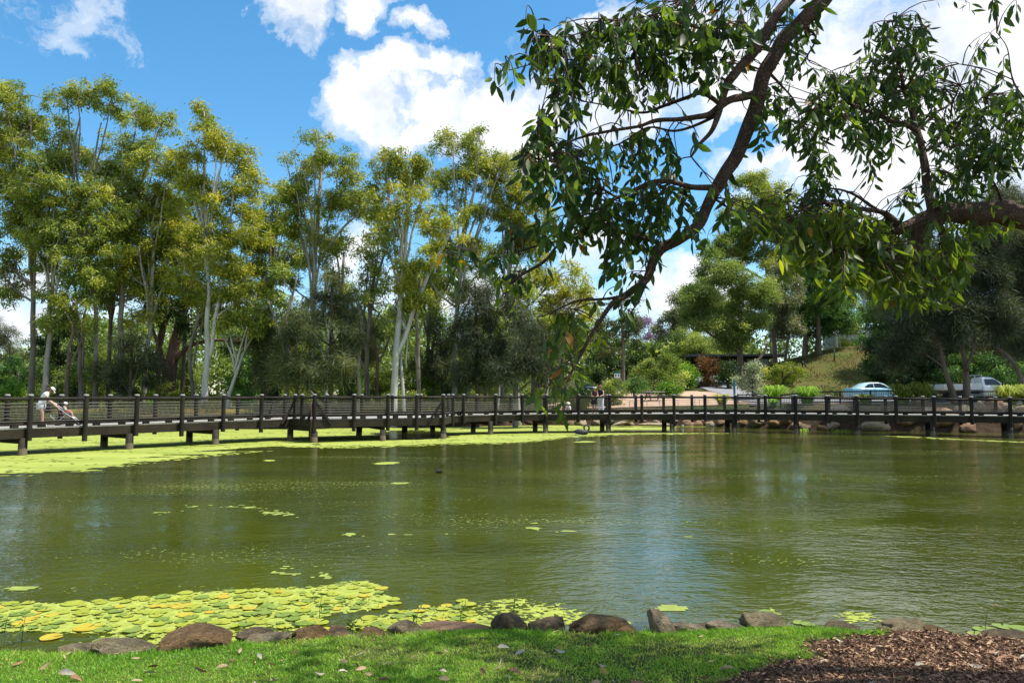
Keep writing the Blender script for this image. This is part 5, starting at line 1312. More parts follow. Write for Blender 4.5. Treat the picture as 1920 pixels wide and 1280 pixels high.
# reeds and dry grass along the near edge of the grove : nobody could count it
r_ = np.random.default_rng(9); n = 42000
x = r_.uniform(-46, 6, n); y = far_shore(x) + r_.uniform(.2, 5.5, n) ; z = hgt(x, y)
k = (z > .05) & (fbm(x * .35, y * .35, 12) > .40); x, y, z = x[k], y[k], z[k]; n = len(x)
ax = np.stack([r_.normal(0, .3, n), r_.normal(0, .3, n), np.ones(n)], 1)
V, F, T = leaf_quads(r_, np.stack([x, y, z - .05], 1), ax, r_.uniform(.35, 1.3, n) * (0.55 + fbm(x * .5, y * .5, 14)), r_.uniform(.02, .04, n), np.clip(r_.normal(.5, .22, n), 0, 1))
reed = leafmat('reed_grass', (0.022, 0.038, 0.009), (0.055, 0.075, 0.018), (0.18, 0.16, 0.055), .35)
tag(stuff(np_mesh('reeds', V, F, reed, tint=T)), 'dry yellow green grass and reeds behind the boardwalk', 'grass')

# rough grass on the mound
r_ = np.random.default_rng(19); n = 26000
x = r_.uniform(27, 62, n); y = r_.uniform(72, 108, n); z = hgt(x, y)
k = in_poly(x, y, [(26, 74), (34, 71), (46, 70), (58, 72), (64, 84), (66, 112), (48, 118), (32, 112), (25, 92)]) & (fbm(x * .4, y * .4, 23) > .42); x, y, z = x[k], y[k], z[k]; n = len(x)
V, F, T = leaf_quads(r_, np.stack([x, y, z], 1), np.stack([r_.normal(0, .6, n), r_.normal(0, .6, n), np.ones(n)], 1), r_.uniform(.15, .38, n), r_.uniform(.05, .10, n), np.clip(r_.normal(.35, .22, n), 0, 1))
tag(stuff(np_mesh('mound_grass', V, F, leafmat('mound_blade', (0.04, 0.07, 0.012), (0.10, 0.125, 0.025), (0.20, 0.15, 0.06), .3), tint=T)), 'rough patchy grass growing on the mound', 'grass')
# ---------------------------------------------------------------- the overhanging tree on the near bank
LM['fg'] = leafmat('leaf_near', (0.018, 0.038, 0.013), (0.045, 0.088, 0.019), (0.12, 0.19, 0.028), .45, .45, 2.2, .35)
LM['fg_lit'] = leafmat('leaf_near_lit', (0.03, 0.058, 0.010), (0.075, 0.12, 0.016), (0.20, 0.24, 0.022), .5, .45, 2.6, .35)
LM['fg_old'] = leafmat('leaf_near_old', (0.20, 0.09, 0.015), (0.30, 0.15, 0.02), (0.38, 0.23, 0.03), .4, .5, 1.2)
BARKN = barkmat('bark_near', (0.085, 0.050, 0.036), (0.22, 0.135, 0.098), .012, 9.0, c3=(0.30, 0.21, 0.155), stretch=(1, 1, 1), ridge=(42, 42, 42))
tree_root = thing('overhanging_gum_tree', 'big gum tree reaching over the bank with dark hanging leaves and scaly brown limbs', 'tree', (6.4, 5.0, 0.55))
TO = Vector((6.4, 5.0, 0.55))
fr_ = random.Random(8); fr_n = np.random.default_rng(8)
SK = []      # (point, radius) samples for hanging sprigs
def limb(mb, pts, sides=9, wob=.12, n=5, reg=True):
    """pts: (px, py, Y, width px) or (Vector, radius)"""
    P = []; Rr = []
    for a in pts:
        if isinstance(a[0], Vector): P.append(a[0] - TO); Rr.append(a[1])
        else: P.append(at(a[0], a[1], a[2]) - TO); Rr.append(max(a[3] * a[2] / FPX / 2 * .80, .0022))
    P, Rr = smooth_path(P, Rr, n)
    for i in range(1, len(P) - 1):
        P[i] = P[i] + Vector((mnoise.noise(P[i] * 4.0), mnoise.noise(P[i] * 4.0 + Vector((9, 0, 0))), mnoise.noise(P[i] * 4.0 + Vector((0, 9, 0))))) * min(.035, Rr[i] * .8)
    mb.tube(P, Rr, sides, True, wob)
    if reg:
        for p, q in zip(P, Rr): SK.append((p, q))
# trunk, out of the picture to the right
tm = MB()
limb(tm, [(Vector((6.4, 5.0, .3)), .44), (Vector((6.35, 5.05, 1.4)), .36), (Vector((6.2, 5.15, 2.6)), .33), (Vector((6.15, 5.2, 3.5)), .32), (Vector((5.9, 5.1, 4.8)), .24), (Vector((5.2, 5.0, 6.3)), .20), (Vector((4.4, 4.9, 7.4)), .17)], 16, .1, reg=False)
tm.build('trunk', BARKN, tree_root)
# the thick limb on the right
lr = MB()
limb(lr, [(Vector((6.15, 5.2, 3.3)), .24), (Vector((5.1, 5.35, 3.75)), .17), (1935, 409, 5.5, 58), (1880, 399, 5.5, 56), (1815, 401, 5.5, 54), (1765, 406, 5.5, 52), (1725, 417, 5.5, 46), (1690, 428, 5.5, 30), (1672, 436, 5.5, 10)], 16, .16)
limb(lr, [(1735, 425, 5.5, 44), (1722, 445, 5.48, 34), (1716, 466, 5.46, 22), (1712, 486, 5.45, 8)], 10, .3)
limb(lr, [(1745, 404, 5.5, 24), (1743, 388, 5.5, 21), (1738, 328, 5.55, 19), (1728, 285, 5.6, 17), (1718, 249, 5.65, 15), (1706, 200, 5.7, 11), (1690, 144, 5.8, 8), (1680, 82, 5.9, 5), (1672, 40, 5.9, 3)], 10)
limb(lr, [(1720, 252, 5.65, 13), (1695, 236, 5.6, 12), (1662, 223, 5.5, 10), (1636, 213, 5.4, 7), (1580, 190, 5.3, 4), (1540, 200, 5.2, 3)], 8)
limb(lr, [(1729, 286, 5.6, 10), (1757, 272, 5.6, 8), (1782, 258, 5.65, 7), (1808, 215, 5.7, 5), (1845, 180, 5.8, 3)], 7)
limb(lr, [(1718, 249, 5.65, 9), (1754, 213, 5.8, 6), (1784, 193, 5.9, 5), (1800, 160, 6, 3)], 7)
limb(lr, [(1685, 425, 5.5, 20), (1649, 397, 5.45, 12), (1597, 390, 5.3, 9), (1544, 380, 5.2, 6), (1500, 395, 5.1, 4), (1470, 420, 5.0, 3)], 8)
limb(lr, [(1655, 400, 5.45, 9), (1610, 370, 5.5, 7), (1580, 357, 5.6, 5), (1544, 348, 5.6, 4), (1530, 312, 5.7, 3)], 7)
limb(lr, [(1885, 392, 5.5, 8), (1872, 357, 5.4, 5), (1859, 331, 5.3, 4), (1850, 290, 5.2, 3)], 6)
limb(lr, [(1760, 430, 5.5, 9), (1772, 470, 5.3, 6), (1780, 510, 5.2, 4)], 6)
limb(lr, [(1700, 440, 5.5, 9), (1670, 470, 5.3, 7), (1625, 480, 5.1, 5), (1560, 470, 4.9, 3)], 6)
limb(lr, [(1712, 475, 5.5, 7), (1720, 510, 5.4, 5), (1735, 545, 5.3, 3)], 6)
limb(lr, [(Vector((5.1, 5.3, 3.9)), .05), (1960, 230, 5.4, 7), (1920, 184, 5.3, 5), (1898, 148, 5.2, 4), (1889, 92, 5.2, 3), (1869, 62, 5.2, 2)], 6)
limb(lr, [(1899, 150, 5.2, 3), (1853, 131, 5.15, 2.5), (1797, 120, 5.1, 2)], 5)
lr.build('limb', BARKN, tree_root)
NSK_R = len(SK)
# the long limb that comes in from above
lm = MB()
limb(lm, [(Vector((5.3, 5.0, 6.1)), .19), (Vector((4.0, 4.85, 6.6)), .13), (1630, -110, 4.8, 50), (1575, -45, 4.8, 44), (1541, 2, 4.8, 40), (1508, 38, 4.8, 38), (1475, 76, 4.8, 37), (1443, 131, 4.8, 36), (1417, 197, 4.8, 34), (1380, 282, 4.8, 32), (1357, 328, 4.8, 30), (1336, 371, 4.8, 28), (1312, 420, 4.8, 27), (1275, 445, 4.8, 25), (1242, 464, 4.8, 25), (1226, 492, 4.8, 24), (1213, 524, 4.8, 19), (1175, 551, 4.75, 16), (1148, 566, 4.7, 12), (1122, 608, 4.65, 10), (1095, 652, 4.6, 8), (1075, 690, 4.55, 6), (1060, 725, 4.5, 4)], 14, .16)
limb(lm, [(1575, -50, 4.8, 30), (1510, -40, 4.7, 28), (1479, 0, 4.65, 26), (1449, 43, 4.6, 25), (1420, 92, 4.6, 24), (1385, 130, 4.6, 22), (1360, 160, 4.6, 21), (1352, 192, 4.6, 17), (1334, 243, 4.55, 12), (1312, 270, 4.5, 8), (1296, 294, 4.5, 5)], 10)
limb(lm, [(1418, 176, 4.8, 20), (1376, 184, 4.7, 19), (1349, 200, 4.65, 18), (1323, 216, 4.6, 15), (1277, 223, 4.5, 12), (1231, 226, 4.45, 10), (1195, 239, 4.4, 8), (1130, 249, 4.3, 7), (1077, 262, 4.25, 5), (1050, 280, 4.2, 4), (1010, 300, 4.15, 3)], 9)
limb(lm, [(1350, 195, 4.62, 12), (1315, 176, 4.7, 11), (1287, 184, 4.8, 9), (1244, 200, 4.9, 8), (1205, 212, 5.0, 6), (1150, 200, 5.1, 4), (1090, 190, 5.2, 3)], 8)
limb(lm, [(1345, 215, 4.6, 9), (1300, 236, 4.7, 7), (1262, 246, 4.8, 6), (1215, 240, 4.9, 5), (1160, 270, 5, 4), (1100, 285, 5.05, 3)], 7)
limb(lm, [(1339, 356, 4.8, 16), (1300, 353, 4.75, 13), (1261, 341, 4.7, 12), (1228, 341, 4.65, 11), (1189, 358, 4.6, 10), (1156, 371, 4.55, 8), (1136, 382, 4.5, 6), (1110, 400, 4.45, 4)], 9)
limb(lm, [(1158, 370, 4.55, 6), (1126, 350, 4.5, 5), (1097, 312, 4.4, 5), (1064, 282, 4.3, 4), (1020, 250, 4.25, 3)], 7)
limb(lm, [(1425, 95, 4.6, 14), (1385, 75, 4.5, 10), (1330, 60, 4.4, 8), (1261, 40, 4.3, 7), (1200, 60, 4.2, 5), (1120, 55, 4.15, 4), (1050, 70, 4.1, 3), (1005, 60, 4.1, 2.5)], 8)
limb(lm, [(1330, 60, 4.4, 6), (1260, 100, 4.4, 5), (1170, 110, 4.35, 4), (1080, 112, 4.3, 3.5), (1010, 118, 4.25, 3), (955, 132, 4.2, 2.2)], 7)
limb(lm, [(1490, -10, 4.65, 14), (1400, -20, 4.6, 12), (1300, -15, 4.5, 10), (1262, 16, 4.45, 8), (1220, 30, 4.4, 5), (1170, 40, 4.4, 3)], 8)
limb(lm, [(1170, 554, 4.75, 9), (1139, 559, 4.7, 7), (1086, 564, 4.6, 6), (1050, 578, 4.55, 4), (1020, 592, 4.5, 3)], 7)
limb(lm, [(1250, 460, 4.8, 9), (1180, 440, 4.85, 7), (1110, 430, 4.9, 6), (1054, 452, 4.9, 6), (1020, 489, 4.9, 7), (985, 510, 4.9, 7), (954, 533, 4.9, 4), (945, 560, 4.9, 2.5)], 8)
limb(lm, [(1054, 450, 4.9, 5), (1007, 461, 4.9, 5), (939, 482, 4.9, 4), (880, 490, 4.9, 3), (845, 492, 4.9, 2)], 7)
limb(lm, [(1218, 515, 4.8, 5), (1200, 560, 4.75, 4), (1182, 590, 4.7, 3), (1190, 612, 4.7, 2)], 6)
limb(lm, [(1100, 645, 4.6, 5), (1075, 670, 4.5, 4), (1050, 690, 4.45, 4), (1030, 720, 4.4, 3), (1020, 750, 4.4, 2)], 6)
limb(lm, [(1062, 722, 4.5, 3.5), (1080, 735, 4.5, 3), (1082, 748, 4.5, 2.5), (1062, 752, 4.5, 2)], 5)
limb(lm, [(1075, 690, 4.55, 4), (1066, 655, 4.5, 3), (1070, 610, 4.5, 3), (1080, 580, 4.5, 2)], 6)
limb(lm, [(1440, 135, 4.8, 10), (1465, 160, 4.9, 6), (1490, 190, 5.0, 4), (1500, 230, 5.05, 2.5)], 6)
limb(lm, [(1500, 48, 4.8, 9), (1530, 70, 4.9, 5), (1510, 110, 5, 4), (1490, 140, 5, 2.5)], 6)
limb(lm, [(1336, 371, 4.8, 7), (1365, 390, 4.9, 5), (1400, 410, 4.95, 3)], 6)
lm.build('limb', BARKN, tree_root)
NSK_U = len(SK)
# crown above the frame (it throws the dappled shade on the grass)
up = MB()
for a in ([(Vector((4.4, 4.9, 7.4)), .16), (Vector((3.2, 4.4, 8.0)), .11), (Vector((1.6, 4.0, 8.0)), .07), (Vector((0.2, 3.7, 7.6)), .04)],
          [(Vector((4.0, 4.85, 6.6)), .10), (Vector((2.6, 4.0, 6.6)), .07), (Vector((1.2, 3.4, 6.4)), .05), (Vector((-.3, 3.0, 6.1)), .03)],
          [(Vector((5.2, 5.0, 6.3)), .12), (Vector((4.6, 3.8, 7.2)), .08), (Vector((3.4, 2.6, 7.4)), .05)],
          [(Vector((4.4, 4.9, 7.4)), .10), (Vector((4.2, 6.2, 8.3)), .07), (Vector((3.6, 7.4, 8.8)), .04)],
          [(Vector((5.9, 5.1, 4.8)), .12), (Vector((6.2, 3.6, 6.0)), .08), (Vector((5.6, 2.4, 6.6)), .05)]):
    limb(up, a, 8)
up.build('limb', BARKN, tree_root)
TW_ALL = MB()
SKP = np.array([tuple(p) for p, q in SK]); SKR = np.array([q for p, q in SK])

def hang(name, regions, mat, L0, ratio, seed, dY=.55, twig_mat=None, nleaf=(5, 9), old=0.0, world_pts=None, near=None, hangy=1.0):
    """sprigs of hanging leaves on thin twigs, each twig grown from the nearest branch"""
    rn = random.Random(seed); rr = np.random.default_rng(seed)
    tw = MB(); P = []; A = []; Ls = []; Ts = []
    pts = []
    for (cx, cy, rx, ry, num, Y) in regions:
        for i in range(num):
            a = rn.uniform(0, 6.28); q = math.sqrt(rn.random())
            pts.append(at(cx + rx * q * math.cos(a), cy + ry * q * math.sin(a), Y + rn.uniform(-dY, dY)) - TO)
    for v in (world_pts or []): pts.append(v - TO)
    for c in pts:
        d = np.linalg.norm(SKP - np.array(c)[None] - np.array([0, 0, .10])[None], axis=1) + (SKR > .03) * .12
        if near is not None: d = d + near
        i = int(d.argmin()); b_ = Vector(SKP[i])
        e = c + Vector((0, 0, .05))
        m1 = b_.lerp(e, .45) + Vector((rn.uniform(-.05, .05), rn.uniform(-.05, .05), .10 * min(1, (e - b_).length)))
        t0 = [b_, m1, e, e + Vector((rn.uniform(-.03, .03), rn.uniform(-.03, .03), -.10))]
        t1, tr_ = smooth_path(t0, [.0048, .0036, .0024, .0012], 3)
        tw.tube(t1, tr_, 4, False)
        n = rn.randint(*nleaf); base_t = rn.gauss(.42, .18)
        for k in range(n):
            f = rn.uniform(.35, 1.0) if k else 1.0
            j = min(len(t1) - 1, int(f * (len(t1) - 1))); p = t1[j]
            dirn = Vector((rn.gauss(0, .55), rn.gauss(0, .55), -hangy * rn.uniform(.35, 1.3)))
            pet = dirn.normalized() * .018
            P.append(tuple(p + pet)); A.append(tuple(dirn)); Ls.append(L0 * rn.uniform(.6, 1.2)); Ts.append(min(1, max(0, rn.gauss(base_t, .16))))
    P = np.array(P); A = np.array(A); Ls = np.array(Ls); Ts = np.array(Ts)
    o_ = rr.random(len(P)) < old
    Wd = Ls * ratio * rr.uniform(.75, 1.2, len(P))
    k = ~o_
    V, F, T = leaf_long(rr, P[k], A[k], Ls[k], Wd[k], Ts[k]); np_mesh(name, V, F, mat, tree_root, T, True)
    if o_.any():
        V, F, T = leaf_long(rr, P[o_], A[o_], Ls[o_], Wd[o_], Ts[o_], .35); q = np_mesh('old_leaves', V, F, LM['fg_old'], tree_root, T, True); q['label'] = 'orange brown dying leaves'
    TW_ALL.add(tw.v, tw.f)
def dn(l, k=1.0): return [(a, b, c, d, max(1, int(round(c * d / 118.0 * k * (e if len((a, b, c, d, e)) > 4 else 1)))), y) for a, b, c, d, e, y in l]
RM_ = [(1000, 55, 22, 38, .6, 4.2), (955, 140, 28, 16, .7, 4.2), (1005, 112, 34, 22, .7, 4.3), (1075, 95, 54, 50, 1, 4.4), (1150, 85, 64, 60, 1, 4.5), (1230, 62, 56, 54, 1, 4.6), (1295, 45, 56, 40, 1, 4.6), (1080, 160, 52, 42, .9, 4.4),
       (1180, 150, 60, 40, .9, 4.6), (1275, 120, 54, 50, 1, 4.7), (1335, 110, 48, 54, 1, 4.7), (1390, 60, 38, 50, .9, 4.7), (1062, 205, 34, 34, .9, 4.4), (1020, 245, 34, 34, .7, 4.3), (1000, 292, 38, 36, 1, 4.3), (1040, 332, 46, 40, 1, 4.4),
       (1008, 372, 32, 26, .8, 4.4), (1100, 300, 50, 34, .8, 4.6), (1160, 285, 56, 40, .8, 4.8), (1225, 315, 50, 38, .9, 4.9), (1090, 360, 42, 32, .9, 4.6), (1150, 395, 54, 32, .9, 4.8), (1240, 385, 52, 30, 1, 4.9),
       (1050, 420, 50, 28, .8, 4.8), (1110, 430, 44, 34, .9, 4.9), (1180, 430, 50, 34, 1, 4.9), (1195, 472, 40, 32, 1, 4.9), (1245, 415, 36, 26, 1, 4.9), (1150, 490, 34, 26, .9, 4.8), (1180, 538, 30, 20, .9, 4.8), (1225, 470, 24, 30, .8, 4.8),
       (965, 440, 34, 28, .5, 4.9), (900, 480, 34, 20, .6, 4.9), (843, 500, 14, 20, 1.4, 4.9), (930, 492, 34, 22, .7, 4.9), (950, 560, 24, 28, .9, 4.9), (1020, 455, 34, 24, .7, 4.9), (1000, 520, 26, 20, .6, 4.9),
       (1060, 610, 40, 40, .5, 4.6), (1100, 630, 28, 26, .7, 4.6), (1030, 630, 24, 30, .6, 4.5), (1050, 690, 30, 30, .9, 4.5), (1078, 690, 16, 14, .8, 4.6), (1090, 585, 30, 20, .5, 4.6), (1040, 752, 26, 22, .9, 4.4), (1012, 742, 14, 14, .9, 4.4), (1180, 598, 8, 10, 2, 4.7),
       (1440, 55, 22, 34, .9, 4.8), (1478, 110, 26, 34, .9, 5), (1500, 45, 26, 26, .9, 5), (1445, 185, 26, 34, .8, 5), (1475, 225, 30, 34, .8, 5.1), (1440, 260, 24, 20, .7, 5), (1385, 400, 34, 20, .8, 4.9), (1345, 440, 20, 12, .9, 4.9), (1372, 330, 22, 22, .6, 4.9), (1300, 430, 20, 14, 1, 4.9), (1320, 250, 20, 24, .4, 4.7), (1530, 20, 26, 24, .6, 5)]
TIP = [a for a in RM_ if (a[1] > 540 and a[0] < 1130)]; RM_ = [a for a in RM_ if a not in TIP]
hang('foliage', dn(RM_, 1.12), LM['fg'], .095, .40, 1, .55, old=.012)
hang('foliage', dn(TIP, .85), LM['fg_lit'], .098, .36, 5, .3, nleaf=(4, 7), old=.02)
RR_ = [(1690, 62, 52, 34, .9, 5.9), (1640, 72, 22, 26, .8, 5.8), (1720, 108, 44, 44, 1, 5.9), (1600, 150, 50, 40, 1, 5.5), (1660, 168, 60, 50, 1.1, 5.7), (1730, 188, 52, 44, 1, 5.8), (1560, 182, 42, 42, .9, 5.4), (1520, 195, 22, 28, .8, 5.3), (1530, 242, 34, 34, .9, 5.4),
       (1590, 236, 44, 34, 1, 5.5), (1640, 255, 44, 34, .9, 5.6), (1690, 275, 26, 30, .7, 5.6), (1640, 300, 26, 22, .7, 5.5), (1545, 310, 34, 26, .9, 5.6), (1520, 360, 34, 34, .9, 5.4), (1560, 352, 26, 22, .7, 5.5), (1780, 330, 34, 44, 1, 5.6), (1800, 250, 50, 42, 1, 5.7), (1842, 200, 52, 34, .9, 5.7), (1882, 212, 44, 34, .9, 5.6),
       (1860, 280, 48, 38, 1, 5.4), (1895, 252, 24, 32, .8, 5.4), (1832, 330, 42, 32, .9, 5.4), (1762, 368, 26, 20, .9, 5.5), (1700, 362, 26, 24, .8, 5.5), (1902, 300, 24, 32, .8, 5.4), (1805, 372, 34, 18, .9, 5.5), (1862, 82, 30, 28, .35, 5.2), (1885, 8, 24, 12, .8, 5.2), (1900, 150, 20, 30, .3, 5.2), (1830, 130, 26, 8, .4, 5.15), (1805, 30, 20, 20, .3, 5.4)]
hang('foliage', dn(RR_, 1.35), LM['fg'], .106, .29, 2, .55, nleaf=(6, 10), old=.004)
RL_ = [(1490, 420, 52, 34, .9, 5.1), (1550, 432, 52, 40, 1, 5.2), (1600, 450, 52, 40, 1.1, 5.2), (1520, 470, 42, 40, 1, 5.0), (1560, 508, 38, 32, 1, 5.0), (1620, 515, 42, 30, 1, 5.1), (1482, 478, 24, 34, .8, 4.9), (1660, 442, 42, 32, 1, 5.3), (1660, 498, 34, 34, 1, 5.3), (1700, 500, 42, 42, 1, 5.3), (1740, 540, 38, 28, 1, 5.3), (1780, 520, 34, 38, 1, 5.3), (1800, 480, 24, 32, .9, 5.3), (1770, 430, 42, 20, .9, 5.4), (1832, 428, 34, 24, .8, 5.4), (1870, 425, 32, 12, .8, 5.4), (1690, 552, 30, 16, .9, 5.2), (1420, 405, 16, 24, .8, 5.0), (1445, 370, 24, 24, .6, 5.1), (1590, 410, 50, 22, .8, 5.3)]
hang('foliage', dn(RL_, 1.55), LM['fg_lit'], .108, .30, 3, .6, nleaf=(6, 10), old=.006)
# unseen upper crown
rn = random.Random(12); wp = []
while len(wp) < 300:
    v = Vector((rn.uniform(1.7, 5.2), rn.uniform(5.5, 7.6), rn.uniform(5.6, 8.4)))
    if len(wp) < 50: v = Vector((rn.uniform(5.2, 7.5), rn.uniform(3, 7), rn.uniform(6, 9)))
    if v.z < .57 * v.y + 2.75: continue
    if mnoise.noise(v * .75) < -.02: continue
    wp.append(v)
hang('foliage', [], LM['fg'], .138, .42, 4, near=np.where(np.arange(len(SK)) < NSK_U, 50.0, 0.0), world_pts=wp, nleaf=(8, 13))
TW_ALL.build('twigs', BARKN, tree_root)
# ---------------------------------------------------------------- people
SKIN = simple('skin', (0.46, 0.27, 0.19), .55, var=.08)
def cloth(name, c, rough=.85): return simple(name, c, rough, var=.12, scale=14, bump=.004, bscale=25)
def skinned(name, joints, edges, radii, mat, parent, sub=2, root=None):
    """one continuous surface grown over the joints"""
    names = list(joints)
    me = bpy.data.meshes.new(name)
    me.from_pydata([joints[n] for n in names], [(names.index(a), names.index(b_)) for a, b_ in edges], [])
    o = bpy.data.objects.new(name, me); COL.objects.link(o)
    if parent is not None: o.parent = parent
    o.modifiers.new('skin', 'SKIN')
    sv = me.skin_vertices[0].data if me.skin_vertices else None
    if sv is None:
        me.attributes  # layer is made by the modifier on first evaluation
        bpy.context.view_layer.update(); sv = me.skin_vertices[0].data
    for i, n in enumerate(names):
        r = radii.get(n, .05); r = r if hasattr(r, '__len__') else (r, r)
        sv[i].radius = r; sv[i].use_root = (n == (root or names[0]))
    s = o.modifiers.new('subsurf', 'SUBSURF'); s.levels = sub; s.render_levels = sub
    o.modifiers['skin'].use_smooth_shade = True
    me.materials.append(mat)
    return o
def person(label, loc, rz, J, wear, hair=(0.05, 0.03, 0.02), hat=None, look=(0, 0), scale=1.0, hair_len=.0):
    """J: joints (x forward, y left, z up). wear: list of (name, chain of joints, radii, colour)"""
    root = thing('person', label, 'person', loc, rz); root.scale = (scale,) * 3
    V3 = Vector
    hd = V3(J['head']); nk = V3(J['neck'])
    joints = {k: tuple(v) for k, v in J.items()}
    up = (hd - nk).normalized()
    ed = [('pelvis', 'belly'), ('belly', 'chest'), ('chest', 'neck'), ('neck', 'head')]
    fw = V3((math.cos(look[0]) * math.cos(look[1]), math.sin(look[0]) * math.cos(look[1]), math.sin(look[1])))
    joints['crown'] = tuple(hd + up * .075); ed.append(('head', 'crown'))
    joints['nose'] = tuple(hd + fw * .098 - up * .01); ed.append(('head', 'nose'))
    rad = {'pelvis': (.13, .105), 'belly': (.115, .09), 'chest': (.135, .10), 'neck': .052, 'head': .088, 'crown': .07, 'nose': .016}
    for s, t_ in (('l', 1), ('r', -1)):
        ed += [('chest', 'shoulder_' + s), ('shoulder_' + s, 'elbow_' + s), ('elbow_' + s, 'wrist_' + s), ('pelvis', 'hip_' + s), ('hip_' + s, 'knee_' + s), ('knee_' + s, 'ankle_' + s)]
        rad.update({'shoulder_' + s: .056, 'elbow_' + s: .038, 'wrist_' + s: .026, 'hip_' + s: .088, 'knee_' + s: .055, 'ankle_' + s: .038})
        an = V3(J['ankle_' + s]); tf = V3(J.get('toe_' + s, (an.x + .16, an.y, an.z - .045)))
        joints['toe_' + s] = tuple(tf); ed.append(('ankle_' + s, 'toe_' + s)); rad['toe_' + s] = .032
        w = V3(J['wrist_' + s]); e = V3(J['elbow_' + s]); d = (w - e).normalized()
        side = d.cross(V3((0, 0, 1)));  side = side.normalized() if side.length > .05 else V3((0, 1, 0))
        pm_ = w + d * .07; joints['palm_' + s] = tuple(pm_); ed.append(('wrist_' + s, 'palm_' + s)); rad['palm_' + s] = (.034, .02)
        down = side.cross(d).normalized()
        for i, (off, ln) in enumerate(((-.027, .062), (-.009, .074), (.009, .07), (.026, .055))):
            a_ = pm_ + side * off + d * .03; b_ = a_ + d * ln * .55 - down * .012; c_ = b_ + d * ln * .35 - down * .03
            for nm, v in (('f%d%s_a' % (i, s), a_), ('f%d%s_b' % (i, s), b_), ('f%d%s_c' % (i, s), c_)): joints[nm] = tuple(v); rad[nm] = .009
            ed += [('palm_' + s, 'f%d%s_a' % (i, s)), ('f%d%s_a' % (i, s), 'f%d%s_b' % (i, s)), ('f%d%s_b' % (i, s), 'f%d%s_c' % (i, s))]
        th = w + d * .03 - side * .03 * t_; joints['th_' + s] = tuple(th + d * .02 - side * .02 * t_); rad['th_' + s] = .01; ed.append(('palm_' + s, 'th_' + s))
    skinned('body', joints, ed, rad, SKIN, root, 2, 'pelvis')
    for nm, chain, rr, colr in wear:
        js = {}; es = []
        for path in chain:
            for n in path: js[n] = joints[n] if isinstance(n, str) else n
            es += list(zip(path[:-1], path[1:]))
        skinned(nm, {k: v for k, v in js.items()}, list(dict.fromkeys(es)), rr, cloth(nm + '_%d' % int(abs(colr[0] * 997 + colr[2] * 311)), colr), root, 2, chain[0][0])
    right = up.cross(fw).normalized()
    mb = MB(); c = hd + up * .035 - fw * .022
    mb.ball((0, 0, 0), 1, 1, 1, 14, 9)
    M = Matrix((( *fw, ), ( *right, ), ( *up, ))).transposed().to_4x4()
    h = mb.build('hair', cloth('hair_%d' % int(hair[0] * 1000), hair, .6), root)
    h.matrix_basis = Matrix.Translation(c) @ M @ Matrix.Diagonal((.104, .098, .105, 1))
    if hair_len:
        t2 = MB(); t2.tube([hd - fw * .08 + up * .02, hd - fw * .12 - up * .08, hd - fw * .11 - up * (.08 + hair_len)], [.04, .045, .015], 8); t2.build('ponytail', h.data.materials[0], root)
    fc = MB()
    for s in (-1, 1): fc.ball(hd + fw * .083 + right * (.032 * s) + up * .012, .011, .011, .009, 6, 4)
    fc.build('eyes', simple('eye_dark', (0.02, 0.015, 0.012), .3), root)
    mo = MB(); mo.ball(hd + fw * .083 - up * .042, .01, .018, .006, 6, 4); mo.build('mouth', simple('lips', (0.35, 0.12, 0.1), .5), root)
    er = MB()
    for s in (-1, 1): er.ball(hd + right * (.09 * s), .018, .012, .028, 6, 4)
    er.build('ears', SKIN, root)
    if hat:
        kind, colh = hat; hb = MB()
        if kind == 'cap':
            hb.lathe([(.108, 0), (.108, .03), (.095, .075), (.055, .10), (.0, .105)], 16)
            vs = []; 
            for i in range(7):
                a = -1.0 + 2.0 * i / 6; vs += [(.104 * math.cos(a), .104 * math.sin(a), .008), (.104 * math.cos(a) + .085, .1 * math.sin(a), -.012), (.104 * math.cos(a) + .085, .1 * math.sin(a), -.006), (.104 * math.cos(a), .104 * math.sin(a), .018)]
            fs = []
            for i in range(6):
                for j in range(4): fs.append((4 * i + j, 4 * i + (j + 1) % 4, 4 * i + 4 + (j + 1) % 4, 4 * i + 4 + j))
            hb.add(vs, fs)
        elif kind == 'brim': hb.lathe([(.18, -.012), (.185, -.006), (.115, .004), (.108, .05), (.09, .09), (.0, .1)], 18)
        elif kind == 'visor': hb.lathe([(.11, 0), (.112, .04), (.108, .042)], 16)
        q = hb.build('hat', cloth('hat_%d' % int(colh[0] * 1000), colh), root); q.matrix_basis = Matrix.Translation(hd + up * .05) @ M
    return root
def stand(h=1.0, lean=.0, arms='rail'):
    J = dict(pelvis=(0, 0, .95), belly=(.01 + lean * .3, 0, 1.1), chest=(.02 + lean * .7, 0, 1.30), neck=(.04 + lean, 0, 1.47), head=(.07 + lean * 1.2, 0, 1.58),
             hip_l=(0, .09, .90), hip_r=(0, -.09, .90), knee_l=(.03, .10, .50), knee_r=(.0, -.10, .50), ankle_l=(-.02, .11, .07), ankle_r=(-.03, -.11, .07),
             shoulder_l=(.02 + lean * .8, .175, 1.37), shoulder_r=(.02 + lean * .8, -.175, 1.37))
    if arms == 'rail': J.update(elbow_l=(.08 + lean, .22, 1.12), elbow_r=(.08 + lean, -.22, 1.12), wrist_l=(.30 + lean, .14, 1.08), wrist_r=(.30 + lean, -.14, 1.08))
    else: J.update(elbow_l=(.0, .23, 1.10), elbow_r=(.0, -.23, 1.10), wrist_l=(.08, .24, .88), wrist_r=(.08, -.24, .88))
    return J
def deck_pt(px, frac):
    p = N2(px).lerp(F2(px), frac); return (p.x, p.y, zd(px) + .003)
WHITE = (0.78, 0.78, 0.79)
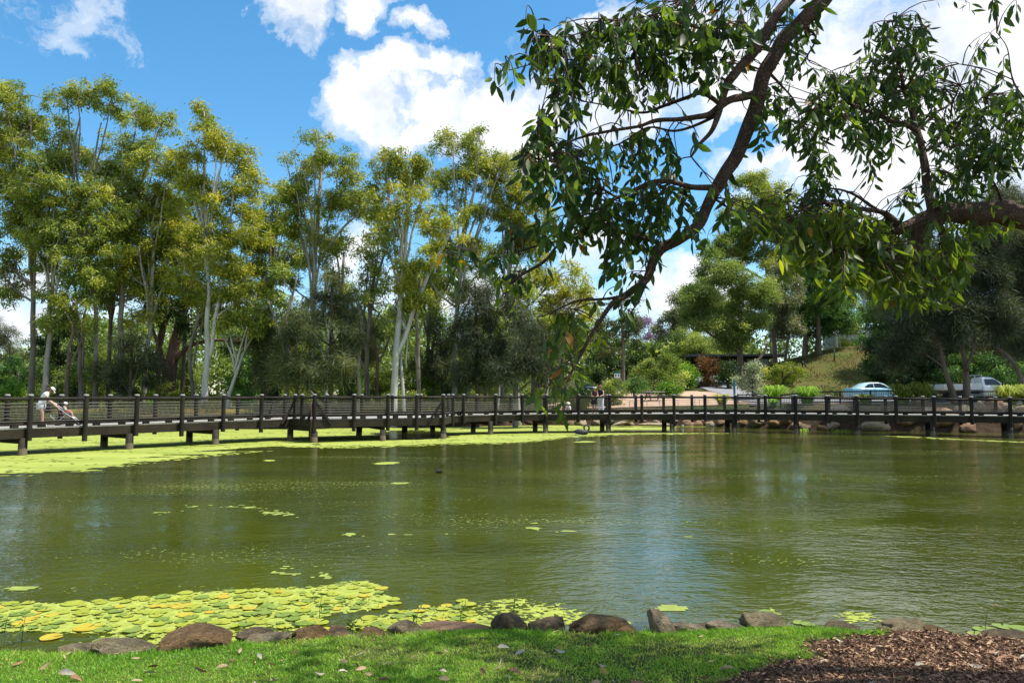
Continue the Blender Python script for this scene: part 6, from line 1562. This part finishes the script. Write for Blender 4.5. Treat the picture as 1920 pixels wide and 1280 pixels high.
# woman bending towards the stroller
Jb = dict(pelvis=(-.10, 0, .88), belly=(-.06, 0, 1.04), chest=(.03, 0, 1.23), neck=(.14, 0, 1.37), head=(.23, 0, 1.445),
          hip_l=(-.09, .09, .84), hip_r=(-.09, -.09, .84), knee_l=(-.05, .09, .47), knee_r=(-.02, -.09, .47), ankle_l=(-.05, .09, .07), ankle_r=(.0, -.09, .07),
          shoulder_l=(.07, .165, 1.30), shoulder_r=(.07, -.165, 1.30), elbow_l=(.16, .17, 1.05), elbow_r=(.18, -.17, 1.05), wrist_l=(.42, .12, .82), wrist_r=(.42, -.10, .82))
q = deck_pt(106, .40)
person('woman in white T-shirt, white shorts and pale cap bending over a stroller', q, R(22), Jb,
       [('shirt', [['belly', 'chest', 'neck'], ['chest', 'shoulder_l', (.115, .17, 1.18)], ['chest', 'shoulder_r', (.115, -.17, 1.18)], ['belly', 'pelvis']], {'belly': (.175, .145), 'chest': (.19, .145), 'neck': .08, 'shoulder_l': .078, 'shoulder_r': .078, (.115, .17, 1.18): .066, (.115, -.17, 1.18): .066, 'pelvis': (.16, .13)}, WHITE),
        ('shorts', [['pelvis', 'hip_l', (-.07, .095, .66)], ['pelvis', 'hip_r', (-.06, -.095, .66)]], {'pelvis': (.155, .135), 'hip_l': .12, 'hip_r': .12, (-.07, .095, .66): .11, (-.06, -.095, .66): .11}, (0.72, 0.74, 0.78)),
        ('shoes', [['ankle_l', 'toe_l']], {'ankle_l': .045, 'toe_l': .042}, (.5, .45, .42)), ('shoes', [['ankle_r', 'toe_r']], {'ankle_r': .045, 'toe_r': .042}, (.5, .45, .42))],
       (0.06, 0.035, 0.02), ('cap', (0.62, 0.56, 0.52)), (0, -.75), 1.0, .12)
# stroller
FRM = simple('stroller_frame', (0.66, 0.66, 0.68), .35, .4, var=.05); BLK = simple('black_fabric', (0.018, 0.018, 0.02), .85); RUB = simple('rubber', (0.02, 0.02, 0.02), .8)
sp = deck_pt(150, .42)
st = thing('stroller', 'silver framed stroller with black seat beside the bending woman', 'stroller', sp, R(22))
f = MB()
for s in (-.24, .24):
    f.tube([(-.62, s, .98), (-.45, s, .90), (.02, s, .48), (-.28, s, .14)], .016, 8); f.tube([(.02, s, .48), (.30, s, .30), (.48, s, .12)], .015, 8); f.tube([(-.36, s, .22), (-.55, s, .42)], .012, 6)
f.tube([(-.62, -.24, .98), (-.66, 0, .985), (-.62, .24, .98)], .018, 8); f.build('frame', FRM, st)
sb_ = MB(); sb_.beam((-.20, 0, .42), (.16, 0, .46), .40, .05); sb_.beam((-.20, 0, .42), (-.38, 0, .86), .40, .05, (1, 0, 0)); sb_.beam((.16, 0, .46), (.24, 0, .22), .36, .03, (1, 0, 0)); sb_.build('seat', BLK, st, False, .02)
bk = MB(); bk.box(-.10, 0, .20, .50, .40, .14); bk.build('basket', BLK, st, False, .03)
for (x_, s, r_) in ((-.28, .24, .13), (-.28, -.24, .13), (.48, .2, .10), (.48, -.2, .10)):
    w = MB(); w.lathe([(r_ * .72, -.018), (r_, -.02), (r_, .02), (r_ * .72, .018)], 20)
    o = w.build('wheel', RUB, st, sharp=40); o.location = (x_, s, r_); o.rotation_euler = (R(90), 0, 0)
    h = MB(); h.lathe([(r_ * .25, -.02), (r_ * .7, -.008), (r_ * .7, .008), (r_ * .25, .02)], 14); h.build('rim', FRM, o, sharp=40)
bg_ = MB(); bg_.box(0, 0, -.19, .20, .30, .34); bgo = bg_.build('bag_body', BLK, None, False, .04)
bt = thing('bag', 'black bag hanging from the stroller handle in front of the woman', 'bag', (sp[0] - .66 * math.cos(R(22)), sp[1] - .66 * math.sin(R(22)), sp[2] + .90), R(22)); bgo.parent = bt
for s in (-.1, .1):
    sr = MB(); sr.tube([(-.05, s, -.04), (0, s, .09), (.05, s, -.04)], .008, 6); sr.build('strap', BLK, bt)
def seated(th=.30): 
    return dict(pelvis=(0, 0, .0), belly=(-.01, 0, .12), chest=(-.01, 0, .30), neck=(.01, 0, .44), head=(.03, 0, .55), hip_l=(.05, .08, -.01), hip_r=(.05, -.08, -.01), knee_l=(.40, .12, .05), knee_r=(.40, -.12, .05), ankle_l=(.50, .10, -.32), ankle_r=(.50, -.10, -.32),
                shoulder_l=(.0, .155, .37), shoulder_r=(.0, -.155, .37), elbow_l=(.08, .19, .15), elbow_r=(.08, -.19, .15), wrist_l=(.28, .10, .13), wrist_r=(.28, -.10, .13))
def kid_wear(shirt, shorts): return [('shirt', [['belly', 'chest', 'neck'], ['chest', 'shoulder_l', 'elbow_l'], ['chest', 'shoulder_r', 'elbow_r'], ['belly', 'pelvis']], {'belly': (.145, .115), 'chest': (.155, .12), 'neck': .065, 'shoulder_l': .075, 'shoulder_r': .075, 'elbow_l': .055, 'elbow_r': .055, 'pelvis': (.15, .12)}, shirt),
        ('shorts', [['pelvis', 'hip_l', 'knee_l'], ['pelvis', 'hip_r', 'knee_r']], {'pelvis': (.15, .125), 'hip_l': .105, 'hip_r': .105, 'knee_l': .07, 'knee_r': .07}, shorts)]
c_, s_ = math.cos(R(22)), math.sin(R(22))
person('toddler in a white sun hat sitting in the stroller', (sp[0] - .08 * c_, sp[1] - .08 * s_, sp[2] + .53), R(22), seated(), kid_wear((.55, .45, .42), (.45, .12, .10)), (0.10, 0.06, 0.03), ('brim', (0.8, 0.78, 0.72)), (0, -.1), .62)
# two adults at the rail
q = deck_pt(1117, .22)
LEGS = [['pelvis', 'hip_l', 'knee_l'], ['pelvis', 'hip_r', 'knee_r']]
TORSO = [['belly', 'chest', 'neck'], ['chest', 'shoulder_l'], ['chest', 'shoulder_r'], ['belly', 'pelvis']]
TR = {'belly': (.16, .13), 'chest': (.165, .125), 'neck': .065, 'shoulder_l': .075, 'shoulder_r': .075, 'pelvis': (.165, .14)}
Js = stand(lean=.03)
person('person in dark red top, black knee length shorts and white banded cap at the rail', (q[0] - .02, q[1] - .0, q[2]), R(-78), Js,
       [('shirt', TORSO, TR, (0.055, 0.012, 0.016)), ('shorts', LEGS, {'pelvis': (.17, .14), 'hip_l': .115, 'hip_r': .115, 'knee_l': .09, 'knee_r': .09}, (0.012, 0.012, 0.014)), ('sandals', [['ankle_l', 'toe_l']], {'ankle_l': .04, 'toe_l': .04}, (.12, .05, .04)), ('sandals', [['ankle_r', 'toe_r']], {'ankle_r': .04, 'toe_r': .04}, (.12, .05, .04))], (0.03, 0.02, 0.015), ('visor', (0.75, 0.75, 0.75)), (0, -.3), .98)
q = deck_pt(1129, .30)
Jt = stand(lean=.06)
FULL = [['pelvis', 'hip_l', 'knee_l', 'ankle_l'], ['pelvis', 'hip_r', 'knee_r', 'ankle_r']]
person('woman with short red hair in navy top and white trousers at the rail', (q[0] + .03, q[1], q[2]), R(-112), Jt,
       [('shirt', TORSO, TR, (0.012, 0.017, 0.035)), ('trousers', FULL, {'pelvis': (.165, .14), 'hip_l': .115, 'hip_r': .115, 'knee_l': .085, 'knee_r': .085, 'ankle_l': .07, 'ankle_r': .07}, WHITE), ('shoes', [['ankle_l', 'toe_l']], {'ankle_l': .042, 'toe_l': .042}, (.05, .06, .1)), ('shoes', [['ankle_r', 'toe_r']], {'ankle_r': .042, 'toe_r': .042}, (.05, .06, .1))], (0.20, 0.055, 0.02), None, (0, -.35), 1.02)
# children sitting on the deck
q = deck_pt(1067, .16)
Jc = seated(); Jc.update(knee_l=(.26, .16, .22), knee_r=(.26, -.16, .22), ankle_l=(.32, .12, -.08), ankle_r=(.32, -.12, -.08), toe_l=(.46, .12, -.1), toe_r=(.46, -.12, -.1), wrist_l=(.26, .06, .30), wrist_r=(.26, -.06, .30))
person('child in white sun hat and pale top sitting on the deck by the standing pair', (q[0], q[1], q[2] + .11), R(-95), Jc, kid_wear((.62, .60, .66), (.03, .03, .06)), (0.12, 0.07, 0.03), ('brim', (0.72, 0.64, 0.48)), (0, -.4), .86)
q = deck_pt(1053, .18)
person('child in orange hat crouching behind the hanging leaves', (q[0], q[1], q[2] + .11), R(-60), Jc, kid_wear((.60, .30, .20), (.10, .10, .12)), (0.10, 0.06, 0.03), ('brim', (0.70, 0.42, 0.22)), (0, -.5), .80)

# ---------------------------------------------------------------- water birds
def lerp_tube(mb, pts, rad, sides=9): 
    P, Rr = smooth_path([Vector(p) for p in pts], rad, 4); mb.tube(P, Rr, sides)
BW_ = simple('feather_black', (0.018, 0.018, 0.02), .6); WF = simple('feather_white', (0.70, 0.69, 0.66), .7)
p = gz(1092, 815, 0)
sw = thing('goose', 'black and white goose with curled neck preening on the duckweed', 'bird', (p.x, p.y, 0), R(180) + R(186))
b_ = MB(); lerp_tube(b_, [(-.52, 0, .20), (-.34, 0, .16), (-.05, 0, .14), (.22, 0, .16), (.34, 0, .22)], [.02, .12, .19, .15, .05], 12); b_.build('body', BW_, sw)
be = MB(); lerp_tube(be, [(-.40, 0, .06), (-.1, 0, .035), (.2, 0, .06)], [.06, .14, .08], 10); be.build('belly', WF, sw)
w_ = MB(); lerp_tube(w_, [(-.62, 0, .20), (-.42, 0, .20), (-.2, 0, .24), (-.02, 0, .25)], [.015, .09, .12, .04], 10); w_.build('wing', BW_, sw)
n_ = MB(); lerp_tube(n_, [(.26, 0, .20), (.40, .02, .34), (.36, .03, .52), (.20, .03, .56), (.10, .03, .44), (.14, .03, .32)], [.075, .055, .045, .042, .045, .05], 9); n_.build('neck', BW_, sw)
h_ = MB(); h_.ball((.15, .03, .30), .05, .045, .06); lerp_tube(h_, [(.16, .03, .27), (.19, .03, .20), (.21, .03, .16)], [.026, .02, .008]); h_.build('head', BW_, sw)
p = gz(822, 886, 0)
dk = thing('duck', 'small dark duck swimming alone on the open water', 'bird', (p.x, p.y, 0), R(150)); dk.scale = (.75, .75, .75)
b_ = MB(); lerp_tube(b_, [(-.20, 0, .09), (-.10, 0, .06), (.03, 0, .05), (.12, 0, .06)], [.012, .055, .07, .03], 10); b_.build('body', simple('duck_brown', (0.03, 0.024, 0.018), .7), dk)
h_ = MB(); lerp_tube(h_, [(.08, 0, .07), (.12, 0, .13), (.13, 0, .17)], [.03, .022, .028]); h_.ball((.145, 0, .175), .035, .027, .028); lerp_tube(h_, [(.165, 0, .17), (.20, 0, .165)], [.012, .006]); h_.build('head', BW_, dk)

# ---------------------------------------------------------------- vehicles
def wheel(parent, x, y, r, w=.2):
    o = MB(); o.lathe([(r * .62, -w / 2), (r * .93, -w / 2), (r, -w * .35), (r, w * .35), (r * .93, w / 2), (r * .62, w / 2)], 26); t_ = o.build('wheel', RUB, parent, sharp=35); t_.location = (x, y, r); t_.rotation_euler = (R(90), 0, 0)
    h = MB(); h.lathe([(r * .12, -w * .5), (r * .60, -w * .36), (r * .62, 0), (r * .60, w * .36), (r * .12, w * .5)], 20); h.build('rim', simple('alloy', (0.45, 0.45, 0.47), .35, .7), t_, sharp=35)
def loft(mb, secs):
    """secs: list of (x, [(y, z) half outline from the bottom centre to the top centre])"""
    n = len(secs[0][1]); vs = []; fs = []
    for x, o in secs:
        full = [(y, z) for y, z in o] + [(-y, z) for y, z in reversed(o)]
        for y, z in full: vs.append((x, y, z))
    m_ = 2 * n
    for i in range(len(secs) - 1):
        for k in range(m_): k2 = (k + 1) % m_; fs.append((i * m_ + k, i * m_ + k2, (i + 1) * m_ + k2, (i + 1) * m_ + k))
    fs.append(tuple(range(m_ - 1, -1, -1))); fs.append(tuple((len(secs) - 1) * m_ + k for k in range(m_)))
    mb.add(vs, fs)
def cabin(hw, zb, zs, zt, tw): return [(hw * .92, zb), (hw, zb + .02), (hw, zs), (tw + .05, zt - (.07 if zt - zs > .2 else .02)), (tw - .08, zt)]
def carpaint(name, c):
    m, t, out = new_mat(name)
    p = t.node('ShaderNodeBsdfPrincipled', {'Base Color': (*c, 1), 'Roughness': .32, 'Metallic': .15, 'Coat Weight': .8, 'Coat Roughness': .05}); t.set(out, 'Surface', p.outputs[0]); return m
GLASS = simple('dark_glass', (0.015, 0.018, 0.02), .06, var=.05, spec=.7); TRIM = simple('black_trim', (0.02, 0.02, 0.021), .6)
def ring(hw, zb, zs, zt, tw): return [(hw * .86, zb), (hw, zb + .12), (hw * 1.0, zs), (hw * .97, zt - .05), (tw, zt)]
Yc = 62.0; xc = wx(1637, Yc); zc = hz(xc, Yc) + .14
car = thing('sedan', 'pale blue sedan parked behind the black fence below the mound', 'car', (xc, Yc, zc), R(3))
b_ = MB(); H = .87
loft(b_, [(-2.28, ring(.74, .42, .62, .86, .60)), (-2.2, ring(.84, .26, .62, .98, .70)), (-1.5, ring(.90, .2, .62, 1.0, .76)), (0, ring(.91, .18, .62, .98, .78)), (1.0, ring(.90, .2, .60, .93, .74)), (1.9, ring(.87, .22, .55, .80, .66)), (2.2, ring(.78, .26, .5, .70, .56)), (2.30, ring(.66, .34, .48, .60, .46))])
bo = b_.build('body', carpaint('paint_blue', (0.20, 0.42, 0.52)), car, True, .03, 50)
g = MB(); loft(g, [(-1.62, cabin(.72, .90, .93, 1.0, .64)), (-1.05, cabin(.76, .90, 1.0, 1.37, .56)), (-.5, cabin(.77, .9, 1.0, 1.46, .55)), (.1, cabin(.77, .9, 1.0, 1.46, .55)), (.55, cabin(.77, .9, 1.0, 1.36, .56)), (1.15, cabin(.74, .88, .92, .97, .64))])
g.build('roof', carpaint('paint_blue_roof', (0.42, 0.60, 0.66)), car, True, .02, 50)
def side_glass(parent, pts, y, inset, s):
    n = len(pts); mb = MB(); vs = []
    for x, z in pts: vs.append((x, s * (y - (z - .95) * inset), z))
    for x, z in pts: vs.append((x, s * (y - .03 - (z - .95) * inset), z))
    mb.add(vs, [tuple(range(n)), tuple(range(2 * n - 1, n - 1, -1))] + [(i, (i + 1) % n, n + (i + 1) % n, n + i) for i in range(n)]); mb.build('window', GLASS, parent, False)
for s in (1, -1):
    side_glass(car, [(-1.20, 1.0), (-.82, 1.32), (-.42, 1.36), (-.42, 1.0)], .80, .41, s); side_glass(car, [(-.34, 1.0), (-.34, 1.37), (.18, 1.37), (.52, 1.24), (.86, 1.0)], .80, .41, s)
    for (x_, w__) in ((-.40, .9), (.55, .9)):
        d_ = MB(); d_.box(x_ - .28, s * .925, .86, .16, .02, .03); d_.build('door_handle', bo.data.materials[0], car, False)
    mr = MB(); mr.ball((.72, s * .98, 1.0), .10, .09, .07); mr.build('mirror', bo.data.materials[0], car)
    hl = MB(); hl.ball((2.12, s * .60, .64), .14, .15, .08); hl.build('headlight', simple('lamp_glass', (.7, .72, .74), .1), car)
    tl = MB(); tl.ball((-2.2, s * .66, .78), .08, .13, .09); tl.build('tail_light', simple('tail_red', (.35, .02, .02), .2), car)
for x_ in (-.38, .70, -1.18):
    for s in (1, -1):
        sm_ = MB(); sm_.box(x_, s * .905, .66, .012, .03, .62); sm_.build('door_seam', TRIM, car, False)
sl = MB()
for s in (1, -1): sl.box(0, s * .88, .22, 2.2, .06, .08)
sl.build('sill', TRIM, car, False)
ws = MB(); ws.add([(1.17, -.66, 1.0), (1.17, .66, 1.0), (.60, .53, 1.36), (.60, -.53, 1.36)], [(0, 1, 2, 3)]); ws.build('windscreen', GLASS, car, False)
for x_ in (-1.38, 1.42):
    for s in (.80, -.80): wheel(car, x_, s, .32)
# white utility truck with a tray
Yt = 54.0; xt = wx(1822, Yt); zt = hz(xt, Yt) + .14
ut = thing('utility_truck', 'white tray back utility truck parked behind the she-oak trunks', 'truck', (xt, Yt, zt), R(-2))
WP = carpaint('paint_white', (0.72, 0.73, 0.73))
b_ = MB(); loft(b_, [(.25, ring(.84, .32, .7, 1.06, .72)), (.35, ring(.90, .30, .7, 1.10, .8)), (1.3, ring(.90, .30, .7, 1.10, .8)), (1.75, ring(.90, .32, .72, 1.10, .78)), (2.5, ring(.88, .34, .72, 1.02, .70)), (2.72, ring(.80, .36, .66, .90, .60)), (2.78, ring(.70, .42, .6, .78, .5))])
b_.build('body', WP, ut, True, .03, 50)
g = MB(); loft(g, [(.28, cabin(.80, 1.0, 1.1, 1.66, .60)), (.5, cabin(.80, 1.0, 1.1, 1.74, .58)), (1.0, cabin(.80, 1.0, 1.1, 1.72, .58)), (1.25, cabin(.80, 1.0, 1.1, 1.62, .59)), (1.95, cabin(.78, 1.0, 1.04, 1.10, .66))]); g.build('cab', WP, ut, True, .02, 50)
for s in (1, -1):
    side_glass(ut, [(.45, 1.14), (.45, 1.56), (1.05, 1.58), (1.28, 1.48), (1.66, 1.14)], .86, .30, s)
    mr = MB(); mr.ball((1.55, s * 1.02, 1.2), .08, .12, .12); mr.build('mirror', TRIM, ut)
    hl = MB(); hl.ball((2.62, s * .64, .80), .12, .16, .11); hl.build('headlight', simple('lamp_glass', (.7, .72, .74), .1), ut)
ws = MB(); ws.add([(1.97, -.68, 1.13), (1.97, .68, 1.13), (1.28, .57, 1.63), (1.28, -.57, 1.63)], [(0, 1, 2, 3)]); ws.build('windscreen', GLASS, ut, False)
tr = MB(); tr.box(-1.22, 0, .86, 2.7, 1.86, .10); 
for s in (1, -1): tr.box(-1.22, s * .92, 1.06, 2.68, .04, .30)
tr.box(-2.56, 0, 1.06, .04, 1.80, .30); tr.build('tray', simple('tray_alloy', (0.58, 0.59, 0.60), .4, .3, var=.1), ut, False, .01)
hb = MB(); 
for s in (-.85, 0, .85): hb.box(.17, s, 1.36, .05, .05, 1.0)
hb.box(.17, 0, 1.86, .05, 1.75, .05); hb.build('headboard', simple('tray_alloy', (0.58, 0.59, 0.60), .4, .3), ut, False)
ch = MB(); ch.box(-1.1, 0, .62, 2.9, .7, .22); ch.build('chassis', TRIM, ut, False)
mf = MB(); mf.box(-1.45, .78, .52, .5, .04, .4); mf.box(-1.45, -.78, .52, .5, .04, .4); mf.build('mudguard', TRIM, ut, False)
for x_ in (-1.35, 1.95):
    for s in (.80, -.80): wheel(ut, x_, s, .36)

# ---------------------------------------------------------------- fences, signs, building
BF = simple('fence_black', (0.014, 0.014, 0.015), .5, var=.2)
def bar_fence(label, A, B, n, zoff=0.0, h=.92):
    a = Vector(A); b_ = Vector(B); root = thing('fence', label, 'fence', (a.x, a.y, hz(a.x, a.y)))
    O_ = Vector(root.location); nb = int((b_ - a).length / .11)
    def P(f, z): 
        p = a.lerp(b_, f); return Vector((p.x, p.y, hz(p.x, p.y) + z)) - O_
    for i in range(n + 1):
        p = P(i / n, 0); m_ = MB(); m_.box(p.x, p.y, p.z + h / 2, .075, .075, h + .05); m_.build('post', BF, root, False)
    for z_, w_ in ((h - .05, .09), (.12, .05)):
        m_ = MB()
        for i in range(n): m_.beam(P(i / n, z_), P((i + 1) / n, z_), .05, w_)
        m_.build('rail', BF, root, False)
    m_ = MB()
    for i in range(nb):
        p = P((i + .5) / nb, 0); m_.box(p.x, p.y, p.z + h / 2 + .03, .02, .02, h - .15)
    o = m_.build('balusters', BF, root, False)
    return root
bar_fence('black bar fence in front of the parked sedan and truck', (wx(1462, 52.5), 52.5, 0), (wx(1990, 49.2), 49.2, 0), 9)
bar_fence('short black bar fence behind the blue post', (wx(1382, 59), 59, 0), (wx(1440, 57.5), 57.5, 0), 1, h=.8)
# pale edging of the road, seen below the fence
kb = MB()
for i in range(24):
    x0, x1 = 17.5 + i * 1.0, 18.5 + i * 1.0
    kb.beam((x0, 54.5 - i * .18, hz(x0, 54.5 - i * .18) + .05), (x1, 54.5 - (i + 1) * .18, hz(x1, 54.5 - (i + 1) * .18) + .05), .2, .14)
tag(kb.build('kerb_edge', simple('concrete', (0.50, 0.47, 0.43), .9, var=.12), smooth=False), 'pale concrete edging below the black bar fence', 'kerb')
yk = MB()
for i in range(36):
    x0 = -38 + i * 1.05; y0 = float(far_shore(x0)) + 4.6; x1 = x0 + .98; y1 = float(far_shore(x1)) + 4.6
    yk.beam((x0, y0, hz(x0, y0) + .14), (x1, y1, hz(x1, y1) + .14), .14, .26)
tag(yk.build('edging', simple('yellow_paint', (0.62, 0.43, 0.05), .7, var=.15), smooth=False), 'low yellow painted edging at the foot of the gum trees', 'edging')
WHT = simple('sign_white', (0.72, 0.74, 0.74), .5, var=.05); TEAL = simple('sign_teal', (0.02, 0.16, 0.25), .5, var=.1); NAVY = simple('sign_navy', (0.025, 0.06, 0.11), .5, var=.1); GREYM = simple('galv', (0.42, 0.42, 0.42), .5, .4); STL = simple('post_blue', (0.012, 0.12, 0.22), .5)
Y = 68.0; X = wx(1157, Y); sg = thing('sign', 'small white sign with teal top band and two dark blots on a thin post', 'sign', (X, Y, hz(X, Y)))
pz = at(1157, 703, Y).z - hz(X, Y)
m_ = MB(); m_.tube([(0, .03, 0), (0, .03, pz + .2)], .03, 8); m_.build('post', GREYM, sg)
m_ = MB(); m_.box(0, -.02, pz, .54, .03, .52); m_.build('panel', WHT, sg, False); m_ = MB(); m_.box(0, -.04, pz + .20, .54, .012, .13); m_.build('band', TEAL, sg, False)
for s in (-.13, .13):
    m_ = MB(); m_.box(s, -.04, pz - .03, .12, .012, .14); m_.build('symbol', NAVY, sg, False)
Y = 60.0; X = wx(1105, Y); nb_ = thing('notice_board', 'wide dark blue notice board with a pale line of writing behind the standing pair', 'sign', (X, Y, hz(X, Y)))
pz = at(1105, 725, Y).z - hz(X, Y)
m_ = MB(); m_.box(0, 0, pz, .9, .05, .26); m_.build('panel', NAVY, nb_, False); m_ = MB(); m_.box(.05, -.03, pz + .0, .55, .012, .035); m_.build('writing_line', WHT, nb_, False)
for s in (-.35, .35): 
    m_ = MB(); m_.box(s, .05, pz / 2, .06, .04, pz); m_.build('post', NAVY, nb_, False)
Y = 60.5; X = wx(1376, Y); bp = thing('marker_post', 'tall blue wayfinding post beside the path', 'post', (X, Y, hz(X, Y)))
hp = at(1376, 712, Y).z - hz(X, Y); m_ = MB(); m_.box(0, 0, hp / 2, .15, .12, hp); m_.build('shaft', STL, bp, False, .01); m_ = MB(); m_.box(0, -.064, hp * .72, .11, .01, .22); m_.build('plate', WHT if False else TEAL, bp, False)
Y = 72.0; X = wx(1074, Y); s2 = thing('sign', 'tall white sign on a pole half hidden behind the hanging branch tip', 'sign', (X, Y, hz(X, Y)))
pz = at(1074, 660, Y).z - hz(X, Y); m_ = MB(); m_.tube([(0, .03, 0), (0, .03, pz + .3)], .045, 8); m_.build('pole', GREYM, s2); m_ = MB(); m_.box(0, -.03, pz, .34, .04, .62); m_.build('panel', WHT, s2, False)
m_ = MB(); m_.box(.1, -.03, at(1078, 705, Y).z - hz(X, Y), .62, .03, .2); m_.build('blade', simple('sign_green', (0.02, 0.20, 0.14), .5), s2, False)
# gate rails and the yellow bollard at the top of the path
Y = 84.0
for (x0, x1, lab) in ((1302, 1316, 'white pipe barrier before the yellow bollard'), (1323, 1337, 'white pipe barrier past the yellow bollard')):
    a = Vector((wx(x0, Y), Y, 0)); b_ = Vector((wx(x1, Y), Y, 0)); z0 = hz(a.x, Y); g_ = thing('barrier', lab, 'barrier', (a.x, Y, z0))
    L_ = b_.x - a.x; hh_ = .86
    for x_ in (0, L_ / 2, L_): m_ = MB(); m_.tube([(x_, 0, 0), (x_, 0, hh_)], .035, 8); m_.build('upright', WHT, g_)
    for z_ in (hh_, hh_ * .5): m_ = MB(); m_.tube([(0, 0, z_), (L_, 0, z_)], .032, 8); m_.build('rail', WHT, g_)
X = wx(1319.5, Y - .5); bo_ = thing('bollard', 'yellow bollard between the two white pipe barriers', 'bollard', (X, Y - .5, hz(X, Y - .5)))
m_ = MB(); m_.lathe([(.1, 0), (.1, .86), (.07, .92), (0, .93)], 14); m_.build('shaft', simple('yellow_bollard', (0.60, 0.46, 0.10), .5), bo_, sharp=40); m_ = MB(); m_.lathe([(.104, .68), (.104, .78)], 14); m_.build('reflector', WHT, bo_, sharp=40)
# picnic table
Y = 66.0; X = wx(1226, Y); pt = thing('picnic_table', 'small picnic table with pale top beside the low mounded ground cover', 'table', (X, Y, hz(X, Y) + .1), R(12))
m_ = MB(); m_.box(0, 0, .74, 1.7, .75, .05); m_.build('top', simple('pale_timber', (0.45, 0.42, 0.38), .7), pt, False, .01)
for s in (-.62, .62):
    m_ = MB(); m_.box(0, s, .44, 1.7, .26, .05); m_.build('bench', simple('bench_timber', (0.12, 0.09, 0.07), .8), pt, False, .01)
for s in (-.6, .6):
    m_ = MB(); m_.beam((s, -.7, 0), (s, -.15, .72), .08, .06); m_.beam((s, .7, 0), (s, .15, .72), .08, .06); m_.box(s, 0, .40, .06, 1.3, .07); m_.build('leg', TRIM, pt, False)
# low hoop rails across the forecourt
for i, px_ in enumerate((1184, 1208, 1240, 1266, 1306, 1322)):
    Y = 59.5; X = wx(px_, Y); h_ = thing('hoop_rail', 'low grey hoop rail standing on the tan forecourt', 'rail', (X, Y, hz(X, Y)), 0, 'hoop rails on the forecourt')
    m_ = MB(); lerp_tube(m_, [(-.18, 0, 0), (-.18, 0, .5), (-.12, 0, .56), (.12, 0, .56), (.18, 0, .5), (.18, 0, 0)], [.022] * 6, 8); m_.build('hoop', GREYM, h_)
# low building behind the broad leafy tree
Y = 96.0; X0, X1 = wx(1288, Y), wx(1466, Y); z0 = hz((X0 + X1) / 2, Y) - .6
bl = thing('building', 'low flat roofed building behind the orange brown shrub and the broad leafy tree', 'building', ((X0 + X1) / 2, Y, z0), R(-3))
Wd = X1 - X0; Hh = at(1400, 667, Y).z - z0
m_ = MB(); m_.box(0, 3, Hh / 2 - .1, Wd * .72, 6, Hh - .2); m_.build('wall', simple('wall_dark', (0.06, 0.052, 0.047), .9, var=.2), bl, False)
m_ = MB(); m_.box(0, 2.2, Hh, Wd, 8.6, .26); m_.build('roof', simple('roof_grey', (0.10, 0.105, 0.105), .6), bl, False)
m_ = MB(); m_.box(Wd * .24, -.06, Hh * .55, Wd * .22, .1, Hh * .62); m_.build('panel', simple('wall_pale', (0.52, 0.53, 0.53), .8), bl, False)
m_ = MB(); m_.box(Wd * .19, -.13, Hh * .68, .75, .03, .42); m_.build('sign', TEAL, bl, False)
m_ = MB(); m_.box(Wd * .03, -.2, Hh * .2, 1.3, .1, 1.9); o = m_.build('notice_panel', simple('wall_pale', (0.52, 0.53, 0.53), .8), bl, False); m_ = MB(); m_.box(Wd * .03 + .2, -.27, Hh * .2 + .1, .5, .02, .36); m_.build('poster', NAVY, bl, False)
for f_ in (-.49, -.25, .49): m_ = MB(); m_.box(Wd * f_, -1.6, Hh / 2, .12, .12, Hh - .2); m_.build('column', TRIM, bl, False)
for f_ in (-.28, -.12): m_ = MB(); m_.box(Wd * f_, -.04, Hh * .42, 1.0, .06, 2.1); m_.build('door', simple('door_grey', (0.03, 0.03, 0.032), .5), bl, False)
# pale house beyond the mound
Y = 128.0; X = wx(1608, Y); zt_ = at(1608, 622, Y).z; hs_ = thing('house', 'pale roofed house glimpsed through the trees beyond the mound', 'house', (X, Y, zt_ - 4.2))
m_ = MB(); m_.box(0, 2.5, 2, 7.5, 5, 4); m_.build('wall', simple('house_wall', (0.50, 0.48, 0.45), .85), hs_, False)
m_ = MB(); m_.add([(-4.3, -.6, 4), (4.3, -.6, 4), (4.3, 5.6, 4), (-4.3, 5.6, 4), (-2.6, 2.5, 5.2), (2.6, 2.5, 5.2)], [(0, 1, 5, 4), (1, 2, 5), (2, 3, 4, 5), (3, 0, 4), (3, 2, 1, 0)]); m_.build('roof', simple('house_roof', (0.62, 0.61, 0.60), .6), hs_, False)
for x_ in (-2, 1.4): m_ = MB(); m_.box(x_, -.03, 2.3, 1.3, .08, 1.2); m_.build('window', GLASS, hs_, False)
# dark stakes on the mound
for (px_, pt_, pb_, Y, lean, lab) in ((1565, 670, 692, 92, 0, 'upright dark stake alone on the mound slope'), (1607, 674, 684, 95, .55, 'slanting dark stake by the dark leafy tree'), (1505, 673, 686, 92, 0, 'dark stake nearest the wide olive shrub'), (1513, 673, 683, 92, -.7, 'dark strut leaning against the first stake on the mound')):
    X = wx(px_, Y); z = hz(X, Y); h_ = (pb_ - pt_) * Y / FPX
    m_ = MB(); m_.tube([(0, 0, -.2), (lean * h_ * .6, 0, h_ * .5), (lean * h_ * 1.2, 0, h_)], [.085, .08, .08], 8); m_.tube([(lean * h_ * 1.2 - .02, 0, h_ - .02), (lean * h_ * 1.2, 0, h_ + .02)], [.09, .09], 8)
    o = m_.build('stake', BF); o.location = (X, Y, z); tag(o, lab, 'stake')
